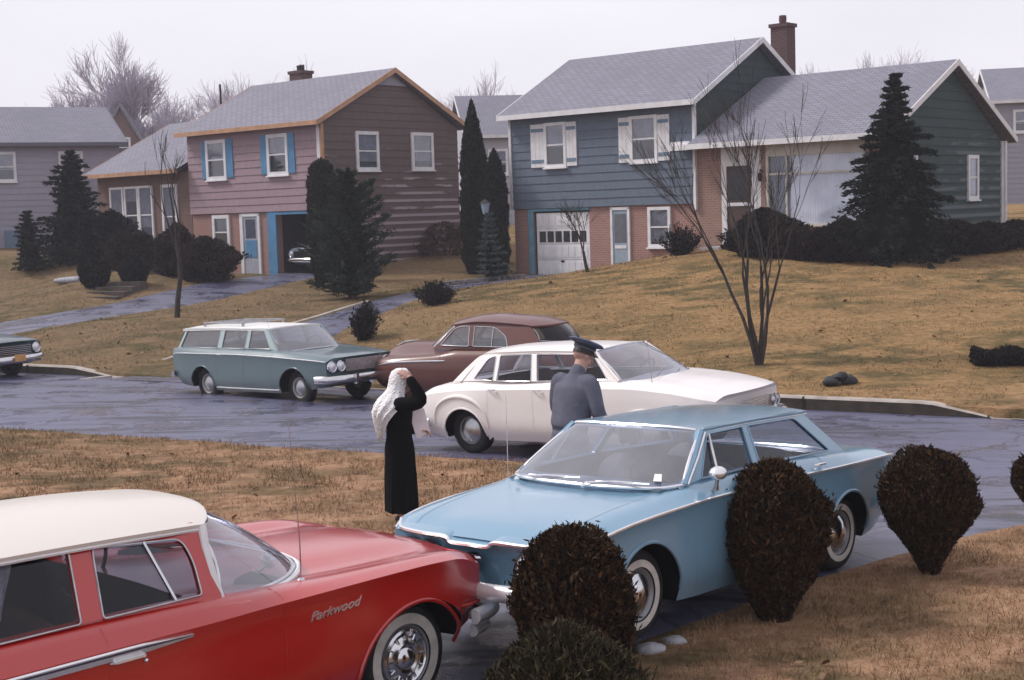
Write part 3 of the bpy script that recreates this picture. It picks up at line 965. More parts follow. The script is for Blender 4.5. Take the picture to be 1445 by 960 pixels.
# ================= white compact in the road
def white_car():
    car = car_empty('parked_car', (.965, 18.19, -.065, -37.2, 2.4, .6), 'white compact sedan with long hood standing in the road behind the blue car', 'car')
    P = paint('paint_white', (.80, .76, .75), .32, .6, .4, (.40, .33, .34))
    st = [
        (-2.28, [(0, .36), (.62, .36), (.72, .42), (.76, .52), (.77, .62), (.76, .70), (.64, .76), (.44, .79), (.22, .80), (0, .80)]),
        (-2.05, [(0, .27), (.74, .27), (.82, .38), (.85, .52), (.85, .66), (.83, .78), (.68, .85), (.46, .87), (.22, .88), (0, .88)]),
        (-1.7, [(0, .22), (.78, .22), (.86, .36), (.885, .54), (.88, .70), (.86, .82), (.70, .90), (.46, .92), (.22, .93), (0, .93)]),
        (-1.3, [(0, .2), (.79, .2), (.87, .34), (.895, .56), (.89, .74), (.865, .85), (.76, .93), (.46, .95), (.22, .96), (0, .96)]),
        (-.7, [(0, .2), (.79, .2), (.855, .34), (.865, .56), (.86, .74), (.855, .86), (.785, .92), (.46, .95), (.22, .95), (0, .95)]),
        (.3, [(0, .2), (.79, .2), (.85, .34), (.86, .56), (.86, .74), (.855, .88), (.79, .945), (.46, .96), (.22, .96), (0, .96)]),
        (1.1, [(0, .2), (.79, .2), (.86, .36), (.875, .56), (.875, .75), (.865, .885), (.78, .945), (.46, .965), (.22, .975), (0, .98)]),
        (1.7, [(0, .24), (.78, .24), (.86, .38), (.875, .55), (.875, .71), (.86, .84), (.76, .90), (.46, .93), (.22, .94), (0, .945)]),
        (2.22, [(0, .32), (.74, .32), (.82, .42), (.845, .54), (.845, .67), (.83, .775), (.72, .83), (.46, .86), (.22, .87), (0, .872)]),
        (2.47, [(0, .46), (.66, .46), (.74, .52), (.77, .58), (.775, .66), (.765, .735), (.66, .785), (.46, .80), (.22, .805), (0, .805)]),
    ]
    B = Body(st, creases=(1, 5), bowf=(.22, 2.2, .7), bowr=(.12, 2.4, .5))

    def extra(mb):
        for s in (1, -1):
            B.ribbon_x(mb, .80, 1.3, 6.0, s, .009, 1); B.ribbon_x(mb, -.24, 1.3, 6.0, s, .009, 1); B.ribbon_x(mb, -.95, 2.8, 6.0, s, .008, 1)
            B.ribbon_r(mb, 6.4, 1.15, 2.3, s, .007, 1)
    make_body(car, B, [P, seamm], [(1.37, .28, .37, .36, .5), (-1.36, .26, .35, .36, .5)], [(-1.28, .95, .70, .4, 1.2)], extra)
    # blade over the rear wheel
    for s in (1, -1):
        mb = MB(); pts = []
        for i in range(25):
            a = math.pi * i / 24
            x = -1.42 - .46 * math.cos(a); z = .36 + .41 * math.sin(a) ** .8
            pts.append((x, z))
        pth = []
        for x, z in pts:
            best = min(((abs(B.raw(x, 1 + 4 * k / 60).y - z), B.raw(x, 1 + 4 * k / 60).x) for k in range(61)))
            pth.append(Vector((B.bow(x, best[1]), (best[1] + .004) * s, z)))
        mb.tube(pth, [.006 + .022 * math.sin(math.pi * i / 24) for i in range(25)], 8)
        mb.build('fender_lip', P, car)
    bumper(car, [(2.56, 0, .45), (2.53, .4, .45), (2.42, .72, .45), (2.22, .86, .45)], .12, .05)
    bumper(car, [(-2.36, 0, .43), (-2.34, .4, .43), (-2.27, .68, .43), (-2.1, .86, .43), (-1.9, .9, .43)], .12, .05)
    for s in (1, -1):
        for y in (.44, .58): headlight(car, 2.43 - .16 * (y - .4), y * s, .60, .055, m=chrome_dull, bez_=chrome_dull)
        o = headlight(car, -2.26, .60 * s, .62, .055, -1, m=mat('tail_lens', (.30, .01, .01), .2, coat=.6), name='tail_light')
    mb = MB()
    for k in range(8): mb.box(2.40, 2.465, -.30, .30, .50 + .026 * k, .507 + .026 * k)
    mb.build('grille', chrome, car, smooth=False)
    for x in (1.37, -1.36):
        for s in (1, -1): wheel(car, (x, .75 * s, .31), .31, .17, s, .18, None, .165, chrome_dull)
    G = Greenhouse(car, .93, 1.30, lin((-1.7, .68), (-.7, .785), (.4, .785), (1.1, .75)), lin((-1.7, .50), (-.7, .60), (.5, .60), (1.1, .56)))
    outer = roundpoly([(1.10, .95), (.92, 1.0), (.60, 1.31), (.50, 1.325), (-.9, 1.325), (-1.25, 1.28), (-1.50, 1.08), (-1.66, .93)], [.01, .02, .03, .1, .2, .1, .1, .02])
    w0 = roundpoly([(-.92, .965), (-.95, 1.27), (-1.08, 1.24), (-1.27, .985)], [.02, .03, .07, .03])
    w2 = roundpoly([(-.30, .96), (-.38, 1.285), (-.88, 1.275), (-.86, .965)], .02)
    w1 = roundpoly([(.83, .985), (.56, 1.28), (-.30, 1.287), (-.21, .965)], [.01, .05, .02, .02])
    G.sides(outer, [w1, w2, w0], P, car_glass, chrome, .006)
    for s in (1, -1):
        mb = MB(); mb.tube([(.50, (G.ys(.5, .985)) * s, .985), (.42, (G.ys(.42, 1.27)) * s, 1.272)], .009, 5); mb.build('vent_post', chrome, car)
    base = [(1.30, 0, .965), (1.28, .25, .965), (1.24, .48, .96), (1.16, .64, .958), (1.04, .735, .96)]
    head = [(.66, 0, 1.345), (.655, .20, 1.344), (.635, .38, 1.335), (.60, .50, 1.325), (.56, .575, 1.30)]
    G.screen('windshield', base, head, screen_glass, chrome, .012, .03)
    baseR = [(-1.78, 0, .94), (-1.77, .22, .94), (-1.74, .40, .94), (-1.69, .52, .94), (-1.62, .60, .94)]
    headR = [(-1.30, 0, 1.30), (-1.295, .2, 1.297), (-1.28, .34, 1.29), (-1.26, .43, 1.28), (-1.235, .49, 1.27)]
    G.screen('rear_window', baseR, headR, car_glass, chrome, .012, .03, fwd=-1)
    G.roof((lambda v: .67 - .12 * v ** 3, lambda v: -1.32 + .10 * v ** 3, lambda x: .605 if x > -.8 else .605 - .12 * ((-x - .8) / .5) ** 1.5), lin((-1.35, 1.275), (-.9, 1.315), (-.2, 1.33), (.7, 1.305)), .05, P, .03, drip=.006, mdrip=P)
    for s in (1, -1):
        mb = MB(); mb.tube([(1.00, .745 * s, .965), (.78, .67 * s, 1.14), (.56, .585 * s, 1.315)], .024, 6); mb.build('pillar', P, car)
        mb = MB(); rows = [[(-1.62, .60 * s, .93), (-1.42, .56 * s, 1.12), (-1.23, .49 * s, 1.29)], [(-1.50, .72 * s, .93), (-1.33, .64 * s, 1.12), (-1.16, .54 * s, 1.31)]]
        mb.grid(rows); mb.build('pillar', P, car)
    bench(car, .10, .62, .60, 1.02, seat_red); bench(car, -.75, .60, .60, 1.0, seat_red)
    steering(car, .68, .36, .95, .19)
    mb = MB(); mb.box(.88, 1.15, -.68, .68, .80, .955); mb.build('dashboard', mat('dash_dark', (.02, .02, .025), .6), car, smooth=False)
    for s in (1, -1):
        handle(car, (-.15, .862 * s, .86), .13, s); handle(car, (-.86, .862 * s, .86), .12, s)
    mb = MB()
    for y in (-.45, .05): mb.tube([(1.33, y, .985), (1.27, y + .2, 1.02), (1.2, y + .42, 1.06)], .006, 5)
    mb.build('wiper', chrome_dull, car)
    mb = MB(); mb.tube([(1.45, -.72, .95), (1.42, -.74, 1.62)], [.005, .002], 5); mb.build('antenna', chrome, car)
    return car


# ================= teal wagon with white roof
def teal_wagon():
    car = car_empty('station_wagon', (-4.445, 27.387, -.45, -41.3, 1.5, -.2), 'grey-green station wagon with white roof and roof rack parked at the far kerb', 'car')
    P = paint('paint_teal', (.070, .120, .140), .35, .8, .4, (.10, .10, .10))
    P2 = paint('paint_ivory2', (.78, .78, .76), .4, .3, .2)
    Pl = paint('paint_teal_light', (.32, .42, .42), .35, .4, .4, (.2, .2, .2))
    st = [
        (-2.42, [(0, .42), (.72, .42), (.80, .48), (.82, .62), (.83, .78), (.835, .90), (.80, 1.0), (.5, 1.01), (.25, 1.01), (0, 1.01)]),
        (-2.1, [(0, .30), (.80, .30), (.86, .42), (.875, .62), (.88, .80), (.89, .93), (.84, 1.02), (.5, 1.02), (.25, 1.02), (0, 1.02)]),
        (-.5, [(0, .22), (.84, .22), (.90, .38), (.905, .62), (.905, .82), (.915, .93), (.84, 1.01), (.5, 1.02), (.25, 1.02), (0, 1.02)]),
        (.8, [(0, .22), (.84, .22), (.90, .38), (.905, .62), (.905, .80), (.915, .90), (.83, .99), (.5, 1.0), (.25, 1.0), (0, 1.0)]),
        (1.5, [(0, .28), (.82, .28), (.89, .42), (.90, .62), (.90, .78), (.91, .87), (.80, .95), (.5, .965), (.25, .97), (0, .97)]),
        (2.1, [(0, .36), (.78, .36), (.87, .44), (.885, .62), (.885, .76), (.89, .84), (.78, .90), (.5, .92), (.25, .93), (0, .93)]),
        (2.32, [(0, .42), (.76, .42), (.84, .48), (.86, .60), (.86, .74), (.86, .82), (.76, .87), (.5, .885), (.25, .89), (0, .89)]),
    ]
    B = Body(st, bowf=(.08, 2.4, .5), bowr=(.06, 2.4, .5))

    def extra(mb):
        for s in (1, -1):
            for x in (.78, -.06, -.90): B.ribbon_x(mb, x, 1.3, 6.0, s, .010, 1)
            B.ribbon_r(mb, 6.4, 1.0, 2.28, s, .008, 1)
    make_body(car, B, [P, seamm], [(1.37, .31, .41, .40, .5), (-1.37, .31, .38, .38, .5)], [(-2.2, .8, .74, .4, 1.2)], extra)
    for s in (1, -1):
        mb = MB(); mb.tube(B.path(5, -2.4, 2.3, 40, s, .003), .009, 5); mb.tube([B.ev(x, 1.4, s, .004) for x in np.linspace(-.95, .93, 10)], .012, 5)
        mb.build('trim_strip', trimb, car)
    bumper(car, [(2.44, 0, .50), (2.43, .45, .50), (2.38, .74, .50), (2.24, .90, .50), (2.05, .94, .50)], .15, .06, guards=[(2.47, .35, .50, .2)])
    bumper(car, [(-2.52, 0, .50), (-2.5, .45, .50), (-2.44, .74, .50), (-2.28, .90, .50)], .14, .06)
    for s in (1, -1):
        for y in (.56, .76): headlight(car, 2.32 - .06 * (y - .5), y * s, .735, .082)
    mb = MB()
    mb.box(2.30, 2.335, -.46, .46, .62, .85, 1)
    for k in range(10): mb.box(2.33, 2.345, -.46, .46, .635 + .022 * k, .642 + .022 * k)
    for k in range(24): mb.box(2.33, 2.343, -.455 + .0395 * k, -.449 + .0395 * k, .63, .845)
    mb.build('grille', [trimb, mat('grille_back', (.10, .10, .11), .5, .5)], car, smooth=False)
    for x in (1.37, -1.37):
        for s in (1, -1): wheel(car, (x, .77 * s, .33), .33, .17, s, .19, None, .15, chrome_dull, rimc=mat('rim_cream', (.38, .36, .34), .5))
    G = Greenhouse(car, 1.0, 1.39, lin((-2.4, .76), (-1, .80), (.4, .80), (.9, .76)), lin((-2.4, .64), (-1, .66), (.4, .66), (.9, .62)))
    outer = roundpoly([(.80, .99), (.44, 1.38), (.34, 1.41), (-2.12, 1.41), (-2.30, .99)], [.02, .04, .05, .05, .03])
    w1 = roundpoly([(.62, 1.035), (.34, 1.365), (-.04, 1.37), (-.02, 1.035)], [.01, .04, .02, .02])
    w2 = roundpoly([(-.13, 1.035), (-.14, 1.37), (-.84, 1.37), (-.84, 1.035)], .02)
    w3 = roundpoly([(-.98, 1.035), (-.98, 1.37), (-2.06, 1.37), (-2.20, 1.035)], .03)
    G.sides(outer, [w1, w2, w3], Pl, car_glass_dark, chrome_dull, .006)
    base = [(1.12, 0, 1.0), (1.10, .28, 1.0), (1.03, .52, .99), (.92, .68, .99), (.76, .765, .99)]
    head = [(.50, 0, 1.42), (.495, .22, 1.42), (.47, .40, 1.415), (.44, .54, 1.405), (.39, .64, 1.385)]
    G.screen('windshield', base, head, screen_glass, chrome, .012, .03)
    G.roof((lambda v: .53 - .12 * v ** 3, lambda v: -2.2, lambda x: .68), lin((-2.25, 1.385), (-.8, 1.41), (.55, 1.39)), .05, P2, .035, drip=.006, mdrip=P2)
    mb = MB()
    mb.grid([[(-2.32 + .12 * z, y, 1.0 + z * .38) for y in np.linspace(-.74 + .1 * z, .74 - .1 * z, 7)] for z in (0, .5, 1)])
    mb.build('rear_window', car_glass_dark, car)
    for s in (1, -1):
        mb = MB(); mb.tube([(.78, .765 * s, .99), (.58, .70 * s, 1.2), (.40, .645 * s, 1.395)], .024, 6); mb.build('pillar', Pl, car)
    bench(car, .05, .66, .62, 1.08, seat_grey); bench(car, -.85, .64, .62, 1.06, seat_grey)
    steering(car, .50, .36, 1.02, .2)
    mb = MB(); mb.box(.62, .95, -.7, .7, .86, .985); mb.build('dashboard', mat('dash_dark', (.02, .02, .025), .6), car, smooth=False)
    mb = MB()
    for s in (1, -1): mb.tube([(-.45, .50 * s, 1.50), (-1.75, .50 * s, 1.50)], .014, 6)
    for x in (-.45, -.78, -1.1, -1.43, -1.75): mb.tube([(x, -.5, 1.50), (x, .5, 1.50)], .012, 6)
    for x in (-.5, -1.7):
        for s in (1, -1): mb.box(x - .02, x + .02, .5 * s - .02, .5 * s + .02, 1.43, 1.5)
    mb.build('roof_rack', chrome_dull, car)
    for s in (1, -1):
        handle(car, (.06, .905 * s, .92), .12, s); handle(car, (-.78, .905 * s, .92), .12, s)
    mb = MB(); mb.tube([(.9, -.8, .95), (.55, -.86, 1.8)], [.005, .002], 5); mb.build('antenna', chrome, car)
    return car


# ================= brown rounded sedan
def brown_car():
    car = car_empty('parked_car', (-.083, 25.68, -.462, 152, .5, 0), 'dark brown older sedan with rounded roof parked at the far kerb behind the white car', 'car')
    P = paint('paint_brown', (.115, .034, .024), .34, .5, .3, (.06, .042, .035))
    st = [
        (-2.5, [(0, .40), (.55, .40), (.68, .46), (.72, .58), (.70, .70), (.62, .80), (.50, .86), (.36, .90), (.18, .92), (0, .925)]),
        (-2.2, [(0, .30), (.76, .30), (.86, .42), (.89, .60), (.86, .78), (.76, .90), (.60, .97), (.42, 1.02), (.2, 1.05), (0, 1.055)]),
        (-1.5, [(0, .24), (.86, .24), (.94, .40), (.955, .62), (.93, .84), (.86, .96), (.70, 1.03), (.5, 1.08), (.25, 1.11), (0, 1.12)]),
        (-.6, [(0, .24), (.84, .24), (.90, .40), (.915, .64), (.90, .86), (.87, .98), (.78, 1.07), (.5, 1.10), (.25, 1.11), (0, 1.11)]),
        (.6, [(0, .24), (.84, .24), (.91, .40), (.93, .62), (.91, .84), (.87, .96), (.78, 1.05), (.5, 1.09), (.25, 1.10), (0, 1.10)]),
        (1.1, [(0, .24), (.86, .24), (.94, .40), (.955, .62), (.93, .82), (.86, .93), (.70, .985), (.48, 1.06), (.25, 1.11), (0, 1.12)]),
        (1.8, [(0, .26), (.86, .26), (.94, .40), (.955, .60), (.94, .78), (.86, .88), (.68, .92), (.42, 1.02), (.25, 1.085), (0, 1.11)]),
        (2.3, [(0, .34), (.78, .34), (.88, .44), (.91, .58), (.89, .72), (.82, .82), (.64, .85), (.38, .92), (.22, .99), (0, 1.02)]),
        (2.5, [(0, .40), (.62, .40), (.74, .48), (.80, .58), (.79, .68), (.72, .76), (.56, .79), (.34, .83), (.18, .87), (0, .88)]),
    ]
    B = Body(st, creases=(1,), bowf=(.16, 2.2, .6), bowr=(.18, 2.2, .7))

    def extra(mb):
        for s in (1, -1):
            for x in (.92, -.30): B.ribbon_x(mb, x, 1.3, 6.0, s, .010, 1)
            B.ribbon_r(mb, 7.2, 1.0, 2.4, s, .008, 1)
    make_body(car, B, [P, seamm], [(1.74, .28, .38, .32, .5), (-1.5, .28, .38, .30, .5)], [(-.9, .8, .72, .45, 1.3)], extra)
    for s in (1, -1):
        mb = MB()
        mb.tube([B.ev(x, 4.15, s, .006) for x in np.linspace(.80, 2.30, 16)], [.010] + [.016] * 14 + [.008], 6); 
        mb.build('trim_strip', trimb, car)
        mb = MB(); mb.tube([B.ev(x, 1.25, s, .006) for x in np.linspace(-.95, .95, 16)], .022, 5); mb.build('sill_trim', chrome, car)
    bumper(car, [(2.64, 0, .48), (2.62, .45, .48), (2.54, .74, .48), (2.34, .92, .48)], .16, .07, guards=[(2.68, .35, .52, .3)])
    bumper(car, [(-2.64, 0, .48), (-2.62, .45, .48), (-2.52, .76, .48), (-2.3, .93, .48)], .16, .07)
    for s in (1, -1): headlight(car, 2.42, .64 * s, .68, .09)
    mb = MB()
    for k in range(4): mb.box(2.44, 2.5, -.5, .5, .46 + .07 * k, .49 + .07 * k)
    mb.build('grille', chrome, car, smooth=False)
    mb = MB(); mb.tube([(2.35, 0, 1.01), (2.2, 0, 1.08), (1.9, 0, 1.12)], [.012, .018, .01], 6); mb.build('hood_ornament', chrome, car)
    for x in (1.74, -1.5):
        for s in (1, -1): wheel(car, (x, .80 * s, .35), .35, .18, s, .2, None, .12, chrome_dull, rimc=P)
    G = Greenhouse(car, 1.08, 1.50, lin((-1.9, .62), (-.8, .77), (.4, .80), (1.1, .76)), lin((-1.9, .45), (-.8, .60), (.4, .63), (1.1, .58)))
    outer = roundpoly([(1.12, 1.06), (.80, 1.40), (.62, 1.50), (.2, 1.545), (-.45, 1.54), (-.80, 1.47), (-.98, 1.24), (-1.12, 1.05)], [.02, .1, .1, .2, .2, .1, .1, .02])
    w1 = roundpoly([(.98, 1.115), (.74, 1.40), (.60, 1.455), (.42, 1.462), (.38, 1.115)], [.03, .05, .06, .03, .02])
    w2 = roundpoly([(.29, 1.115), (.32, 1.462), (-.10, 1.455), (-.34, 1.30), (-.40, 1.115)], [.02, .03, .1, .12, .04])
    G.sides(outer, [w1, w2], P, car_glass_dark, chrome, .008)
    for s in (1, -1):
        mb = MB(); mb.tube([(-.08, (G.ys(-.08, 1.12)) * s, 1.12), (-.06, (G.ys(-.06, 1.46)) * s, 1.46)], .009, 5); mb.build('vent_post', chrome, car)
    base = [(1.38, 0, 1.10), (1.35, .28, 1.10), (1.28, .50, 1.09), (1.18, .66, 1.085), (1.08, .75, 1.08)]
    head = [(.86, 0, 1.52), (.85, .22, 1.515), (.82, .38, 1.50), (.78, .50, 1.47), (.74, .59, 1.43)]
    G.screen('windshield', base, head, screen_glass, chrome, .012, .03)
    baseR = [(-1.34, 0, 1.20), (-1.32, .24, 1.20), (-1.25, .42, 1.205), (-1.13, .56, 1.215), (-.97, .665, 1.23)]
    headR = [(-1.10, 0, 1.50), (-1.08, .2, 1.495), (-1.02, .34, 1.485), (-.92, .47, 1.47), (-.79, .575, 1.45)]
    G.screen('rear_window', baseR, headR, car_glass, chrome_dull, .012, .04, fwd=-1)
    G.roof((lambda v: .86 - .12 * v ** 3, lambda v: -1.13 + .33 * v ** 3, lambda x: .64 if x > -.4 else .64 - .04 * ((-x - .4) / .8)), lin((-1.2, 1.41), (-.6, 1.51), (.2, 1.545), (.9, 1.46)), .10, P, .03, p=2.2)
    # rear quarter panels that carry the roof down to the deck
    for s in (1, -1):
        mb = MB(); rows = []
        for i in range(9):
            t = i / 8
            rt_ = Vector((-.55 - .62 * t, .62 - .16 * t * t - .2 * t ** 4, 1.53 - .10 * t)); rb = Vector((-.9 - .82 * t, .74 - .36 * t * t, 1.08))
            rows.append([Vector((a.x, a.y * s, a.z)) for a in [rt_.lerp(rb, k / 6) + Vector((-.05, .02, 0)) * math.sin(math.pi * k / 6) for k in range(7)]])
        # only the part ahead of and below the glass
    mb = MB()
    lo = bez([Vector(p) for p in baseR], 4); lo = list(reversed(mirror_path(lo[1:]))) + lo
    mb.grid([[p + Vector((0, 0, .01)) for p in lo], [Vector((p.x * 1.06 - .16, p.y * 1.06, 1.06)) for p in lo]])
    mb.build('deck_panel', P, car)
    bench(car, .25, .62, .65, 1.14, interior); bench(car, -.55, .6, .65, 1.14, interior)
    steering(car, .85, .36, 1.1, .2)
    handle(car, (-.12, .89, .98), .13, 1); handle(car, (-.12, -.89, .98), .13, -1)
    return car


# ================= generic sedan used for the two half-hidden cars
def plain_sedan(pose, label, Pm, Pr, front_plate=None, name='parked_car'):
    car = car_empty(name, pose, label, 'car')
    st = [
        (-2.5, [(0, .40), (.70, .40), (.82, .48), (.86, .6), (.87, .74), (.86, .82), (.76, .90), (.5, .92), (.25, .925), (0, .93)]),
        (-2.1, [(0, .28), (.82, .28), (.91, .42), (.93, .62), (.93, .80), (.935, .90), (.80, .96), (.5, .98), (.25, .985), (0, .99)]),
        (-.5, [(0, .22), (.86, .22), (.93, .38), (.945, .62), (.94, .82), (.945, .91), (.85, 1.0), (.5, 1.01), (.25, 1.01), (0, 1.01)]),
        (.9, [(0, .22), (.86, .22), (.93, .38), (.945, .62), (.94, .82), (.945, .91), (.83, .99), (.5, 1.0), (.25, 1.01), (0, 1.01)]),
        (1.8, [(0, .28), (.84, .28), (.92, .42), (.935, .62), (.935, .78), (.935, .88), (.80, .93), (.5, .96), (.25, .975), (0, .98)]),
        (2.35, [(0, .38), (.78, .38), (.88, .46), (.90, .60), (.90, .74), (.90, .82), (.78, .88), (.5, .90), (.25, .91), (0, .91)]),
        (2.45, [(0, .42), (.76, .42), (.85, .50), (.87, .60), (.87, .72), (.86, .80), (.76, .85), (.5, .87), (.25, .88), (0, .88)]),
    ]
    B = Body(st, bowf=(.10, 2.4, .5), bowr=(.10, 2.4, .5))
    def extra(mb):
        for s in (1, -1):
            for x in (.85, -.2, -1.1): B.ribbon_x(mb, x, 1.3, 6.0, s, .010, 1)
    make_body(car, B, [Pm, seamm], [(1.5, .3, .40, .38, .5), (-1.5, .3, .40, .36, .5)], [(-1.2, .8, .74, .45, 1.2)], extra)
    mb = MB()
    for s in (1, -1): mb.tube(B.path(4.6, -2.4, 2.4, 30, s, .004), .012, 5)
    mb.build('trim_strip', trimb, car)
    bumper(car, [(2.6, 0, .48), (2.58, .45, .48), (2.5, .74, .48), (2.3, .93, .48)], .17, .07)
    bumper(car, [(-2.62, 0, .48), (-2.6, .45, .48), (-2.5, .76, .48), (-2.3, .93, .48)], .17, .07)
    for s in (1, -1):
        headlight(car, 2.45, .68 * s, .70, .095)
        headlight(car, -2.46, .70 * s, .70, .07, -1, m=mat('tail_lens', (.30, .01, .01), .2, coat=.6), name='tail_light')
    mb = MB(); mb.box(2.43, 2.47, -.5, .5, .56, .80, 1)
    for k in range(6): mb.box(2.46, 2.49, -.5, .5, .57 + .04 * k, .585 + .04 * k)
    mb.build('grille', [chrome, seamm], car, smooth=False)
    for x in (1.5, -1.5):
        for s in (1, -1): wheel(car, (x, .80 * s, .34), .34, .18, s, .2, None, .17, chrome_dull)
    G = Greenhouse(car, 1.0, 1.40, lin((-1.9, .70), (-.8, .80), (.4, .80), (1.1, .76)), lin((-1.9, .54), (-.8, .64), (.4, .64), (1.1, .58)))
    outer = roundpoly([(.92, .99), (.55, 1.40), (.4, 1.44), (-.9, 1.44), (-1.15, 1.38), (-1.6, .99)], [.02, .05, .1, .15, .1, .02])
    w1 = roundpoly([(.72, 1.04), (.42, 1.38), (-.15, 1.39), (-.13, 1.04)], .03); w2 = roundpoly([(-.24, 1.04), (-.25, 1.39), (-.9, 1.37), (-1.28, 1.04)], .04)
    G.sides(outer, [w1, w2], Pr, car_glass_dark, chrome_dull, .006)
    G.screen('windshield', [(1.16, 0, 1.0), (1.14, .28, 1.0), (1.08, .52, 1.0), (.92, .76, .99)], [(.62, 0, 1.44), (.61, .25, 1.44), (.58, .45, 1.43), (.50, .62, 1.40)], car_glass, chrome, .012, .03)
    G.screen('rear_window', [(-1.8, 0, 1.0), (-1.78, .28, 1.0), (-1.72, .5, 1.0), (-1.6, .68, 1.0)], [(-1.25, 0, 1.43), (-1.24, .22, 1.43), (-1.2, .42, 1.42), (-1.12, .58, 1.40)], car_glass, chrome, .012, .03, fwd=-1)
    G.roof((lambda v: .63 - .1 * v ** 3, lambda v: -1.28 + .1 * v ** 3, lambda x: .66), lin((-1.3, 1.39), (-.4, 1.43), (.7, 1.40)), .06, Pr, .03)
    bench(car, .1, .66, .62, 1.08, interior); bench(car, -.8, .64, .62, 1.06, interior)
    if front_plate:
        x, y, z, txt, bg, fg, sgn = front_plate
        mb = MB(); mb.box(x - .006, x + .006, y - .15, y + .15, z - .075, z + .075)
        o = mb.build('license_plate', bg, car, smooth=False)
    return car
blue_car(); rc = red_car(); white_car(); teal_wagon(); brown_car()
def shirt_thing():
    o = hanging_shirt(rc).build('hanging_garment', mat('garment_pale', (.30, .33, .38), .5, 0, .4, 14), None, angle=60)
    x, y, z, yaw, pi, ro = (0,0,0,0,0,0)
    o.location = rc.location; o.rotation_euler = rc.rotation_euler
    tag(o, 'pale garment in clear wrap hanging inside the rear side window of the red wagon', 'garment')
shirt_thing()
# ------------------------------------------------------------------ terrain
# street frame: s runs along the street (to the right and towards the camera), t across it (away)
SE = Vector((.8526, -.5225)); SM = Vector((.5225, .8526))
def st_of(x, y): return x * SE.x + y * SE.y, x * SM.x + y * SM.y
def xy_of(s, t): return s * SE.x + t * SM.x, s * SE.y + t * SM.y
def t_near(s): return 15.4 + .058 * max(s, -30)
T_FAR = 22.9
def street_z(s, t):
    f = (t - t_near(s)) / (T_FAR - t_near(s)); f = max(-.2, min(1.25, f))
    return -.10 - .38 * f + .03 * math.sin(math.pi * min(max(f, 0), 1))


CTRL = [  # x, y, z of the grass surface
    (0, 0, -.02), (-8, 0, -.02), (8, 0, .0), (-2.3, 8, -.02), (0, 9, 0), (2, 10, .03), (4.6, 12.6, 0), (1.1, 10.8, .03), (3.2, 12.6, -.02), (7, 10, .03), (14, 5, 0), (-6, 8, -.02),
    (-1, 14, -.06), (-7.7, 21.3, -.06), (-5, 16, -.05), (-14, 20, -.05), (-14, 10, -.03), (1.5, 15.5, -.05), (5.3, 14.4, -.08), (10, 11, -.05), (20, 4, 0), (-25, 30, -.1), (-30, 10, 0), (-.7, 17.8, -.08),
    # far side
    (-9.4, 33, -.33), (-12.5, 34.6, -.33), (-22, 40, -.3), (-40, 51, -.25), (4.5, 24.3, -.26), (8.1, 22.7, -.28), (13, 19.5, -.25), (20, 15, -.2), (40, 4, 0), (0, 27.3, -.3), (-4.8, 30.4, -.36),
    (4.75, 27, .0), (9, 26, -.05), (14, 25, .05), (-9.2, 39, .42), (-3.4, 33, .22), (-2.6, 40, .66), (-5.2, 38.4, .34), (-8.2, 33.9, -.20), (-4.3, 34.9, .14), (-1, 37, .72), (-11.4, 44, .58), (-13.7, 38, .05), (-16.5, 49, .95),
    (-8, 51.5, 1.03), (-12, 54.5, 1.1), (-5, 55, 1.66), (-2.5, 60, 1.9), (-15.5, 50, 1.5), (-13.5, 46.5, 1.12), (-18, 52, 1.9), (-22, 60, 2.1), (-17, 66, 2.2), (-32, 58, 2.2), (-32, 45, 1.2),
    (.8, 47.6, .93), (2.6, 46, .95), (2.2, 42, 1.25), (4.8, 43.6, 1.55), (6, 42.4, 1.75), (9, 40, 1.72), (11, 38.3, 1.52), (14.5, 41, 1.7), (17, 45, 2.1), (20, 36, 1.3), (25, 45, 2.2), (1.4, 36, .75), (6, 34, .95), (10, 33, .85), (15, 30, .6), (25, 25, .6),
    (0, 60, 1.9), (10, 60, 2.4), (30, 70, 2.6), (-30, 80, 2.4), (0, 90, 2.6), (60, 60, 2.4), (-60, 80, 2.4), (-60, 40, .6), (60, 20, .5), (0, 130, 2.8), (90, 110, 2.8), (-90, 120, 2.8),
]


class TPS:
    def __init__(s, pts, lam=.4):
        P = np.array([(a / 10., b / 10.) for a, b, c in pts]); z = np.array([c for a, b, c in pts]); n = len(P)
        d = np.linalg.norm(P[:, None] - P[None], axis=2)
        K = np.where(d > 0, d * d * np.log(d + 1e-12), 0) + lam * .01 * np.eye(n)
        A = np.zeros((n + 3, n + 3)); A[:n, :n] = K; A[:n, n] = 1; A[:n, n + 1:] = P; A[n, :n] = 1; A[n + 1:, :n] = P.T
        s.w = np.linalg.solve(A, np.concatenate([z, np.zeros(3)])); s.P = P

    def __call__(s, x, y):
        x = np.atleast_1d(np.asarray(x, float)) / 10.; y = np.atleast_1d(np.asarray(y, float)) / 10.
        d2 = (x[:, None] - s.P[None, :, 0]) ** 2 + (y[:, None] - s.P[None, :, 1]) ** 2
        K = np.where(d2 > 0, .5 * d2 * np.log(d2 + 1e-20), 0)
        n = len(s.P)
        return K @ s.w[:n] + s.w[n] + x * s.w[n + 1] + y * s.w[n + 2]


tps_near = TPS([p for p in CTRL if st_of(p[0], p[1])[1] < 18])
tps_far = TPS([p for p in CTRL if st_of(p[0], p[1])[1] > 18])


def ground_z(x, y):
    s, t = st_of(x, y)
    if t > 19: return float(tps_far(x, y)[0])
    return float(tps_near(x, y)[0])


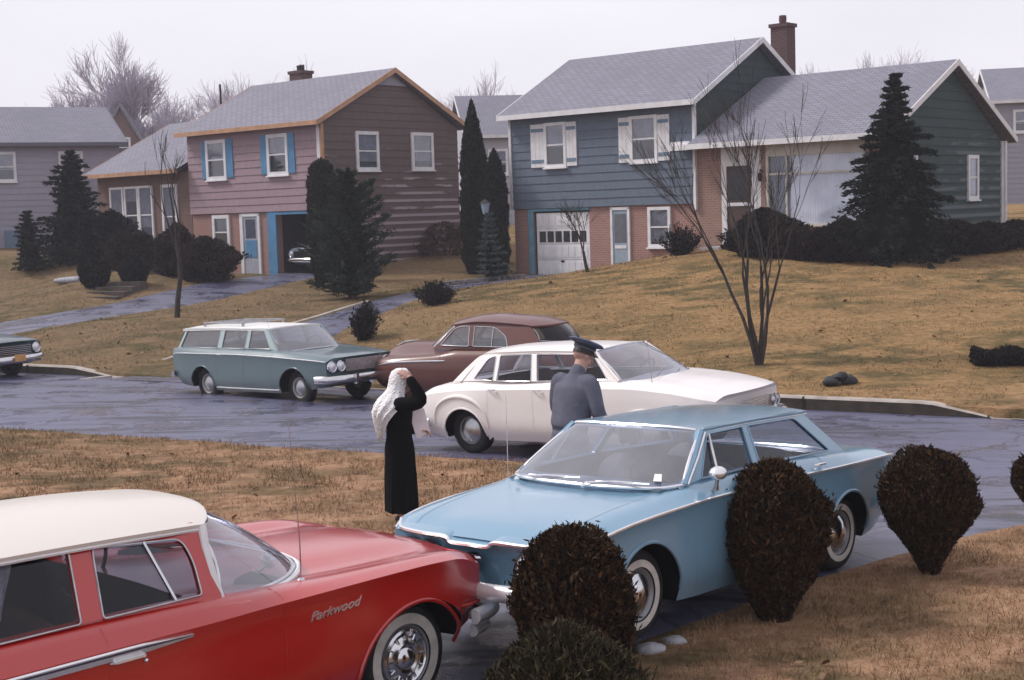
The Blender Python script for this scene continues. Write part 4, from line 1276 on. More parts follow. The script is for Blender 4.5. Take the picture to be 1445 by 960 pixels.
# ---- ground materials
def grass_mat(name, blades=False):
    m, nt, b, out = newmat(name)
    v = wpos(nt)
    big = noise(nt, v, .16, 3, .5)
    mid = noise(nt, v, .9, 5, .6, (1, 1.6, 1))
    fine = noise(nt, v, 7, 6, .65)
    vf = noise(nt, v, 45, 4, .7)
    sx = N(nt, 'ShaderNodeSeparateXYZ'); nt.links.new(v, sx.inputs[0])
    # the slope across the road is ochre, the strip on this side pinker
    far = mathn(nt, 'MULTIPLY_ADD', sx.outputs[1], .12); far.node.inputs[2].default_value = -2.0; far.node.use_clamp = True
    xr = mathn(nt, 'MULTIPLY_ADD', sx.outputs[0], .12); xr.node.inputs[2].default_value = .6; xr.node.use_clamp = True
    straw_near = ramp(nt, fine, [(.25, (.24, .128, .076)), (.5, (.42, .245, .150)), (.78, (.56, .36, .235))])
    straw_far = ramp(nt, fine, [(.25, (.175, .100, .043)), (.5, (.32, .197, .090)), (.78, (.45, .292, .148))])
    lefty = ramp(nt, fine, [(.25, (.12, .078, .042)), (.5, (.21, .140, .078)), (.78, (.31, .21, .12))])
    farc = mixc(nt, xr, lefty, straw_far)
    c = mixc(nt, far, straw_near, farc)
    green = ramp(nt, fine, [(.3, (.050, .046, .020)), (.7, (.115, .098, .042))])
    gm = mathn(nt, 'MULTIPLY', ramp(nt, mid, [(.42, (0, 0, 0)), (.58, (1, 1, 1))]), ramp(nt, big, [(.40, (.15, .15, .15)), (.56, (1, 1, 1))]))
    gm = mathn(nt, 'MULTIPLY', gm, .85)
    c = mixc(nt, gm, c, green)
    c = mixc(nt, mathn(nt, 'MULTIPLY', ramp(nt, vf, [(.30, (1, 1, 1)), (.50, (0, 0, 0))]), .55), c, (.045, .030, .015))
    nt.links.new(c, b.inputs['Base Color'])
    b.inputs['Roughness'].default_value = .95; b.inputs['Specular IOR Level'].default_value = .1
    if not blades:
        h = mathn(nt, 'ADD', mathn(nt, 'MULTIPLY', fine, 1.0), mathn(nt, 'MULTIPLY', vf, .6))
        bump(nt, h, b, .9, .06)
    else:
        ri = N(nt, 'ShaderNodeNewGeometry')
        c2 = mixc(nt, .6, c, ramp(nt, ri.outputs['Random Per Island'], [(0, (.07, .05, .025)), (.5, (.22, .15, .08)), (1, (.40, .29, .17))]))
        nt.links.new(c2, b.inputs['Base Color'])
    MATS[name] = m
    return m


grass_g = grass_mat('dormant_lawn')
grass_b = grass_mat('dormant_blades', True)


def asphalt_mat(name, base=(.075, .075, .135), wet=.8):
    m, nt, b, out = newmat(name)
    v = wpos(nt)
    mp = N(nt, 'ShaderNodeMapping'); mp.inputs['Rotation'].default_value = (0, 0, R(31.5)); mp.inputs['Scale'].default_value = (.30, 2.6, 1)
    nt.links.new(v, mp.inputs[0])
    streak = noise(nt, mp.outputs[0], .9, 6, .62)
    blot = noise(nt, v, .5, 5, .6)
    agg = noise(nt, v, 90, 3, .7)
    grit = noise(nt, v, 12, 5, .6)
    w1 = ramp(nt, streak, [(.50, (0, 0, 0)), (.56, (1, 1, 1))])
    w2 = ramp(nt, blot, [(.46, (0, 0, 0)), (.54, (1, 1, 1))])
    pud = ramp(nt, noise(nt, v, .8, 6, .62), [(.52, (0, 0, 0)), (.57, (1, 1, 1))])
    wetm = mathn(nt, 'MULTIPLY', w1, mathn(nt, 'MULTIPLY_ADD', w2, .7)); wetm.node.inputs[1].links[0].from_node.inputs[2].default_value = .3
    c = ramp(nt, grit, [(.3, tuple(x * .75 for x in base)), (.7, tuple(x * 1.35 for x in base))])
    c = mixc(nt, mathn(nt, 'MULTIPLY', agg, .3), c, tuple(x * 2.0 for x in base))
    vo = N(nt, 'ShaderNodeTexVoronoi'); vo.feature = 'DISTANCE_TO_EDGE'; vo.inputs['Scale'].default_value = .42
    wv = N(nt, 'ShaderNodeVectorMath', operation='ADD'); nt.links.new(v, wv.inputs[0]); nv_ = N(nt, 'ShaderNodeTexNoise'); nv_.inputs['Scale'].default_value = 1.4; nv_.inputs['Detail'].default_value = 5; nt.links.new(v, nv_.inputs['Vector']); nt.links.new(nv_.outputs[1], wv.inputs[1]); nt.links.new(wv.outputs[0], vo.inputs['Vector'])
    crack = ramp(nt, vo.outputs[0], [(.006, (1, 1, 1)), (.014, (0, 0, 0))])
    c = mixc(nt, mathn(nt, 'MULTIPLY', crack, .8), c, tuple(x * .12 for x in base))
    c = mixc(nt, mathn(nt, 'MULTIPLY', wetm, .85), c, tuple(x * .16 for x in base))
    nt.links.new(c, b.inputs['Base Color'])
    r = mathn(nt, 'MULTIPLY_ADD', wetm, .14); r.node.inputs[2].default_value = .24
    r2 = mathn(nt, 'MULTIPLY_ADD', grit, .25); nt.links.new(r, r2.node.inputs[2])
    r3 = mathn(nt, 'SUBTRACT', r2, mathn(nt, 'MULTIPLY', pud, .30), True)
    nt.links.new(mathn(nt, 'MAXIMUM', r3, .07), b.inputs['Roughness'])
    b.inputs['Specular IOR Level'].default_value = wet
    bump(nt, mathn(nt, 'ADD', agg, mathn(nt, 'MULTIPLY', grit, 1.6)), b, .5, .010)
    MATS[name] = m
    return m


asphalt = asphalt_mat('asphalt_street')
asphalt2 = asphalt_mat('asphalt_drive', (.085, .085, .135))
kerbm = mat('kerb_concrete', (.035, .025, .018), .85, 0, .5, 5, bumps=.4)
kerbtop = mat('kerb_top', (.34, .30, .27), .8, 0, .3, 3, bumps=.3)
soil = mat('bare_soil', (.07, .048, .030), .95, 0, .4, 4, bumps=.6, bscale=20)

# ---- ground sheet: rows run along the street, columns across, dropped under the roadway
def cols():
    a = list(np.arange(-46, 16, .5)); lo = [-400, -260, -170, -110, -80, -62, -52]; hi = [17, 19, 22, 27, 35, 50, 75, 120, 200, 400]
    return lo + a + hi
def build_ground():
    S = cols()
    tn = [-300, -150, -80, -45, -28, -20] + list(np.arange(-16, -.01, .5)) 
    tf = list(np.arange(0, 34, .5)) + [36, 38, 41, 45, 50, 58, 70, 90, 120, 170, 260, 420]
    rows = []
    xs = []; ys = []; kind = []
    for s in S:
        row = []
        for t in tn: row.append((s, t_near(s) + t + .0, 0))
        row.append((s, t_near(s), 0)); row.append((s, t_near(s) + .12, 1))
        for k in range(1, 8): row.append((s, t_near(s) + .12 + (T_FAR - t_near(s) - .2) * k / 8, 1))
        row.append((s, T_FAR - .06, 1)); 
        for t in tf: row.append((s, T_FAR + .06 + t, 2))
        rows.append(row)
    mb = MB()
    out = []
    flat = [p for r in rows for p in r]
    X = np.array([xy_of(p[0], p[1])[0] for p in flat]); Y = np.array([xy_of(p[0], p[1])[1] for p in flat])
    cl = lambda a, lo, hi: np.clip(a, lo, hi)
    Zn = tps_near(cl(X, -30, 22), cl(Y, 0, 30)); Zf = tps_far(cl(X, -90, 90), cl(Y, 0, 130))
    Z = []
    for i, p in enumerate(flat):
        if p[2] == 0: z = Zn[i]
        elif p[2] == 1: z = street_z(p[0], p[1]) - .25
        else: z = Zf[i]
        if p[2] != 1: z += .018 * mnoise.noise(Vector((X[i] * .8, Y[i] * .8, 0))) + (.01 * mnoise.noise(Vector((X[i] * 2.1, Y[i] * 2.1, 3))))
        Z.append(z)
    nc = len(rows[0])
    mb.grid([[(X[i * nc + j], Y[i * nc + j], Z[i * nc + j]) for j in range(nc)] for i in range(len(rows))], 0, flip=True)
    o = mb.build('ground', grass_g, angle=60); tag(o, kind='structure')
    # street
    mb = MB(); rows = []
    for s in S:
        row = []
        for k in range(13):
            f = k / 12
            t = t_near(s) - .02 + (T_FAR - .0 - t_near(s) + .02) * f
            x, y = xy_of(s, t)
            wob = (.16 * mnoise.noise(Vector((x * .9, y * .9, 7))) + .10 * mnoise.noise(Vector((x * 2.7, y * 2.7, 7)))) if k == 0 else 0
            x += wob * SM.x; y += wob * SM.y
            row.append((x, y, street_z(s, t) + .006 * mnoise.noise(Vector((x * .5, y * .5, 0)))))
        rows.append(row)
    mb.grid(rows, 0, flip=True)
    o = mb.build('street', asphalt, angle=60); tag(o, kind='structure')


build_ground()


def in_poly(x, y, P):
    c = False; j = len(P) - 1
    for i in range(len(P)):
        if (P[i][1] > y) != (P[j][1] > y) and x < (P[j][0] - P[i][0]) * (y - P[i][1]) / (P[j][1] - P[i][1]) + P[i][0]: c = not c
        j = i
    return c


def smooth_line(P, n=6): return [(p.x, p.y) for p in bez([Vector((a, b, 0)) for a, b in P], n)]


def strip(name, L, Rr, m, off=.03, nv=6, zf=ground_z, edge=True):
    """ribbon draped on the ground between two edge lines of equal point count"""
    L = smooth_line(L, 8); Rr = smooth_line(Rr, 8)
    rows = []
    for (a, b) in zip(L, Rr):
        row = []
        for k in range(nv + 1):
            f = k / nv; x = a[0] + (b[0] - a[0]) * f; y = a[1] + (b[1] - a[1]) * f
            if k in (0, nv):
                x += .05 * mnoise.noise(Vector((x * 1.7, y * 1.7, 2))); y += .05 * mnoise.noise(Vector((x * 1.7, y * 1.7, 5)))
            row.append((x, y, zf(x, y) + off - (.05 if k in (0, nv) else 0)))
        rows.append(row)
    mb = MB(); mb.grid(rows, 0)
    o = mb.build(name, m, angle=60)
    return tag(o, kind='structure')


# near driveway: from the street down under the two foreground cars
DL = [(-9.5, .5), (-6.8, 4.5), (-4.9, 7.6), (-3.1, 10.0), (-1.9, 11.35), (-.7, 12.3), (.55, 13.4), (1.0, 14.6), (.75, 16.2), (.2, 17.55)]
DR = [(-3.8, 1.5), (-2.0, 4.8), (-.75, 6.9), (.0, 8.4), (.80, 9.36), (1.75, 10.42), (2.95, 11.45), (4.6, 12.75), (5.9, 13.3), (7.6, 13.45)]
def dz(x, y):
    s, t = st_of(x, y)
    g = float(tps_near(x, y)[0]); tn_ = t_near(s)
    f = max(0, min(1, (t - (tn_ - 1.2)) / 1.2))
    return max(g, g * (1 - f) + street_z(s, tn_) * f)
strip('driveway', DL, DR, asphalt2, .036, 10, dz)
NEAR_DRIVE = smooth_line(DL, 4) + list(reversed(smooth_line(DR, 4)))

def P2(pts): return pts
# driveway of the grey-blue house
D2L = [(-9.7, 31.9), (-8.0, 33.9), (-6.6, 36.0), (-5.2, 38.4), (-4.0, 40.9), (-2.2, 44.0), (.5, 47.3)]
D2R = [(-4.0, 29.0), (-4.4, 31.6), (-4.2, 34.9), (-3.4, 37.5), (-2.4, 40.2), (-.4, 43.2), (2.9, 45.8)]
def dz2(x, y):
    s, t = st_of(x, y); g = float(tps_far(x, y)[0])
    f = max(0, min(1, 1 - (t - T_FAR) / 1.6)); return g * (1 - f) + (street_z(s, T_FAR) + .01) * f
strip('driveway', D2L, D2R, asphalt2, .035, 8, dz2)
DRIVE2 = smooth_line(D2L, 4) + list(reversed(smooth_line(D2R, 4)))
# driveway of the pink house, running down to the left
D3L = [(-21.6, 39.0), (-16.7, 40.6), (-13.3, 42.8), (-11.1, 45.7), (-9.5, 49.2), (-8.5, 52.2)]
D3R = [(-19.2, 36.6), (-14.4, 38.2), (-11.0, 40.8), (-9.1, 43.8), (-7.6, 47.2), (-6.6, 50.1)]
strip('driveway', D3L, D3R, asphalt2, .04, 8, ground_z)
DRIVE3 = smooth_line(D3L, 4) + list(reversed(smooth_line(D3R, 4)))


# pale worn edge along the left side of the drive
def edging(P, zf, w=.11):
    L = smooth_line(P, 8); mb = MB(); rows = []
    for i, (a, b) in enumerate(L):
        q = L[min(i + 1, len(L) - 1)]; p = L[max(i - 1, 0)]; d = Vector((q[0] - p[0], q[1] - p[1], 0)).normalized(); n = Vector((-d.y, d.x, 0))
        z = zf(a, b) + .022
        rows.append([(a + n.x * .05, b + n.y * .05, z - .12), (a + n.x * .05, b + n.y * .05, z), (a + n.x * (.05 + w), b + n.y * (.05 + w), z + .01), (a + n.x * (.05 + w), b + n.y * (.05 + w), z - .12)])
    mb.grid(rows); tag(mb.build('driveway_edging', kerbtop, angle=30), kind='structure')
edging(D2L[:5], dz2)
# kerbs
def kerb(s0, s1, hfun, name='kerb'):
    mb = MB(); rowsF = []; n = int(abs(s1 - s0) / .25) + 1
    prof = []
    for i in range(n + 1):
        s = s0 + (s1 - s0) * i / n
        h = hfun(s)
        zs = street_z(s, T_FAR)
        def Q(t, z): x, y = xy_of(s, t); return (x, y, z)
        j = .012 * mnoise.noise(Vector((s * .6, 0, 0)))
        prof.append([Q(T_FAR - .02 + j, zs - .2), Q(T_FAR + .0 + j, zs + h - .03), Q(T_FAR + .03 + j, zs + h), Q(T_FAR + .18, zs + h + .005), Q(T_FAR + .18, zs - .2)])
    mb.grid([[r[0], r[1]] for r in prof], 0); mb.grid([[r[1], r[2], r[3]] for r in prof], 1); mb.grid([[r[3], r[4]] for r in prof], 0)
    for r in (prof[0], prof[-1]): mb.add(r, [(0, 1, 2, 3, 4)])
    # joints
    s = s0 + 1.3
    while s < s1 - .3:
        h = hfun(s); zs = street_z(s, T_FAR)
        x, y = xy_of(s, T_FAR)
        mb.box(-.008, .008, -.023, .17, -.1, h + .003, 2, Matrix.Translation((x, y, zs)) @ Matrix.Rotation(-R(31.5), 4, 'Z'))
        s += 3.05
    o = mb.build(name, [kerbm, kerbtop, seamm], angle=30)
    return tag(o, kind='structure')
kerb(-90, -24.6, lambda s: .20 if s < -26.2 else max(.02, .20 * (-24.6 - s) / 1.6))
kerb(-15.7, -4.9, lambda s: .22 if s < -6.2 and s > -14.6 else max(.025, .22 * min((-5.0 - s) / 1.2, (s + 15.7) / 1.1)))
kerb(1.5, 40, lambda s: .2 if s > 3 else max(.02, .2 * (s - 1.5) / 1.5))
# pale concrete gutter lip where the driveway meets the street
def lip(s0, s1):
    mb = MB(); rows = []
    n = int((s1 - s0) / .3)
    for i in range(n + 1):
        s = s0 + (s1 - s0) * i / n
        rows.append([(*xy_of(s, T_FAR - .02), street_z(s, T_FAR) + .012), (*xy_of(s, T_FAR + .20), street_z(s, T_FAR) + .045)])
    mb.grid(rows, 0, flip=True); tag(mb.build('gutter', kerbtop, angle=60), kind='structure')
lip(-24.6, -15.7); lip(-4.9, 1.5)


# ---- grass blades
def blades(name, pts_z, L, W, lean, m):
    n = len(pts_z)
    P = np.array(pts_z)
    a = rng.uniform(0, 2 * math.pi, n); d = np.stack([np.cos(a), np.sin(a), np.zeros(n)], 1)
    b = rng.uniform(0, 2 * math.pi, n); e = np.stack([np.cos(b), np.sin(b), np.zeros(n)], 1)
    l = L * rng.uniform(.5, 1.3, n)[:, None]; w_ = W * rng.uniform(.6, 1.3, n)[:, None]; le = rng.uniform(lean * .3, lean, n)[:, None]
    tip = P + e * l * le; tip[:, 2] += (l[:, 0] * np.sqrt(np.clip(1 - le[:, 0] ** 2, .05, 1)))
    V = np.empty((n * 3, 3)); V[0::3] = P - d * w_; V[1::3] = P + d * w_; V[2::3] = tip
    V[0::3, 2] -= .01; V[1::3, 2] -= .01
    me = bpy.data.meshes.new(name); me.vertices.add(n * 3); me.vertices.foreach_set('co', V.ravel())
    me.loops.add(n * 3); me.loops.foreach_set('vertex_index', np.arange(n * 3)); me.polygons.add(n)
    me.polygons.foreach_set('loop_start', np.arange(0, n * 3, 3)); me.polygons.foreach_set('loop_total', np.full(n, 3))
    me.materials.append(m); me.update(calc_edges=True)
    o = bpy.data.objects.new(name, me); col.objects.link(o)
    return o


def scatter(n, x0, x1, y0, y1, ok):
    X = rng.uniform(x0, x1, n); Y = rng.uniform(y0, y1, n)
    keep = np.array([ok(a, b) for a, b in zip(X, Y)])
    return X[keep], Y[keep]


def clump(X, Y, thr, f=2.3):
    v = np.array([mnoise.noise(Vector((a * f, b * f, 1))) + .5 * mnoise.noise(Vector((a * f * 3, b * f * 3, 2))) for a, b in zip(X, Y)])
    return v > thr
def near_ok(x, y):
    s, t = st_of(x, y)
    if t > t_near(s) + .06 + .14 * mnoise.noise(Vector((x * 1.9, y * 1.9, 7))): return False
    if in_poly(x, y, NEAR_DRIVE): return False
    # only what the photograph can see, with a margin to the sides
    if y < 5.5 or abs(x) > y * .62: return False
    return True


X, Y = scatter(130000, -1, 9, 6.5, 13.8, near_ok)
k_ = clump(X, Y, -.22, 3.1); X = X[k_]; Y = Y[k_]
Z = tps_near(X, Y)
o1 = blades('grass', np.stack([X, Y, Z], 1), .055, .0035, .9, grass_b); tag(o1, kind='stuff')
X, Y = scatter(150000, -10, 4, 9, 21.8, near_ok)
k_ = clump(X, Y, -.18, 2.0); X = X[k_]; Y = Y[k_]
Z = tps_near(X, Y)
o1 = blades('grass', np.stack([X, Y, Z], 1), .055, .006, .9, grass_b); tag(o1, kind='stuff')
def far_ok(x, y):
    s, t = st_of(x, y)
    if t < T_FAR + .2: return False
    if abs(x) > y * .45: return False
    return not (in_poly(x, y, DRIVE2) or in_poly(x, y, DRIVE3))
X, Y = scatter(110000, -22, 20, 20, 48, far_ok)
Z = tps_far(X, Y)
nzv = np.array([mnoise.noise(Vector((a * .9, b * .9, 0))) for a, b in zip(X, Y)])
kp = nzv > -.15
o1 = blades('grass', np.stack([X, Y, Z], 1)[kp], .055, .012, .95, grass_b); tag(o1, kind='stuff')

def litter(n, x0, x1, y0, y1, size, ok=None):
    X = rng.uniform(x0, x1, n); Y = rng.uniform(y0, y1, n)
    nz_ = np.array([mnoise.noise(Vector((a * .7, b * .7, 8))) for a, b in zip(X, Y)])
    kp = np.array([near_ok(a, b) if b < 22 else far_ok(a, b) for a, b in zip(X, Y)]) & (nz_ > -.05)
    X = X[kp]; Y = Y[kp]; n = len(X)
    Z = np.where(np.array([st_of(a, b)[1] for a, b in zip(X, Y)]) > 19, tps_far(X, Y), tps_near(X, Y)) + .03
    return np.stack([X, Y, Z], 1)
leafm = mat('fallen_leaf', (.10, .055, .030), .9, 0, .5, 3, c2=(.28, .17, .09))
def leaf_litter():
    P = np.concatenate([litter(1500, -9, 8, 6.5, 20, 1), litter(2500, -18, 18, 23, 42, 1)])
    n = len(P); a = rng.uniform(0, 6.28, n); tl = rng.normal(0, .35, (n, 2)); sz = rng.uniform(.018, .045, n) * np.where(P[:, 1] > 22, 1.5, 1)
    d = np.stack([np.cos(a), np.sin(a), tl[:, 0]], 1); e = np.stack([-np.sin(a), np.cos(a), tl[:, 1]], 1)
    mb = MB()
    for i in range(n):
        p = P[i]; mb.add([p - d[i] * sz[i], p + e[i] * sz[i] * .6, p + d[i] * sz[i], p - e[i] * sz[i] * .6], [(0, 1, 2, 3)])
    tag(mb.build('fallen_leaves', leafm, smooth=False), kind='stuff')
leaf_litter()
# ------------------------------------------------------------------ houses
def siding_mat(name, c, wear=None, course=.27, wearamt=.0, var=.12):
    m, nt, b, out = newmat(name)
    v = objc(nt)
    n1 = noise(nt, v, 1.3, 5, .6); n2 = noise(nt, v, 6, 6, .65, (1, 1, .5)); n3 = noise(nt, v, 50, 3, .6, (1, 1, .12))
    cc = ramp(nt, n2, [(.3, tuple(x * (1 - var) for x in c)), (.7, tuple(x * (1 + var) for x in c))])
    cc = mixc(nt, mathn(nt, 'MULTIPLY', n1, .25), cc, tuple(x * .6 for x in c))
    cc = mixc(nt, mathn(nt, 'MULTIPLY', n3, .25), cc, tuple(x * .7 for x in c))
    if wear:
        sx = N(nt, 'ShaderNodeSeparateXYZ'); nt.links.new(v, sx.inputs[0])
        md = mathn(nt, 'FRACT', mathn(nt, 'DIVIDE', mathn(nt, 'SUBTRACT', sx.outputs[2], .0), course))
        edge = ramp(nt, md, [(.0, (1, 1, 1)), (.30, (1, 1, 1)), (.42, (0, 0, 0))])
        hgt = mathn(nt, 'MULTIPLY_ADD', sx.outputs[2], -.10); hgt.node.inputs[2].default_value = .64
        st = noise(nt, v, 1.1, 5, .6, (.5, .5, 2.4))
        th = mathn(nt, 'ADD', st, hgt)
        th = ramp(nt, th, [(.72, (0, 0, 0)), (.80, (1, 1, 1))])
        f = mathn(nt, 'MULTIPLY', mathn(nt, 'MULTIPLY', edge, th), wearamt)
        cc = mixc(nt, f, cc, wear)
    nt.links.new(cc, b.inputs['Base Color']); b.inputs['Roughness'].default_value = .8; b.inputs['Specular IOR Level'].default_value = .25
    bump(nt, n3, b, .25, .01)
    MATS[name] = m
    return m


def brick_mat(name, c1, c2, mortar=(.30, .26, .24), scale=1.0):
    m, nt, b, out = newmat(name)
    v = objc(nt)
    sx = N(nt, 'ShaderNodeSeparateXYZ'); nt.links.new(v, sx.inputs[0])
    cx = N(nt, 'ShaderNodeCombineXYZ'); nt.links.new(mathn(nt, 'ADD', sx.outputs[0], sx.outputs[1]), cx.inputs[0]); nt.links.new(sx.outputs[2], cx.inputs[1])
    br = N(nt, 'ShaderNodeTexBrick'); nt.links.new(cx.outputs[0], br.inputs['Vector'])
    br.inputs['Scale'].default_value = 1.0; br.inputs['Brick Width'].default_value = .21; br.inputs['Row Height'].default_value = .072
    br.inputs['Mortar Size'].default_value = .010; br.inputs['Color1'].default_value = c1 + (1,); br.inputs['Color2'].default_value = c2 + (1,); br.inputs['Mortar'].default_value = mortar + (1,)
    n1 = noise(nt, v, 2.0, 5)
    cc = mixc(nt, mathn(nt, 'MULTIPLY', n1, .4), br.outputs[0], tuple(x * .5 for x in c1))
    nt.links.new(cc, b.inputs['Base Color']); b.inputs['Roughness'].default_value = .9; b.inputs['Specular IOR Level'].default_value = .2
    bump(nt, br.outputs[1], b, -.4, .01)
    MATS[name] = m
    return m


def roof_mat(name, c):
    m, nt, b, out = newmat(name)
    v = objc(nt)
    sx = N(nt, 'ShaderNodeSeparateXYZ'); nt.links.new(v, sx.inputs[0])
    cx = N(nt, 'ShaderNodeCombineXYZ'); nt.links.new(sx.outputs[0], cx.inputs[0]); nt.links.new(mathn(nt, 'MULTIPLY', sx.outputs[1], 1.12), cx.inputs[1])
    br = N(nt, 'ShaderNodeTexBrick'); nt.links.new(cx.outputs[0], br.inputs['Vector'])
    br.inputs['Scale'].default_value = 1.0; br.inputs['Brick Width'].default_value = .30; br.inputs['Row Height'].default_value = .145; br.inputs['Mortar Size'].default_value = .013
    br.inputs['Color1'].default_value = tuple(x * .88 for x in c) + (1,); br.inputs['Color2'].default_value = tuple(x * 1.12 for x in c) + (1,); br.inputs['Mortar'].default_value = tuple(x * .25 for x in c) + (1,)
    n1 = noise(nt, v, .7, 5, .6, (1, .35, 1)); n2 = noise(nt, v, 60, 3)
    n1 = ramp(nt, n1, [(.38, (0, 0, 0)), (.66, (1, 1, 1))]); cc0 = noise(nt, v, 2.2, 6, .7, (.5, 3.2, 1))
    cc = mixc(nt, mathn(nt, 'MULTIPLY', n1, .5), br.outputs[0], tuple(x * .62 for x in c))
    cc = mixc(nt, mathn(nt, 'MULTIPLY', n2, .35), cc, tuple(x * 1.35 for x in c))
    nt.links.new(cc, b.inputs['Base Color']); b.inputs['Roughness'].default_value = .85; b.inputs['Specular IOR Level'].default_value = .3
    bump(nt, br.outputs[1], b, -.3, .01)
    MATS[name] = m
    return m


brick_pink = brick_mat('brick_pink', (.30, .155, .13), (.36, .19, .16), (.36, .27, .25))
brick_chim = brick_mat('brick_chimney', (.085, .045, .042), (.12, .06, .055), (.14, .11, .11))
roofg = roof_mat('shingles_grey', (.205, .20, .245))
house_glass = glass('house_glass', (.70, .72, .76), 1.6, .03, .05)
curtain = mat('curtain', (.66, .64, .68), .9, 0, .25, 3)
roomdark = mat('room_dark', (.02, .02, .024), .9)
trimw = mat('trim_white', (.66, .65, .67), .6, 0, .12, 3)
trimo = mat('trim_orange', (.42, .235, .14), .65, 0, .2, 3)
blueshut = mat('shutter_blue', (.07, .21, .38), .6, 0, .15, 3)
concrete = mat('concrete_pale', (.34, .33, .34), .85, 0, .2, 3, bumps=.2)


def intervals(a, b, holes):
    seg = [(a, b)]
    for h0, h1 in holes:
        ns = []
        for p, q in seg:
            if h1 <= p or h0 >= q: ns.append((p, q)); continue
            if h0 > p: ns.append((p, h0))
            if h1 < q: ns.append((h1, q))
        seg = ns
    return seg


def lap_siding(house, name, axis, plane, a0, a1, z0, z1, m, holes=(), course=.27, gable=None, sign=-1, parent=None):
    """lap courses on a wall. axis 'x': wall runs along x at y=plane, facing sign*y; axis 'y': wall runs along y at x=plane facing sign*x.
    gable=(apex_pos, apex_z, eave_z): courses above eave_z are cut to the rake"""
    mb = MB(); z = z0
    while z < z1 - .01:
        zt = min(z + course, z1)
        lo, hi, lo2, hi2 = a0, a1, a0, a1
        if gable and zt > gable[2]:
            ap, az, ez = gable
            def lim(zz):
                if zz <= ez: return a0, a1
                f = (zz - ez) / (az - ez); return a0 + (ap - a0) * f, a1 + (ap - a1) * f
            lo, hi = lim(z); lo2, hi2 = lim(zt)
        hs = [(h[0], h[1]) for h in holes if h[2] < (z + zt) / 2 < h[3]]
        # holes that cover part of the course height are handled by covering trim
        for p, q in intervals(lo, hi, hs):
            p2 = max(p, lo2) if p == lo else p; q2 = min(q, hi2) if q == hi else q
            if p == lo: p2 = lo2
            if q == hi: q2 = hi2
            if q - p < .01 or q2 < p2: continue
            # break long courses into boards with slight unevenness
            o0 = .028; o1 = .006
            n = max(1, int((q - p) / .4))
            rows = []
            for i in range(n + 1):
                f = i / n
                j = .004 * mnoise.noise(Vector((p + f * 9, z * 3.1, plane)))
                sag = .006 * mnoise.noise(Vector((f * 3.3 + p, z * 1.7, 5)))
                A = p + (q - p) * f; Bq = p2 + (q2 - p2) * f
                pts = [(A, o1 * .5, z + sag), (A, o0 + j, z + sag), (Bq, o1, zt + .012)]
                rows.append([((a, plane + sign * o, zz) if axis == 'x' else (plane + sign * o, a, zz)) for a, o, zz in pts])
            mb.grid(rows, 0, flip=((axis == 'x') == (sign < 0)))
        z = zt
    return mb.build(name, m, parent or house, smooth=False)


def window(house, axis, plane, sign, a0, a1, z0, z1, frame=.07, frm=None, curt=.8, sill=True, mull=1, name='window', muntin=False, gl=None, curtm=None):
    """double hung window standing 5 cm proud of the wall. > frame mesh, pane, curtain"""
    frm = frm or trimw
    def B(mb, p, q, d0, d1, zz0, zz1, m=0):
        u0, u1 = sorted((plane + sign * d0, plane + sign * d1))
        if axis == 'x': mb.box(p, q, u0, u1, zz0, zz1, m)
        else: mb.box(u0, u1, p, q, zz0, zz1, m)
    mb = MB(); d = .075
    B(mb, a0, a0 + frame, 0, d, z0, z1); B(mb, a1 - frame, a1, 0, d, z0, z1)
    B(mb, a0 + frame, a1 - frame, 0, d, z1 - frame, z1); B(mb, a0 + frame, a1 - frame, 0, d, z0, z0 + frame)
    if mull:
        zm = (z0 + z1) / 2; B(mb, a0 + frame, a1 - frame, .02, d - .015, zm - .025, zm + .025)
    if muntin:
        am = (a0 + a1) / 2; B(mb, am - .012, am + .012, .03, d - .022, z0 + frame, z1 - frame)
        for f in (.25, .75): zz = z0 + (z1 - z0) * f; B(mb, a0 + frame, a1 - frame, .03, d - .024, zz - .012, zz + .012)
    if sill: B(mb, a0 - .04, a1 + .04, 0, d + .05, z0 - .05, z0 - .002)
    w = mb.build(name, frm, house, smooth=False)
    mb = MB(); B(mb, a0 + frame * .6, a1 - frame * .6, .036, .040, z0 + frame * .6, z1 - frame * .6)
    mb.build('pane', gl or house_glass, w, smooth=False)
    mb = MB(); B(mb, a0 + frame * .5, a1 - frame * .5, -.01, .004, z0 + frame * .5, z1 - frame * .5)
    mb.build('room', roomdark, w, smooth=False)
    if curt:
        mb = MB(); n = 16; zc0 = z1 - (z1 - z0) * curt
        rows = []
        for i in range(n + 1):
            a = a0 + frame * .6 + (a1 - a0 - frame * 1.2) * i / n; dd = .016 + .008 * (i % 2)
            rows.append([((a, plane + sign * dd, zz) if axis == 'x' else (plane + sign * dd, a, zz)) for zz in (zc0 + frame, z1 - frame * .6)])
        mb.grid(rows, 0, flip=((axis == 'x') == (sign < 0)))
        mb.build('curtain', curtm or curtain, w, smooth=False)
    return w


def shutter(house, plane, a0, a1, z0, z1, m, battens=None):
    mb = MB()
    n = 3; wdt = (a1 - a0) / n
    for i in range(n): mb.box(a0 + wdt * i + .004, a0 + wdt * (i + 1) - .004, plane - .055, plane - .028, z0, z1)
    mb.box(a0 + .01, a1 - .01, plane - .032, plane - .0, z0 + .01, z1 - .01)
    o = mb.build('shutter', m, house, smooth=False)
    if battens:
        for f in (.14, .86):
            mb = MB(); zz = z0 + (z1 - z0) * f; mb.box(a0 + .03, a1 - .03, plane - .068, plane - .056, zz - .055, zz + .055); mb.build('batten', battens, o, smooth=False)
    return o


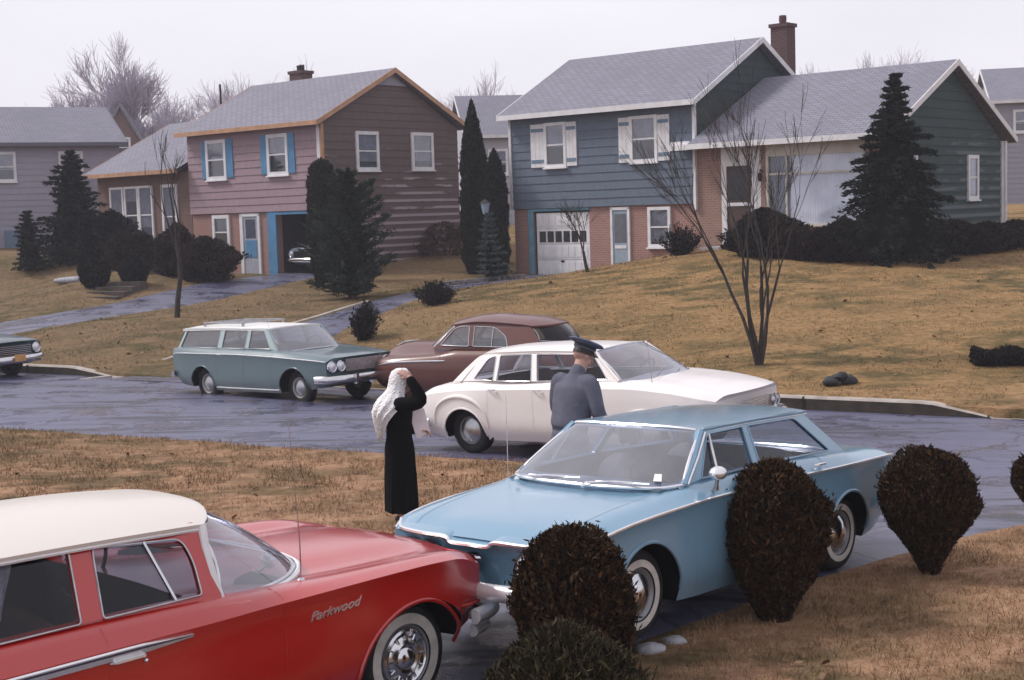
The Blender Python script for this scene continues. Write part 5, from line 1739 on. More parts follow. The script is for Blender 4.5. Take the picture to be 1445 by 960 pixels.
def gable_roof(house, x0, x1, y0, y1, ze, zr, m, over=.35, rake=.25, th=.14, fascia=None, yr=None, rx=(1, 1)):
    """ridge along x. y0/y1 wall lines.  eave height ze is the underside at the eave edge"""
    yr = (y0 + y1) / 2 if yr is None else yr
    X0 = x0 - rake * rx[0]; X1 = x1 + rake * rx[1]
    mb = MB()
    nx = 14; ny = 8
    for (ya, yb) in ((y0 - over, yr), (y1 + over, yr)):
        rows = []
        for i in range(nx + 1):
            x = X0 + (X1 - X0) * i / nx
            rows.append([(x, ya + (yb - ya) * j / ny, ze + (zr - ze) * j / ny + .006 * mnoise.noise(Vector((x, j * .7, ya)))) for j in range(ny + 1)])
        mb.grid(rows, 0, flip=(ya > yb))
    # underside + closed edges
    U = [(y0 - over, ze - th), (yr, zr - th), (y1 + over, ze - th)]
    mb.grid([[(X0, y, z) for y, z in U], [(X1, y, z) for y, z in U]], 0, flip=True)
    roof = mb.build('roof', m, house, angle=20)
    mb = MB()
    f = .03
    for X, s in ((X0, -1), (X1, 1)):
        if (s < 0 and rx[0] == 0) or (s > 0 and rx[1] == 0): continue
        for (ya, yb) in ((y0 - over, yr), (y1 + over, yr)):
            pts = [(X, ya, ze - th - .03), (X, yb, zr - th - .03), (X, yb, zr + .012), (X, ya, ze + .012)]
            mb.prism(pts, (s * f, 0, 0))
    for ya, s in ((y0 - over, -1), (y1 + over, 1)):
        mb.box(X0 - .0, X1 + .0, min(ya, ya + s * f), max(ya, ya + s * f), ze - th - .02, ze + .0)
    o = mb.build('fascia', fascia or trimw, roof, smooth=False)
    bm = bmesh.new(); bm.from_mesh(o.data); bmesh.ops.recalc_face_normals(bm, faces=bm.faces); bm.to_mesh(o.data); bm.free()
    return roof


def wall_box(house, x0, x1, y0, y1, z0, z1, m, gable=None, name='wall', xg=(True, True)):
    mb = MB()
    mb.box(x0, x1, y0, y1, z0, z1)
    if gable:
        yr, zr = gable
        mb.prism([(x0, y0, z1), (x0, y1, z1), (x0, yr, zr)], (x1 - x0, 0, 0))
    return mb.build(name, m, house, smooth=False)


def chimney(roof, x, y, z0, z1, w=.6, d=.6, pot=True):
    mb = MB(); mb.box(x - w / 2, x + w / 2, y - d / 2, y + d / 2, z0, z1 - .12); mb.box(x - w / 2 - .05, x + w / 2 + .05, y - d / 2 - .05, y + d / 2 + .05, z1 - .12, z1)
    if pot:
        mb.lathe([(.11, z1), (.13, z1 + .15), (.12, z1 + .28), (.09, z1 + .28), (.09, z1)], 14, Matrix.Translation((x, y, 0)), 0)
    return mb.build('chimney', brick_chim, roof, angle=30)


def house_empty(name, P0, deg, label, cat='house', group=None): return empty(name, (P0[0], P0[1], 0), (0, 0, R(deg)), label, cat, group)


TH = -40.5
# ---------------- grey-blue split level house on the right
def blue_house():
    H = house_empty('split_level_house', (.18, 48.0), TH, 'split-level house with grey-blue siding, white shutters, white garage door and green gable end')
    L = 7.23; W = 7.3; zs = 3.1; ze = 6.2; zr = 8.3
    sid = siding_mat('siding_blue', (.125, .155, .205)); sidg = siding_mat('siding_green', (.045, .068, .070), (.25, .27, .28), .27, .3)
    garage = (.84, 3.15, .9, 3.0)
    # walls: brick below, backing above
    mb = MB()
    for a, b in intervals(0, L, [(.84, 3.15)]): mb.box(a, b, .06, .3, .3, zs)
    mb.box(.84, 3.15, .06, .3, 3.0, zs)
    mb.box(0, .25, .3, W, .3, zs); mb.box(L - .25, L, .3, W, .3, zs); mb.box(.25, L - .25, W - .25, W, .3, zs)
    mb.build('brick_wall', brick_pink, H, smooth=False)
    mb = MB(); mb.box(-.01, L + .0, 0.0, W, zs, ze - .1)
    mb.prism([(0.0, .0, ze - .1), (0.0, W, ze - .1), (0.0, W / 2, zr - .15)], (L, 0, 0))
    mb.build('upper_wall', sid, H, smooth=False)
    ws = [(1.46, 2.36, 4.42, 5.87, .88, 2.79), (4.9, 5.93, 4.42, 5.86, 4.46, 6.38)]
    lap_siding(H, 'siding', 'x', 0.0, -.02, L + .02, zs, ze - .08, sid, [(a, b, c, d) for a, b, c, d, e, f in ws])
    lap_siding(H, 'gable_siding', 'y', L + .0, 0, W, 4.4, zr - .12, sidg, gable=(W / 2, zr - .12, ze - .12), sign=1)
    lap_siding(H, 'rear_siding', 'y', -.01, 0, W, zs, zr - .12, sid, gable=(W / 2, zr - .12, ze - .12), sign=-1)
    for a, b, c in ((L - .02, L + .07, 2.9), (-.07, .02, zs)):
        mb = MB(); mb.box(a, b, -.055, .05, c, ze - .1); mb.build('corner_board', trimw, H, smooth=False)
    for a, b, c, d, s0, s1 in ws:
        window(H, 'x', 0, -1, a, b, c, d, .10, curt=.62)
        shutter(H, 0, s0, a - .0, c + .02, d - .02, trimw, mat('batten_blue', (.12, .19, .26), .6)); shutter(H, 0, b, s1, c + .02, d - .02, trimw, mat('batten_blue', (.12, .19, .26), .6))
    r = gable_roof(H, 0, L, 0, W, ze, zr, roofg, .38, .28)
    chimney(r, 6.75, 6.3, 6.0, 9.0, .62, .55)
    # garage door with a row of lights
    mb = MB(); g0, g1, gz0, gz1 = .84, 3.15, .88, 3.0
    mb.box(g0 + .08, g1, .10, .14, gz0, gz1 - .06)
    for k in range(4):
        za = gz0 + .02 + k * .515; zb = za + .49
        mb.box(g0 + .10, g1 - .02, .075, .10, za, zb)
        for i in range(8):
            p = g0 + .14 + i * (g1 - g0 - .2) / 8; q = p + (g1 - g0 - .2) / 8 - .05
            if k != 2: mb.box(p, q, .062, .075, za + .07, zb - .07)
    gd = mb.build('garage_door', trimw, H, smooth=False)
    mb = MB()
    for i in range(6):
        p = g0 + .22 + i * (g1 - g0 - .3) / 6; q = p + .26
        mb.box(p, q, .062, .072, gz0 + 1.10, gz0 + 1.46)
    mb.build('garage_window', mat('dark_pane', (.015, .015, .02), .15), gd, smooth=False)
    mb = MB(); mb.box(1.95, 2.07, .045, .062, 1.32, 1.38); mb.build('handle', darkm, gd, smooth=False)
    mb = MB(); mb.box(.62, .84, .02, .3, .6, 3.08); mb.box(.84, 3.2, .02, .05, 3.0, 3.09); mb.build('door_frame', mat('post_blue', (.11, .25, .33), .6, 0, .2, 3), H, smooth=False)
    # side door with glass
    mb = MB(); mb.box(4.02, 4.10, .0, .08, .9, 3.05); mb.box(4.69, 4.77, .0, .08, .9, 3.05); mb.box(4.02, 4.77, .0, .08, 2.97, 3.06)
    mb.build('door_frame', trimw, H, smooth=False)
    mb = MB(); mb.box(4.10, 4.69, .03, .055, .9, 2.97); d = mb.build('door', mat('door_pale_blue', (.26, .33, .40), .6), H, smooth=False)
    mb = MB(); mb.box(4.17, 4.62, .018, .028, 1.95, 2.85); mb.build('pane', mat('door_glass', (.13, .14, .16), .15), d, smooth=False)
    mb = MB(); mb.box(4.17, 4.62, .016, .030, 1.75, 1.85); mb.build('rail', trimw, d, smooth=False)
    window(H, 'x', .06, -1, 5.47, 6.32, 1.78, 3.03, .10, curt=.95)
    # ---- living wing
    x0 = L; x1 = L + 6.3; Wd = 8.0; we = 4.86; wr = 7.05; zb = 1.2
    bw = brick_mat('brick_tan', (.27, .15, .115), (.33, .19, .15), (.34, .27, .24))
    pw0, pw1 = x0 + 2.46, x0 + 5.57
    mb = MB()
    for a, b in intervals(x0 + .005, x1, [(x0 + .93, x0 + 2.25), (pw0, pw1)]): mb.box(a, b, .05, .3, zb, we - .05)
    mb.box(pw0, pw1, .05, .3, zb, 2.4)
    mb.build('front_wall', bw, H, smooth=False)
    mb = MB(); mb.box(x0 + .01, x1 - .03, .3, Wd, zb, we - .12); mb.prism([(x0 + .01, .3, we - .12), (x0 + .01, Wd, we - .12), (x0 + .01, Wd / 2, wr - .3)], (x1 - x0 - .04, 0, 0))
    mb.build('wing_wall', sidg, H, smooth=False)
    lap_siding(H, 'wing_siding', 'y', x1 - .02, .05, Wd, zb + .1, wr - .12, sidg, [(.9, 1.5, 3.2, 4.3), (5.3, 6.15, 2.95, 4.3)], gable=(Wd / 2, wr - .12, we - .1), sign=1)
    window(H, 'y', x1 - .02, 1, 1.0, 1.75, 3.25, 4.3, .09, curt=.7)
    window(H, 'y', x1 - .02, 1, 5.3, 6.1, 2.95, 4.3, .11, curt=.95)
    mb = MB(); mb.box(x1 - .03, x1 + .05, Wd - .06, Wd + .04, zb, we - .1); mb.tube([(x1 + .10, Wd + .08, we - .1), (x1 + .10, Wd + .08, zb + .3)], .05, 8)
    mb.build('downspout', trimw, H, smooth=False)
    rw = gable_roof(H, x0 + .12, x1, 0, Wd, we, wr, roofg, .55, .28, fascia=trimw, rx=(0, 1))
    mb = MB(); mb.box(x0 - .55, x0 + .12, -.58, -.45, we - .17, we - .0); mb.box(x0 - .55, x0 + .12, -.45, -.02, we - .02, we + .10)
    mb.build('entry_eave', trimw, H, smooth=False)
    # entrance
    mb = MB(); mb.box(x0 + .93, x0 + 1.10, .02, .12, 1.8, we - .1); mb.box(x0 + 1.95, x0 + 2.12, .02, .12, 1.8, we - .1); mb.box(x0 + 1.10, x0 + 1.95, .02, .12, 4.16, we - .1)
    mb.box(x0 + 2.12, x0 + 2.26, .04, .2, 1.8, we - .1)
    mb.build('door_frame', trimw, H, smooth=False)
    mb = MB(); mb.box(x0 + 1.10, x0 + 1.95, .06, .10, 1.84, 4.16)
    d = mb.build('front_door', mat('door_brown', (.055, .028, .022), .6, 0, .3, 5), H, smooth=False)
    mb = MB(); mb.box(x0 + 1.10, x0 + 1.95, .045, .062, 2.98, 3.08); mb.build('rail', trimw, d, smooth=False)
    mb = MB(); mb.box(x0 + 1.20, x0 + 1.85, .052, .060, 3.16, 4.05); mb.build('pane', mat('dark_pane', (.015, .015, .02), .15), d, smooth=False)
    mb = MB(); mb.ball((x0 + 1.82, .04, 2.85), .035, 10); mb.build('handle', chrome_dull, d)
    mb = MB(); mb.tube([(x0 + 2.33, .06, 3.95), (x0 + 2.33, -.10, 4.02), (x0 + 2.33, -.12, 3.95)], .02, 6); mb.lathe([(.001, .14), (.05, .12), (.07, 0), (.05, -.12), (.001, -.13)], 10, Matrix.Translation((x0 + 2.33, -.12, 3.80)))
    mb.build('wall_lamp', seamm, H)
    mb = MB(); mb.box(x0 + .8, x0 + 2.3, -1.0, .05, 1.3, 1.80); mb.box(x0 + .95, x0 + 2.15, -1.35, -1.0, 1.3, 1.62)
    mb.build('stoop', concrete, H, smooth=False)
    # picture window
    mb = MB(); mb.box(pw0, pw0 + .07, .0, .12, 2.4, we - .1); mb.box(pw1 - .07, pw1, .0, .12, 2.4, we - .1); mb.box(pw0, pw1, .0, .12, 2.33, 2.42); mb.box(pw0 + .07, pw1 - .07, .0, .12, 4.38, we - .1)
    mb.box(pw0 + .07, pw1 - .07, .03, .10, 3.84, 3.90); mb.box(pw0 + .62, pw0 + .68, .03, .10, 2.42, 4.38)
    w_ = mb.build('picture_window', [mat('trim_cream', (.60, .56, .50), .6, 0, .1, 3)], H, smooth=False)
    mb = MB(); mb.box(pw0 + .05, pw1 - .05, .075, .08, 2.4, 4.4); mb.build('pane', glass('picture_glass', (.93, .94, .97), 1.2, .03, .03), w_, smooth=False)
    mb = MB(); rows = []
    for i in range(60):
        a = pw0 + .75 + (pw1 - pw0 - .85) * i / 59; rows.append([(a, .095 + .015 * (i % 2), z) for z in (2.42, 4.38)])
    mb.grid(rows, 0, flip=True); mb.build('curtain', mat('curtain_pale', (.80, .82, .92), .9, 0, .2, 2), w_, smooth=False)
    mb = MB(); mb.box(pw0 + .02, pw1 - .02, .2, .22, 2.4, 4.4); mb.build('room', mat('room_blue', (.08, .12, .17), .9), w_, smooth=False)
    return H


def pink_house():
    H = house_empty('split_level_house', (-12.1, 54.6), TH, 'split-level house with pink front, brown weathered gable end, orange fascia and open garage')
    L = 7.48; W = 7.0; zs = 3.3; ze = 6.38; zr = 8.35
    sid = siding_mat('siding_pink', (.33, .235, .265)); sidb = siding_mat('siding_brown', (.135, .100, .096), (.38, .30, .33), .27, .95)
    mb = MB()
    for a, b in intervals(0, L, [(4.9, 7.3)]): mb.box(a, b, .06, .3, .3, zs)
    mb.box(4.9, 7.3, .06, .3, 3.22, zs)
    mb.box(0, .25, .3, W, .3, zs); mb.box(L - .25, L - .01, .3, W, .3, zs); mb.box(.25, L - .25, W - .25, W, .3, zs)
    mb.box(4.6, 4.75, .3, W - .25, .3, zs)
    mb.build('brick_wall', brick_pink, H, smooth=False)
    mb = MB(); mb.box(4.751, 4.78, .31, W - .26, 1.03, 3.29); mb.box(L - .29, L - .252, .31, W - .26, 1.03, 3.29); mb.box(4.78, L - .29, W - .30, W - .262, 1.03, 3.29); mb.box(4.78, L - .29, .31, W - .30, 3.26, 3.29); mb.build('garage_shade_sheets', mat('garage_shade', (.03, .024, .024), .9), H, smooth=False)  # dark sheets added over the brick to stand for the garage's shade
    mb = MB(); mb.box(4.75, 7.25, .1, W - .3, .98, 1.03); mb.build('garage_floor', concrete, H, smooth=False)
    mb = MB(); mb.box(-.01, L - .01, 0.0, W, zs, ze - .1); mb.prism([(0, 0, ze - .1), (0, W, ze - .1), (0, W / 2, zr - .15)], (L - .01, 0, 0))
    mb.build('upper_wall', sid, H, smooth=False)
    ws = [(1.13, 2.32, 4.55, 6.03, .87, 2.70), (4.65, 5.79, 4.58, 6.05, 4.29, 6.14)]
    lap_siding(H, 'siding', 'x', 0.0, -.02, L + .02, zs, ze - .08, sid, [(a, b, c, d) for a, b, c, d, e, f in ws])
    hs = [(1.62, 2.75, 4.65, 6.05), (4.43, 5.61, 4.68, 6.07)]
    lap_siding(H, 'gable_siding', 'y', L + .0, 0, W, 1.08, zr - .12, sidb, hs, gable=(W / 2, zr - .12, ze - .12), sign=1)
    lap_siding(H, 'rear_siding', 'y', -.01, 0, W, zs, zr - .12, sid, gable=(W / 2, zr - .12, ze - .12), sign=-1)
    for a, b, c, d in hs: window(H, 'y', L, 1, a, b, c, d, .12, curt=.85)
    for a, b, c, d, s0, s1 in ws:
        window(H, 'x', 0, -1, a, b, c, d, .13, curt=.6)
        shutter(H, 0, s0, a, c + .06, d - .0, blueshut); shutter(H, 0, b, s1, c + .06, d - .0, blueshut)
    mb = MB(); mb.box(L - .0, L + .10, -.06, .06, 4.4, ze - .1); mb.build('corner_board', trimo, H, smooth=False)
    mb = MB(); mb.box(L - .16, L - .0, -.055, .0, 3.3, ze - .1); mb.build('corner_board', trimw, H, smooth=False)
    mb = MB(); mb.box(L + .0, L + .06, -.05, .05, 1.0, 4.4); mb.build('corner_board', trimw, H, smooth=False)
    r = gable_roof(H, 0, L, 0, W, ze, zr, roofg, .38, .28, fascia=trimo)
    # louvre at the peak
    mb = MB(); mb.prism([(L + .03, W / 2 - .8, zr - .62), (L + .03, W / 2 + .8, zr - .62), (L + .03, W / 2, zr - .16)], (.04, 0, 0)); mb.build('gable_vent', mat('vent_grey', (.28, .27, .32), .7), H, smooth=False)
    chimney(r, .95, 5.0, 6.8, 8.9, .70, .6, False)
    mb = MB(); mb.lathe([(.001, 8.8), (.16, 8.78), (.16, 8.98), (.001, 9.05)], 10, Matrix.Translation((.95, 5.0, .12))); mb.box(.95 - .22, .95 + .22, 4.98, 5.02, 9.10, 9.14); mb.build('chimney_cowl', seamm, r)
    # ground floor window, door, garage opening
    window(H, 'x', .06, -1, 1.25, 2.25, 1.95, 3.24, .13, curt=0, muntin=False)
    mb = MB(); mb.box(2.85, 3.02, .0, .1, .98, 3.25); mb.box(3.86, 3.98, .0, .1, .98, 3.25); mb.box(2.85, 3.98, .0, .1, 3.15, 3.26); mb.build('door_frame', trimw, H, smooth=False)
    mb = MB(); mb.box(3.02, 3.86, .03, .055, 1.0, 3.15); d = mb.build('door', mat('door_grey', (.33, .35, .42), .6), H, smooth=False)
    mb = MB(); mb.box(3.16, 3.72, .018, .028, 2.35, 3.05); mb.build('pane', house_glass, d, smooth=False)
    mb = MB(); mb.box(3.12, 3.76, .014, .029, 1.65, 2.28); mb.build('panel', blueshut, d, smooth=False)
    mb = MB(); mb.box(4.42, 4.9, .0, .1, .9, 3.3); mb.box(4.9, 7.3, .0, .07, 3.18, 3.28); mb.build('garage_post', blueshut, H, smooth=False)
    # ---- low wing to the left
    x0 = -6.2; Wd = 8.0; we = 5.05; wr = 7.25; zb = 1.2
    mb = MB(); mb.box(x0, -.02, .05, Wd, zb, we - .1); mb.prism([(x0, .05, we - .1), (x0, Wd, we - .1), (x0, Wd / 2, wr - .2)], (-x0 - .02, 0, 0))
    mb.build('wing_wall', brick_mat('brick_brown', (.15, .085, .07), (.19, .105, .085), (.2, .16, .15)), H, smooth=False)
    rw = gable_roof(H, x0, -.15, 0, Wd, we, wr, roofg, .45, .25, fascia=trimo, rx=(1, 0))
    mb = MB(); mb.tube([(-4.2, 5, 6.4), (-4.2, 5, 8.8)], .045, 6); mb.tube([(-4.2, 5, 6.4), (-4.2, 5, 7.6)], .13, 6); mb.build('vent_pipe', seamm, rw)
    for a in (-5.3, -4.3, -3.35): window(H, 'x', .05, -1, a, a + .93, 2.2, 4.5, .09, curt=.75 if a != -4.3 else .3)
    window(H, 'x', .05, -1, -1.83, -.85, 2.0, 4.5, .12, curt=.9)
    return H


def grey_house():
    H = house_empty('two_storey_house', (-36.5, 54.8), 26.5, 'pale grey-lavender sided house with grey roof at the left edge')
    L = 21.4; W = 8.0; ze = 6.67; zr = 8.55
    s_ = siding_mat('siding_lavender', (.33, .315, .39), var=.06)
    mb = MB(); mb.box(0, L, 0, W, 1.2, ze - .1); mb.prism([(0, 0, ze - .1), (0, W, ze - .1), (0, W / 2, zr - .2)], (L, 0, 0)); mb.build('wall', s_, H, smooth=False)
    wx = [(16.0, 17.0), (18.75, 19.75), (12.5, 13.6), (8, 9.1)]
    wz = (5.1, 6.35)
    hs = []
    ws = [(15.95, 16.95, 5.0, 6.3), (18.75, 19.8, 5.0, 6.3), (12.3, 13.3, 5.0, 6.3)]
    lap_siding(H, 'siding', 'x', 0, 0, L, 1.5, ze - .08, s_, [w for w in ws])
    lap_siding(H, 'gable_siding', 'y', L, 0, W, 1.5, zr - .12, s_, gable=(W / 2, zr - .12, ze - .12), sign=1)
    for a, b, c, d in ws: window(H, 'x', 0, -1, a, b, c, d, .12, curt=.7)
    mb = MB(); mb.box(16.3, 16.9, -.2, 0, 2.0, 2.9); mb.build('cellar_hatch', mat('hatch_blue', (.12, .18, .25), .7), H, smooth=False)
    gable_roof(H, 0, L, 0, W, ze, zr, roofg, .45, .3, fascia=mat('fascia_dark', (.10, .10, .13), .7))
    return H


def back_house(name, P0, deg, L, W, z0, ze, zr, label, wins=(), c=(.42, .41, .46), roofm=None):
    H = house_empty(name, P0, deg, label)
    s_ = siding_mat('siding_' + str(abs(hash(label)) % 9999), c, var=.06)
    wall_box(H, 0, L, 0, W, z0, ze - .1, s_, (W / 2, zr - .2))
    lap_siding(H, 'siding', 'x', 0, 0, L, z0 + .3, ze - .08, s_, wins)
    for a, b, cc, d in wins: window(H, 'x', 0, -1, a, b, cc, d, .12, curt=.7)
    gable_roof(H, 0, L, 0, W, ze, zr, roofm or roofg, .4, .3)
    return H


blue_house(); pink_house(); grey_house()
back_house('two_storey_house', (-1.8, 72), 8, 9.0, 8, 1.5, 6.9, 9.2, 'pale house glimpsed in the gap between the two split-level houses', [(.9, 1.9, 4.9, 6.2), (3, 4, 4.9, 6.2)])
back_house('two_storey_house', (25.6, 75), -12, 10, 8, 1.5, 8.0, 10.0, 'distant grey house with white windows at the right edge behind the green gable', [(.9, 1.9, 6.3, 7.5), (2.6, 3.6, 6.3, 7.5), (5, 6, 6.3, 7.5)], (.30, .30, .36))
# steep brown gable seen over the low wing's roof
def steep_house():
    H = house_empty('steep_gabled_house', (-24.2, 84), 8, 'brown steep-gabled house peeking over the low roof beside the pink house')
    s_ = siding_mat('siding_steep', (.20, .13, .12)); 
    mb = MB(); mb.box(0, 3.4, 0, 8, 1.5, 6.6); mb.prism([(0, 0, 6.6), (3.4, 0, 6.6), (1.7, 0, 9.9)], (0, 8, 0)); mb.build('wall', s_, H, smooth=False)
    mb = MB()
    for sx in (-1, 1): mb.prism([(1.7, -.2, 10.1), (1.7 + sx * 2.1, -.2, 6.2), (1.7 + sx * 2.1, -.2, 6.0), (1.7, -.2, 9.85)], (0, 8.4, 0))
    mb.build('roof', roofg, H, smooth=False)
    window(H, 'x', 0, -1, 1.2, 2.2, 6.9, 8.1, .12, curt=.5)
steep_house()
plain_sedan((-5.75, 52.75, 1.06, -130.5, 0, 0), 'pale blue and white sedan parked inside the open garage of the pink house', paint('paint_pale_blue', (.52, .64, .80), .3, .5, .3), paint('paint_ivory3', (.75, .75, .75), .4, .3, .2))
plain_sedan((-13.5, 33.65, -.48, -31.5, .3, 0), 'dark teal sedan with orange number plate, mostly cut off by the left edge', paint('paint_dark_teal', (.02, .06, .08), .3, .6, .3), paint('paint_dark_teal', (.02, .06, .08), .3, .6, .3), (2.70, .0, .52, '', mat('plate_orange', (.55, .28, .10), .5), None, 1))
# ------------------------------------------------------------------ vegetation
def leaf_mat(name, lo, hi, tip=None, rough=.8):
    m, nt, b, out = newmat(name)
    g = N(nt, 'ShaderNodeNewGeometry'); v = objc(nt)
    n1 = noise(nt, v, 2.2, 4, .6)
    c = ramp(nt, g.outputs['Random Per Island'], [(.0, lo), (.75, hi)] + ([(1.0, tip)] if tip else []))
    c = mixc(nt, mathn(nt, 'MULTIPLY', n1, .6), c, tuple(x * .55 for x in lo))
    nt.links.new(c, b.inputs['Base Color']); b.inputs['Roughness'].default_value = rough; b.inputs['Specular IOR Level'].default_value = .15
    MATS[name] = m
    return m


L_spruce = leaf_mat('needles_dark', (.006, .011, .008), (.018, .026, .019), (.034, .040, .030))
L_pine = leaf_mat('needles_pine', (.010, .022, .015), (.034, .055, .038), (.075, .065, .05))
L_blue = leaf_mat('needles_bluish', (.04, .065, .062), (.10, .14, .14), (.15, .18, .18))
L_arb = leaf_mat('scales_arborvitae', (.006, .010, .007), (.018, .024, .014), (.03, .034, .02))
L_top = leaf_mat('fronds_bronze', (.018, .011, .006), (.055, .032, .015), (.15, .070, .028))
L_bush = leaf_mat('fronds_olive', (.020, .018, .009), (.065, .055, .024), (.115, .08, .045))
L_brown = leaf_mat('leaves_dark_brown', (.014, .010, .009), (.040, .026, .020), (.07, .042, .03))
L_dark = leaf_mat('leaves_blackish', (.006, .006, .006), (.020, .018, .014), (.035, .028, .02))
L_rust = leaf_mat('twig_leaves', (.05, .03, .022), (.12, .07, .045), (.17, .10, .06))
bark = mat('bark', (.035, .026, .022), .9, 0, .4, 9, bumps=.5)
bark_pale = mat('bark_pale', (.10, .085, .08), .9, 0, .35, 9, bumps=.4)
bark_lav = mat('bark_far_hazed', (.40, .36, .43), .95, 0, .2, 3)  # far bark paled to lavender, fading into haze put into the colour
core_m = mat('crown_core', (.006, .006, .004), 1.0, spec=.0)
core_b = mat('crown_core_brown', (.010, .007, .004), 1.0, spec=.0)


def leaves(C, D, S, L, W, name, m, parent, extra=None, m2=None):
    """rhombic leaf faces; C centres, D long axis, S side axis"""
    n = len(C)
    V = np.empty((n * 4, 3))
    V[0::4] = C - D * L[:, None] * .5; V[1::4] = C + S * W[:, None] * .5; V[2::4] = C + D * L[:, None] * .5; V[3::4] = C - S * W[:, None] * .5
    F = np.arange(n * 4)
    me = bpy.data.meshes.new(name)
    ev = []; ef = []
    if extra: ev, ef = extra
    nv = n * 4 + len(ev)
    me.vertices.add(nv); co = np.concatenate([V, np.array(ev, float).reshape(-1, 3)]) if len(ev) else V
    me.vertices.foreach_set('co', co.ravel())
    loops = list(F); starts = list(range(0, n * 4, 4)); tot = [4] * n
    for f in ef:
        starts.append(len(loops)); tot.append(len(f)); loops.extend([i + n * 4 for i in f])
    me.loops.add(len(loops)); me.loops.foreach_set('vertex_index', loops)
    me.polygons.add(len(starts)); me.polygons.foreach_set('loop_start', starts); me.polygons.foreach_set('loop_total', tot)
    me.materials.append(m)
    if ef:
        me.materials.append(m2 or core_m); me.polygons.foreach_set('material_index', [0] * n + [1] * len(ef))
    me.update(calc_edges=True); me.validate()
    o = bpy.data.objects.new(name, me); col.objects.link(o)
    if parent: o.parent = parent
    return o


def unit(a): return a / (np.linalg.norm(a, axis=1)[:, None] + 1e-9)


def rand_side(D):
    r = rng.normal(size=D.shape); s = np.cross(D, r); return unit(s)


def shaped(parent, n, prof, L, W, m, seed=0, upness=.6, noise_amp=.12, depth=.35, core=.80, name='crown', m2=None, sq=(1, 1), nscale=3.0, lump=1.0, tuft=0):
    """crown whose radius follows prof (list of (z,r)); leaves in a shell plus a dark core"""
    zs = [p[0] for p in prof]; f = pchip(zs, [p[1] for p in prof])
    Z = []; 
    w = np.array([max(f(z), .02) for z in np.linspace(zs[0], zs[-1], 60)]); cz = np.linspace(zs[0], zs[-1], 60)
    Z = rng.choice(cz, n, p=w / w.sum()) + rng.uniform(-.5, .5, n) * (zs[-1] - zs[0]) / 60
    Z = np.clip(Z, zs[0], zs[-1])
    A = rng.uniform(0, 2 * math.pi, n)
    rad = np.array([f(z) for z in Z])
    nz_ = np.array([mnoise.noise(Vector((math.cos(a) * nscale * .5 + seed, math.sin(a) * nscale * .5, z * nscale))) + .5 * mnoise.noise(Vector((math.cos(a) * nscale * 1.6 + seed, math.sin(a) * nscale * 1.6, z * nscale * 2.6))) for a, z in zip(A, Z)])
    dep = 1 - depth * rng.beta(1.1, 2.6, n)
    Rr = rad * dep * (1 + noise_amp * nz_ * lump * 1.6) 
    C = np.stack([np.cos(A) * Rr * sq[0], np.sin(A) * Rr * sq[1], Z], 1)
    if tuft:
        # upright tufts: leaves pull towards random ridges that stand proud of the clipped surface
        for q in range(tuft):
            a0 = rng.uniform(0, 6.283); z0_ = rng.uniform(.25, .97) * zs[-1]; wz = rng.uniform(.05, .12) * zs[-1]; wa = rng.uniform(.08, .2)
            da = np.abs((A - a0 + math.pi) % (2 * math.pi) - math.pi); g_ = np.exp(-(da / wa) ** 2 - ((Z - z0_) / wz) ** 2)
            amp = rng.uniform(.008, .028); C[:, 0] += np.cos(A) * g_ * amp; C[:, 1] += np.sin(A) * g_ * amp; C[:, 2] += g_ * amp * 1.3
    shoot = (rng.random(n) < (.05 if tuft else .03)); kk = np.where(shoot, rng.uniform(1.02, 1.13, n), 1.0); C[:, 0] *= kk; C[:, 1] *= kk; C[:, 2] += (kk - 1) * .25
    out = np.stack([np.cos(A), np.sin(A), np.zeros(n)], 1)
    D = unit(out * (1 - upness) + np.array([0, 0, upness]) + rng.normal(size=(n, 3)) * .35)
    S = rand_side(D)
    Ls = L * rng.uniform(.5, 1.4, n) * np.where(shoot, 1.35, 1); Ws = W * rng.uniform(.6, 1.3, n)
    mb = MB()
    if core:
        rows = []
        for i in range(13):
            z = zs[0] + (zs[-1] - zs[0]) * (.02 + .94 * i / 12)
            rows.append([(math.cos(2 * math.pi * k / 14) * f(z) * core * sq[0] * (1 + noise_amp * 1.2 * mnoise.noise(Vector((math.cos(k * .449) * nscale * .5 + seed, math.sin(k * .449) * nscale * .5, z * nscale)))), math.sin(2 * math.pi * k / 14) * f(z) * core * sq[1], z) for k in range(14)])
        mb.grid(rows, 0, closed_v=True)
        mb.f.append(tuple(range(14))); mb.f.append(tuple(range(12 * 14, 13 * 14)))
    return leaves(C, D, S, Ls, Ws, name, m, parent, (mb.v, mb.f), m2)


def trunk_part(parent, h, r, m=bark, lean=(0, 0), name='trunk', z0=-.15):
    mb = MB(); mb.tube([(0, 0, z0), (lean[0] * .3, lean[1] * .3, h * .3), (lean[0], lean[1], h)], [r * 1.25, r, r * .5], 9)
    return mb.build(name, m, parent)


def plant(name, x, y, label, cat, group=None, rot=None, z=None, k='far'):
    zz = ground_z(x, y) if z is None else z
    return empty(name, (x, y, zz), (0, 0, rng.uniform(0, 6.28) if rot is None else rot), label, cat, group)


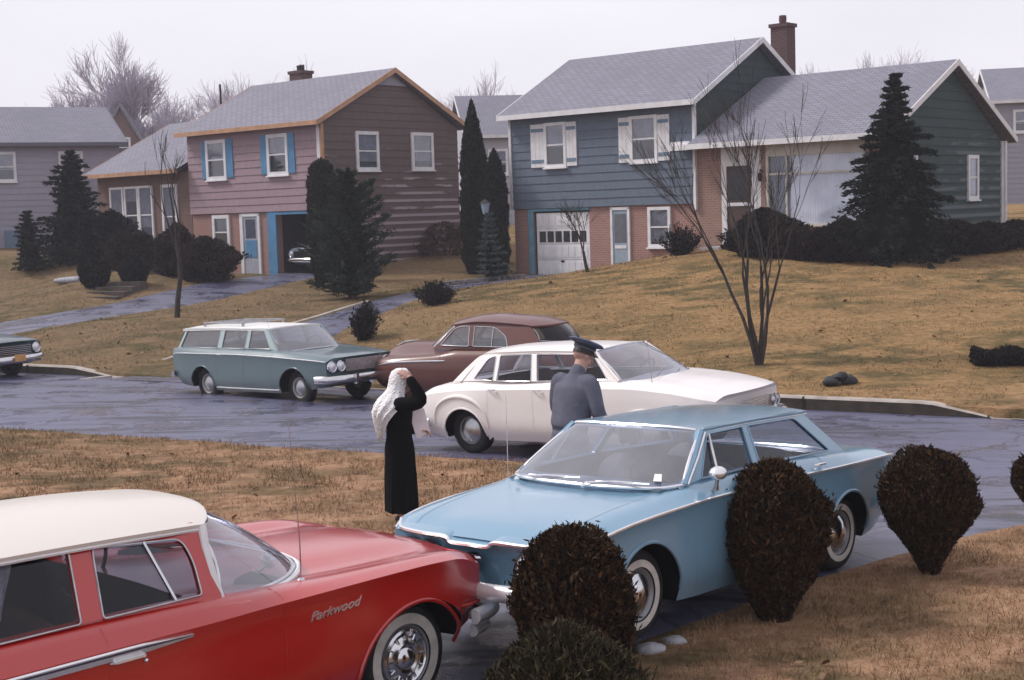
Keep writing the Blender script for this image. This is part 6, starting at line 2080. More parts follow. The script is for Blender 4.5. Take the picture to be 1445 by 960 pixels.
def conifer(parent, h, r, n, m, L=.16, W=.04, droop=.35, z0=.1, gaps=.0, whorls=22, seed=0, name='crown', lopsided=0., dense=1.0, power=.85):
    """layered branches carrying needle sprays, and a core to close the middle"""
    Cs = []; Ds = []; bmb = MB()
    for wv in range(whorls):
        fz = (wv + .5) / whorls; z = z0 + (h - z0) * fz
        R0 = r * (1 - fz) ** power + .04
        nb = int(7 + 6 * (1 - fz))
        for b in range(nb):
            a = 2 * math.pi * (b + rng.uniform(-.35, .35)) / nb + wv * 1.1
            ln = R0 * rng.uniform(.62, 1.18) * (1 + .22 * mnoise.noise(Vector((math.cos(a) + seed, math.sin(a), z * .9))) * 2)
            if rng.random() < gaps: ln *= .55
            k = max(3, int(n / (whorls * nb)))
            tt = rng.uniform(.12, 1, k) ** .75
            base = np.array([0, 0, z]); dirv = np.array([math.cos(a), math.sin(a), .12 + .5 * fz])
            P = base + dirv * (ln * tt)[:, None]; P[:, 2] -= droop * ln * tt ** 2
            wid = .16 * ln + .05
            off = rng.normal(size=(k, 3)) * wid * .55 * (1.15 - .7 * tt)[:, None]; off[:, 2] *= .5; off[:, 2] -= abs(off[:, 2]) * .4
            Cs.append(P + off)
            d = np.tile(dirv, (k, 1)) + rng.normal(size=(k, 3)) * .45; d[:, 2] -= droop * tt * 1.2
            Ds.append(d)
    C = np.concatenate(Cs); D = unit(np.concatenate(Ds)); nn = len(C)
    S = rand_side(D)
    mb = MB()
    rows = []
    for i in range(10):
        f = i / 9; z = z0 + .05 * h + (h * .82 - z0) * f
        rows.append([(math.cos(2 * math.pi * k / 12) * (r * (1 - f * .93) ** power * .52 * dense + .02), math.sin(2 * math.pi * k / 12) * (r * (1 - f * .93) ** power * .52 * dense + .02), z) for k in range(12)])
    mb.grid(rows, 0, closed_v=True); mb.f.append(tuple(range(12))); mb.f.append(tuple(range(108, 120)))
    o = leaves(C, D, S, L * rng.uniform(.5, 1.5, nn), W * rng.uniform(.6, 1.5, nn), name, m, parent, (mb.v, mb.f))
    return o


def bare_tree(parent, h, r0, m, seed=1, stems=1, spread=.25, levels=5, minr=.004, fork=(2, 3), up=.35, twig=.62, first=.28, names=('trunk', 'crown'), stem_dirs=None, sides=5, ang=.5):
    rs = random.Random(seed)
    tk = MB(); cr = MB()
    def grow(p, d, ln, r, lv, mb):
        n = 4 if lv < levels - 1 else 3
        pts = [p]; q = p.copy(); dd = d.copy(); rad = [r]
        for i in range(n):
            dd = (dd + Vector((rs.uniform(-1, 1), rs.uniform(-1, 1), rs.uniform(-.3, 1) * up)) * .17).normalized()
            q = q + dd * (ln / n); pts.append(q.copy()); rad.append(max(minr * .7, r * (1 - .38 * (i + 1) / n)))
        mb.tube(pts, rad, sides if lv < 2 else 3, caps=False)
        if lv >= levels: return
        kids = rs.randint(*fork) + (1 if lv >= 2 else 0)
        for k in range(kids):
            t = rs.uniform(.45, 1.0) if k else 1.0
            i = min(n - 1, int(t * n)); base = pts[i].lerp(pts[i + 1], t * n - i)
            az_ = rs.uniform(0, 6.28); side = dd.orthogonal().normalized(); side.rotate(Matrix.Rotation(az_, 3, dd))
            a_ = rs.uniform(.4, 1.0) * ang if k else rs.uniform(.05, .35) * ang
            nd = (dd * math.cos(a_) + side * math.sin(a_) + Vector((0, 0, up * .35))).normalized()
            grow(base, nd, ln * rs.uniform(.6, .9) * (twig / .62), max(minr, rad[min(i + 1, n)] * rs.uniform(.55, .75)), lv + 1, cr)
    if stem_dirs is None:
        stem_dirs = []
        for k in range(stems):
            a = 6.28 * k / stems + rs.uniform(-.4, .4)
            stem_dirs.append((math.cos(a) * spread, math.sin(a) * spread, 1))
    for sd_ in stem_dirs:
        d = Vector(sd_[:3]).normalized(); p = Vector((d.x * .1, d.y * .1, -.12))
        grow(p, d, h * first * rs.uniform(.9, 1.1), r0 * rs.uniform(.8, 1.1), 0, tk)
    t_ = tk.build(names[0], m, parent, angle=80); c_ = cr.build(names[1], m, parent, smooth=False)
    return t_, c_


# ---- foreground clipped shrubs
p = plant('clipped_shrub', .33, 8.62, 'clipped bronze-brown arborvitae in front of the blue car hood, behind the olive bush', 'shrub', 'clipped shrubs beside the near driveway', 0)
trunk_part(p, .5, .04)
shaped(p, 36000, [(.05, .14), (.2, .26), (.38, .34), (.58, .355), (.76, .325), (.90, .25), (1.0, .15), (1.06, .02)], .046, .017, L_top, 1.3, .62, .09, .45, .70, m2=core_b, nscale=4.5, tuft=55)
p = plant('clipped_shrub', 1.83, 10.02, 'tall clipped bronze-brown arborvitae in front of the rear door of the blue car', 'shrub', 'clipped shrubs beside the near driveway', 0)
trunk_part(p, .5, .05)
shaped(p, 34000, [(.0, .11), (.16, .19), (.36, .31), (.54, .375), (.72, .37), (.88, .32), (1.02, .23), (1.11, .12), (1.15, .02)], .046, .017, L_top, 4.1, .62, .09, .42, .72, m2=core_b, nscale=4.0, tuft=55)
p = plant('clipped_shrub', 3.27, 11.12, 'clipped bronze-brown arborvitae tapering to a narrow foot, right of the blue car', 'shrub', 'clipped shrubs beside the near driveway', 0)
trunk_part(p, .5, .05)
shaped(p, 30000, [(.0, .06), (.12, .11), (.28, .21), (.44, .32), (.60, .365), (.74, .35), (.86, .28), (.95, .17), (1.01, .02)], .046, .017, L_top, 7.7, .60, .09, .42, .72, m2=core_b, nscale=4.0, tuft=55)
p = plant('clipped_shrub', 4.74, 12.75, 'small clipped bronze-brown arborvitae cut off by the right edge of the photo', 'shrub', 'clipped shrubs beside the near driveway', 0)
trunk_part(p, .4, .04)
shaped(p, 12000, [(.0, .05), (.15, .09), (.30, .17), (.42, .21), (.55, .20), (.64, .12), (.68, .02)], .046, .017, L_top, 9.7, .60, .15, .28, .8, m2=core_b)
p = plant('low_bush', .22, 7.45, 'feathery olive-brown bush at the bottom edge in front of the bronze shrub', 'shrub', None, 0)
trunk_part(p, .3, .03)
shaped(p, 30000, [(.0, .20), (.2, .36), (.42, .40), (.58, .33), (.72, .17), (.80, .02)], .060, .013, L_bush, 3.2, .70, .26, .45, .62, m2=core_b, sq=(1.0, 1.0), nscale=5)

# ---- conifers by the houses
def at_px(px, Y, yoff=0): return (px - 722.5) / 2007 * Y
def C_(px, Y): return (px - 722.5) / 2007 * Y, Y

x, y = C_(1268, 37.5)
p = plant('spruce_tree', x, y, 'big dark spruce in front of the green gable end', 'tree'); trunk_part(p, 2.0, .14)
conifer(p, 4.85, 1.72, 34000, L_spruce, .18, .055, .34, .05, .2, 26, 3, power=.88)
x, y = C_(112, 51.5)
p = plant('spruce_tree', x, y, 'broad dark spruce in front of the pale lavender house', 'tree'); trunk_part(p, 1.5, .12)
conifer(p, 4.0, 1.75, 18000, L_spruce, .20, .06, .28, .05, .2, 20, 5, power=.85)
x, y = C_(47, 50.5)
p = plant('spruce_tree', x, y, 'small young dark spruce left of the broad spruce', 'tree'); trunk_part(p, .8, .06)
conifer(p, 2.1, .68, 6000, L_spruce, .14, .05, .2, .05, .1, 14, 9, power=.7)
x, y = C_(499, 42.3)
p = plant('pine_tree', x, y, 'open blue-green pine in front of the brown gable end', 'tree'); trunk_part(p, 2.4, .10)
conifer(p, 3.7, 1.55, 16000, L_pine, .24, .04, -.18, .02, .45, 13, 12, power=.60, dense=.7)
x, y = C_(463, 48.0)
p = plant('columnar_arborvitae', x, y, 'dark blunt columnar arborvitae at the corner of the pink house', 'shrub'); trunk_part(p, 1.0, .08)
shaped(p, 14000, [(.0, .35), (.6, .50), (2.0, .54), (2.9, .52), (3.6, .44), (4.0, .25), (4.12, .03)], .15, .05, L_arb, 2, .8, .12, .3, .85)
tw = 'twin narrow arborvitae in the gap between the houses'
x, y = C_(676, 48.5)
p = plant('columnar_arborvitae', x, y, 'tallest narrow dark arborvitae in the gap between the two split-level houses', 'shrub'); trunk_part(p, 1.0, .08)
shaped(p, 14000, [(.0, .30), (.8, .46), (3.0, .47), (4.4, .36), (5.2, .20), (5.75, .05), (5.85, .01)], .15, .05, L_arb, 6, .85, .16, .3, .82)
x, y = C_(705, 47.6)
p = plant('columnar_arborvitae', x, y, 'lower narrow arborvitae just right of the tallest one, next to the grey-blue house', 'shrub'); trunk_part(p, 1.0, .08)
shaped(p, 10000, [(.0, .28), (.8, .42), (2.4, .42), (3.4, .30), (4.0, .12), (4.2, .02)], .15, .05, L_arb, 8, .85, .18, .3, .82)
x, y = C_(696, 45.0)
p = plant('young_spruce', x, y, 'small pale bluish spruce in front of the twin arborvitae', 'tree'); trunk_part(p, 1.0, .05)
conifer(p, 2.2, .58, 5000, L_blue, .14, .04, .15, .05, .2, 12, 15, power=.8, dense=.6)

# ---- shrubs: (px, D, height, radius, squash, material, n, label, name)
SH = [
    (190, 50.2, 1.4, .95, L_brown, 9000, 'dark brown foundation shrub below the low brick wing', .9),
    (165, 52.0, 1.9, .95, L_dark, 7000, 'dark upright shrub between the broad spruce and the brick wing', 1.0),
    (255, 48.9, 1.75, .70, L_brown, 8000, 'tall dark shrub behind the young street tree', 1.0),
    (294, 48.0, 1.45, 1.0, L_brown, 9000, 'wide brown shrub left of the pink house window', .9),
    (137, 46.0, .95, .50, L_dark, 5000, 'round clipped black-green ball shrub, left of the pair on the left lawn', 1.0),
    (193, 46.3, .98, .48, L_dark, 5000, 'round clipped black-green ball shrub, right of the pair on the left lawn', 1.0),
    (632, 53.2, 1.2, .95, L_rust, 3500, 'twiggy rust-brown shrub at the foot of the brown gable end', .5),
    (1082, 39.2, 1.25, .95, L_dark, 9000, 'dark foundation shrub beside the front door', .9),
    (1125, 38.6, .80, .70, L_brown, 6000, 'low brown foundation shrub under the left half of the picture window', .9),
    (1160, 38.0, .78, .75, L_brown, 6000, 'low brown foundation shrub under the right half of the picture window', .9),
    (1196, 37.6, 1.05, .75, L_dark, 7000, 'dark shrub at the left foot of the big spruce', .9),
    (1350, 38.6, .85, .95, L_brown, 8000, 'low brown shrub at the right foot of the big spruce', .9),
    (1398, 39.4, .72, .80, L_brown, 6000, 'low brown shrub below the narrow gable window', .9),
    (1436, 40.0, .70, .75, L_brown, 6000, 'low brown shrub cut off by the right edge', .9),
]
for px, D, h, r, m, n, lab, core in SH:
    x, y = C_(px, D)
    p = plant('shrub', x, y, lab, 'shrub'); trunk_part(p, h * .4, .04)
    rr = .50 if 'rust' in lab else .42
    if 'ball' in lab: pr = [(.0, r * .55), (h * .25, r * .9), (h * .55, r), (h * .82, r * .75), (h, r * .08)]; rr = .08
    else: pr = [(.0, r * .75), (h * .25, r), (h * .55, r * .95), (h * .8, r * .7), (h * .95, r * .35), (h * 1.05, .02)]
    shaped(p, n, pr, .13, .05, m, px, .5, rr, .35, .80 * core if core > .6 else .0, m2=core_m, nscale=2.2)

# spiky junipers on the lawn
def juniper(x, y, h, r, lab, n=2600, m=None, k=46):
    p = plant('juniper_bush', x, y, lab, 'shrub')
    mb = MB(); Cs = []; Ds = []
    rs = random.Random(int(x * 100))
    for i in range(k):
        a = rs.uniform(0, 6.28); t = rs.uniform(.15, 1.0); d = Vector((math.cos(a) * t * r, math.sin(a) * t * r, h * (1.08 - .55 * t) * rs.uniform(.75, 1.1)))
        pts = [Vector((0, 0, -.05)) + d * f + Vector((0, 0, -.12 * h * math.sin(f * 3.1) * t)) for f in (0, .35, .7, 1)]
        mb.tube(pts, [.018, .012, .008, .003], 4, caps=False)
        q = rng.uniform(.15, 1.05, n // k)
        P = np.array([list(Vector(d) * f + Vector((0, 0, -.12 * h * math.sin(f * 3.1) * t))) for f in q]) + rng.normal(size=(n // k, 3)) * .05
        Cs.append(P); Ds.append(np.tile(np.array(d.normalized()), (n // k, 1)) + rng.normal(size=(n // k, 3)) * .45)
    mb.build('stem', bark, p, smooth=False)
    C = np.concatenate(Cs); D = unit(np.concatenate(Ds))
    leaves(C, D, rand_side(D), .10 * rng.uniform(.6, 1.3, len(C)), .035 * rng.uniform(.6, 1.3, len(C)), 'crown', m or L_dark, p)
x, y = C_(514, 32.8); juniper(x, y, .78, .45, 'spreading dark juniper on the lawn between the two driveways, nearest the road', 3600)
x, y = C_(617, 37.6); juniper(x, y, .58, .62, 'low spiky dark juniper on the lawn above the road, left of the grey-blue house drive', 3600)
x, y = C_(963, 41.4); juniper(x, y, .85, .62, 'spiky dark juniper in front of the brick lower wall of the grey-blue house', 3600)

# low hedge row at the right
def row_hedge():
    x, y = C_(1416, 25.9)
    p = plant('low_hedge', x, y, 'low blackish-green hedge on the slope at the right edge', 'hedge', None, R(-8))
    n = 12000
    C = np.stack([rng.uniform(-.52, .75, n), rng.normal(0, .14, n), .0 + .30 * rng.beta(1.6, 1.3, n)], 1)
    C[:, 2] *= 1 + .25 * np.sin(C[:, 0] * 9) * .6
    D = unit(rng.normal(size=(n, 3)) * .5 + np.array([0, 0, .9])); mb = MB(); mb.box(-.48, .7, -.11, .11, -.05, .20)
    leaves(C, D, rand_side(D), .06 * rng.uniform(.6, 1.4, n), .02 * rng.uniform(.6, 1.4, n), 'crown', L_dark, p, (mb.v, mb.f))
row_hedge()

# ---- bare trees in the front yards
x, y = C_(1072, 26.8)
p = plant('multi_stem_tree', x, y, 'bare multi-stemmed ornamental tree on the lawn slope beside the kerb', 'tree', None, 0)
bare_tree(p, 5.4, .042, bark, 21, levels=4, up=.30, fork=(2, 3), twig=.54, first=.37, minr=.005, stem_dirs=[(-.24, .05, 1), (-.13, -.12, 1.0), (-.02, .1, 1), (.06, -.1, 1), (.13, .12, 1), (.22, -.05, 1)], ang=.34)
x, y = C_(250, 39.0)
p = plant('street_tree', x, y, 'young bare tree with a slender leaning trunk on the lawn beside the pink house drive', 'tree', None, 0)
bare_tree(p, 4.6, .080, bark, 17, levels=4, up=.55, fork=(2, 3), first=.52, twig=.5, minr=.006, stem_dirs=[(-.05, 0, 1)], ang=.42)
x, y = C_(832, 40.6)
p = plant('street_tree', x, y, 'small bare sapling in front of the white garage door', 'tree', None, 0)
bare_tree(p, 3.0, .06, bark, 8, levels=4, up=.30, fork=(2, 4), first=.26, minr=.006, stem_dirs=[(.02, 0, 1)], ang=.8)

# ---- bare trees beyond the roofs
FT = [(218, 88, 11.9, 3, 'tall pale bare tree spreading above the low roof beside the pink house', 2.5), (258, 105, 10.6, 4, 'pale bare tree behind the left roof slope of the pink house', 2.5),
      (60, 98, 9.6, 5, 'bare tree above the roof of the lavender house, second from the left', 2), (110, 101, 10.0, 6, 'bare tree above the right end of the lavender roof', 2), (20, 100, 9.3, 7, 'bare tree at the far left above the lavender roof', 2), (150, 110, 10.6, 8, 'bare tree between the lavender roof and the tall pale tree', 2),
      (372, 110, 13.8, 9, 'faint bare tree behind the ridge of the pink house', 2.), (455, 120, 14.3, 10, 'faint bare tree right of the pink house chimney', 2), (690, 108, 10.6, 11, 'bare tree in the gap between the two split-level houses', 2),
      (1210, 118, 13.4, 12, 'faint bare tree behind the ridge of the green wing, left of the rounded one', 2), (1290, 100, 13.0, 13, 'rounded bare tree behind the ridge of the green wing', 2.5), (1170, 125, 13.4, 14, 'small faint bare tree just right of the brick chimney', 2), (722, 120, 11.2, 15, 'bare tree right beside the eave of the grey-blue house', 2)]
for px, D, top, sd_, lab, sp in FT:
    x, y = C_(px, D)
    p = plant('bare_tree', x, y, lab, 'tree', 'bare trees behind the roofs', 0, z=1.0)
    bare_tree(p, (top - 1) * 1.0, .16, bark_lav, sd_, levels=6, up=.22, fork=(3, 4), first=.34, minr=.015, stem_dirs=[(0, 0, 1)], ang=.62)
x, y = C_(83, 88)
p = plant('distant_spruce', x, y, 'small dark distant spruce rising behind the lavender roof', 'tree', None, 0, z=1.0); trunk_part(p, 4, .15)
conifer(p, 8.6, 2.0, 4000, L_pine, .4, .12, .2, 3.0, .2, 14, 19)
# ------------------------------------------------------------------ stones and small things
def rock(x, y, r, m, lab, sq=(1.3, .9, .6), seed=0, z=None, group=None):
    mb = MB(); mb.ball((0, 0, 0), r, 16, sc_=sq)
    mb.v = [(a * (1 + .35 * mnoise.noise(Vector((a / r + seed, b / r, c / r)))), b * (1 + .35 * mnoise.noise(Vector((a / r + seed + 9, b / r, c / r)))), c * (1 + .25 * mnoise.noise(Vector((a / r + seed, b / r + 4, c / r))))) for a, b, c in mb.v]
    o = mb.build('stone', m, None, angle=50, loc=(x, y, (ground_z(x, y) if z is None else z) + r * sq[2] * .35), merge=True)
    return tag(o, lab, 'stone', group)
stone_m = mat('stone_pale', (.30, .30, .33), .85, 0, .35, 14, bumps=.5)
stone_d = mat('stone_dark', (.030, .032, .036), .85, 0, .4, 12, bumps=.5)
rock(.86, 9.36, .085, stone_m, 'pale grey stone at the driveway edge, left of the pair beside the olive bush', seed=1)
rock(1.05, 9.52, .07, stone_m, 'smaller pale stone at the driveway edge, right of the pair near the grass', seed=3)
x, y = C_(108, 48.0); rock(x, y, .30, stone_m, 'flat pale stone on the lawn left of the ball shrubs', (2.2, .8, .45), 5)
def pile():
    x, y = C_(1184, 24.75)
    g = empty('rubbish_pile', (x, y, ground_z(x, y)), (0, 0, .3), 'small heap of dark grey debris on the grass just behind the kerb', 'debris')
    for i, (a, b, c, r) in enumerate([(-.14, 0, .06, .13), (.05, .05, .10, .12), (.20, -.02, .07, .12), (.02, -.05, .16, .09), (.31, .03, .04, .08)]):
        mb = MB(); mb.ball((a, b, c), r, 12, sc_=(1.3, 1, .7))
        mb.v = [(p + .05 * mnoise.noise(Vector((p * 9, q * 9, s_ * 9 + i))), q, s_ + .05 * mnoise.noise(Vector((p * 9 + 5, q * 9, s_ * 9)))) for p, q, s_ in mb.v]
        mb.build('lump', stone_d, g, angle=60)
pile()
def lantern():
    x, y = C_(691, 45.8)
    g = empty('yard_lantern', (x, y, ground_z(x, y)), (0, 0, 0), 'small post lantern with pale blue glass between the arborvitae and the bluish spruce', 'lantern')
    mb = MB(); mb.tube([(0, 0, -.1), (0, 0, 2.15)], .035, 8); mb.build('post', seamm, g)
    mb = MB(); mb.lathe([(.08, 2.15), (.15, 2.5), (.001, 2.5)], 6); mb.build('glass', mat('lantern_glass', (.25, .32, .42), .3), g, smooth=False)
    mb = MB(); mb.lathe([(.19, 2.5), (.001, 2.64)], 6); mb.build('cap', seamm, g, smooth=False)
lantern()
# retaining edge by the grey-blue house drive
def wall_():
    g = MB()
    x, y = C_(700, 45.0)
    for i in range(7):
        a, b = x - 1.5 + i * .38, y - .9 + i * .18
        z = ground_z(a, b); g.box(-.18, .18, -.12, .12, -.2, .17, 0, Matrix.Translation((a, b, z)) @ Matrix.Rotation(.4 + .1 * math.sin(i * 3), 4, 'Z'))
    o = g.build('stone_edging', mat('edging', (.16, .14, .14), .9, 0, .4, 8, bumps=.5), smooth=False); tag(o, 'low row of grey edging blocks beside the upper end of the garage drive', 'edging')
wall_()
# front steps between ball shrubs
def steps():
    x, y = C_(164, 45.4)
    mb = MB()
    for i in range(4):
        mb.box(-.7, .7, -.9 + i * .42, -.48 + i * .42, -.3, -.12 + i * .13, 0)
    o = mb.build('garden_steps', mat('steps_dark', (.07, .055, .045), .9, 0, .4, 5, bumps=.4), smooth=False, loc=(x, y, ground_z(x, y)), rot=(0, 0, R(-20))); tag(o, 'dark garden steps between the two round ball shrubs', 'steps')
steps()
# ------------------------------------------------------------------ people
def remesh(mb, name, m, parent, voxel=.008, smooth_it=4):
    o = mb.build('src', m, None, smooth=False)
    md = o.modifiers.new('r', 'REMESH'); md.mode = 'VOXEL'; md.voxel_size = voxel; md.use_smooth_shade = True
    if smooth_it:
        s_ = o.modifiers.new('s', 'SMOOTH'); s_.iterations = smooth_it; s_.factor = .5
    dg = bpy.context.evaluated_depsgraph_get(); dg.update()
    me = bpy.data.meshes.new_from_object(o.evaluated_get(dg), depsgraph=dg)
    old = o.data; bpy.data.objects.remove(o); bpy.data.meshes.remove(old)
    me.materials.clear(); me.materials.append(m); me.shade_smooth(); me.name = name
    q = bpy.data.objects.new(name, me); col.objects.link(q); q.parent = parent
    return q


def chain(mb, pts, rad, n=14, sc_=None):
    """tapered limb: smooth tube with round ends"""
    P = bez([Vector(p) for p in pts], 6)
    k = (len(P) - 1) / (len(rad) - 1)
    rr = []
    for i in range(len(P)):
        t = i / k; a = min(int(t), len(rad) - 2); f = t - a; f = f * f * (3 - 2 * f); rr.append(rad[a] * (1 - f) + rad[a + 1] * f)
    mb.tube(P, rr, n); mb.ball(P[0], rr[0], n); mb.ball(P[-1], rr[-1], n)


def rings(mb, L, n=24):
    """L: (cx,cy,z,rx,ry)"""
    fs = [pchip([-q[2] if L[0][2] > L[-1][2] else q[2] for q in L], [q[k] for q in L]) for k in (0, 1, 3, 4)]
    zs = np.linspace(L[0][2], L[-1][2], len(L) * 4); sg = -1 if L[0][2] > L[-1][2] else 1
    rows = []
    for z in zs:
        cx, cy, rx, ry = [f(z * sg) for f in fs]
        rows.append([(cx + rx * math.cos(2 * math.pi * k / n), cy + ry * math.sin(2 * math.pi * k / n), z) for k in range(n)])
    mb.grid(rows, 0, closed_v=True)
    N_ = len(rows)
    b0 = len(mb.v) - n * N_
    mb.f.append(tuple(b0 + k for k in range(n))); mb.m.append(0); mb.f.append(tuple(b0 + n * (N_ - 1) + k for k in range(n))); mb.m.append(0)


def hand(mb, wrist, fdir, pdir, s=1.0, curl=.6, thumb=1):
    """fdir: direction of the fingers, pdir: palm normal (fingers curl towards it)"""
    f = Vector(fdir).normalized(); p = Vector(pdir); p = (p - f * p.dot(f)).normalized(); w_ = f.cross(p) * thumb
    W0 = Vector(wrist)
    pal = W0 + f * .045 * s
    for k in (-1.5, -.5, .5, 1.5):
        a = W0 + f * .012 * s + w_ * k * .013 * s; b = W0 + f * .085 * s + w_ * k * .019 * s
        mb.tube([a, a.lerp(b, .5), b], [.015 * s, .015 * s, .0125 * s], 8)
        mb.ball(b, .0122 * s, 8)
    for k, ln in ((-1.5, .062), (-.5, .076), (.5, .082), (1.5, .074)):
        q = W0 + f * .085 * s + w_ * k * .0205 * s; d = f.copy(); pts = [q]; ang = 0
        for j, part in enumerate((.45, .32, .23)):
            ang += curl * (.35 + .35 * j)
            d = (f * math.cos(ang) + p * math.sin(ang)); q = q + d * ln * part * s; pts.append(q.copy())
        mb.tube(pts, [.0092 * s, .0088 * s, .0078 * s, .0066 * s], 8); mb.ball(pts[-1], .0066 * s, 8)
    t0 = W0 + f * .025 * s + w_ * .022 * s; t1 = t0 + (f * .6 + w_ * .75 + p * .2).normalized() * .038 * s; t2 = t1 + (f * .85 + w_ * .25 + p * .45).normalized() * .028 * s
    mb.tube([t0, t1, t2], [.013 * s, .0105 * s, .0085 * s], 8); mb.ball(t2, .0085 * s, 8)


def head(mb, M, s=1.0):
    """head about 0.22 m high centred at the origin of M, facing +x"""
    T = lambda p: M @ (Vector(p) * s)
    def bl(c, r, q): 
        mb.ball((0, 0, 0), 1, 18, M=M @ Matrix.Translation(Vector(c) * s) @ Matrix.Diagonal((r * q[0] * s, r * q[1] * s, r * q[2] * s, 1)))
    bl((-.012, 0, .025), .095, (1.0, .80, .92)); bl((.022, 0, -.035), .072, (.92, .80, 1.05)); bl((.048, 0, -.085), .032, (1, 1.1, .8))
    bl((.03, .034, -.05), .036, (1, .8, 1.1)); bl((.03, -.034, -.05), .036, (1, .8, 1.1))
    mb.tube([T((.082, 0, .02)), T((.094, 0, -.005)), T((.106, 0, -.024))], [.008 * s, .010 * s, .014 * s], 8); mb.ball(T((.103, 0, -.026)), .014 * s, 8)
    mb.tube([T((.082, -.026, .034)), T((.09, 0, .03)), T((.082, .026, .034))], [.009 * s] * 3, 8)
    mb.tube([T((.083, -.020, -.056)), T((.092, 0, -.055)), T((.083, .020, -.056))], [.006 * s, .009 * s, .006 * s], 8)
    mb.tube([T((.083, -.016, -.066)), T((.090, 0, -.067)), T((.083, .016, -.066))], [.006 * s, .009 * s, .006 * s], 8)
    for y in (1, -1):
        bl((-.008, .074 * y, -.008), .030, (.55, .28, 1.0))


skin = mat('skin', (.42, .24, .19), .55, 0, .12, 8)
hairm = mat('hair_dark', (.02, .013, .010), .6, 0, .3, 30)


def eyes(parent, M, s=1.0):
    mb = MB()
    for y in (1, -1): mb.ball(M @ (Vector((.076, .031 * y, .012)) * s), .0125 * s, 10)
    mb.build('eye', mat('eye', (.35, .33, .32), .3), parent)
    mb = MB()
    for y in (1, -1): mb.ball(M @ (Vector((.0865, .031 * y, .012)) * s), .0052 * s, 8)
    mb.build('iris', mat('iris', (.02, .015, .01), .2), parent)
    mb = MB()
    for y in (1, -1): mb.tube([M @ (Vector((.085, .018 * y, .037)) * s), M @ (Vector((.084, .034 * y, .041)) * s), M @ (Vector((.070, .05 * y, .035)) * s)], [.003 * s, .004 * s, .002 * s], 5)
    mb.build('eyebrow', hairm, parent)


def cloth_mat(name, c, sc1=9, var=.15, bmp=.5, rough=.9):
    m, nt, b, out = newmat(name)
    v = objc(nt); n1 = noise(nt, v, sc1, 5, .6); n2 = noise(nt, v, 4, 3, .5, (1, 1, .45)); n3 = noise(nt, v, 220, 2)
    cc = ramp(nt, n1, [(.3, tuple(x * (1 - var) for x in c)), (.7, tuple(x * (1 + var) for x in c))])
    nt.links.new(cc, b.inputs['Base Color']); b.inputs['Roughness'].default_value = rough; b.inputs['Specular IOR Level'].default_value = .08
    bump(nt, mathn(nt, 'ADD', n2, mathn(nt, 'MULTIPLY', n3, .05)), b, bmp, .05)
    return m


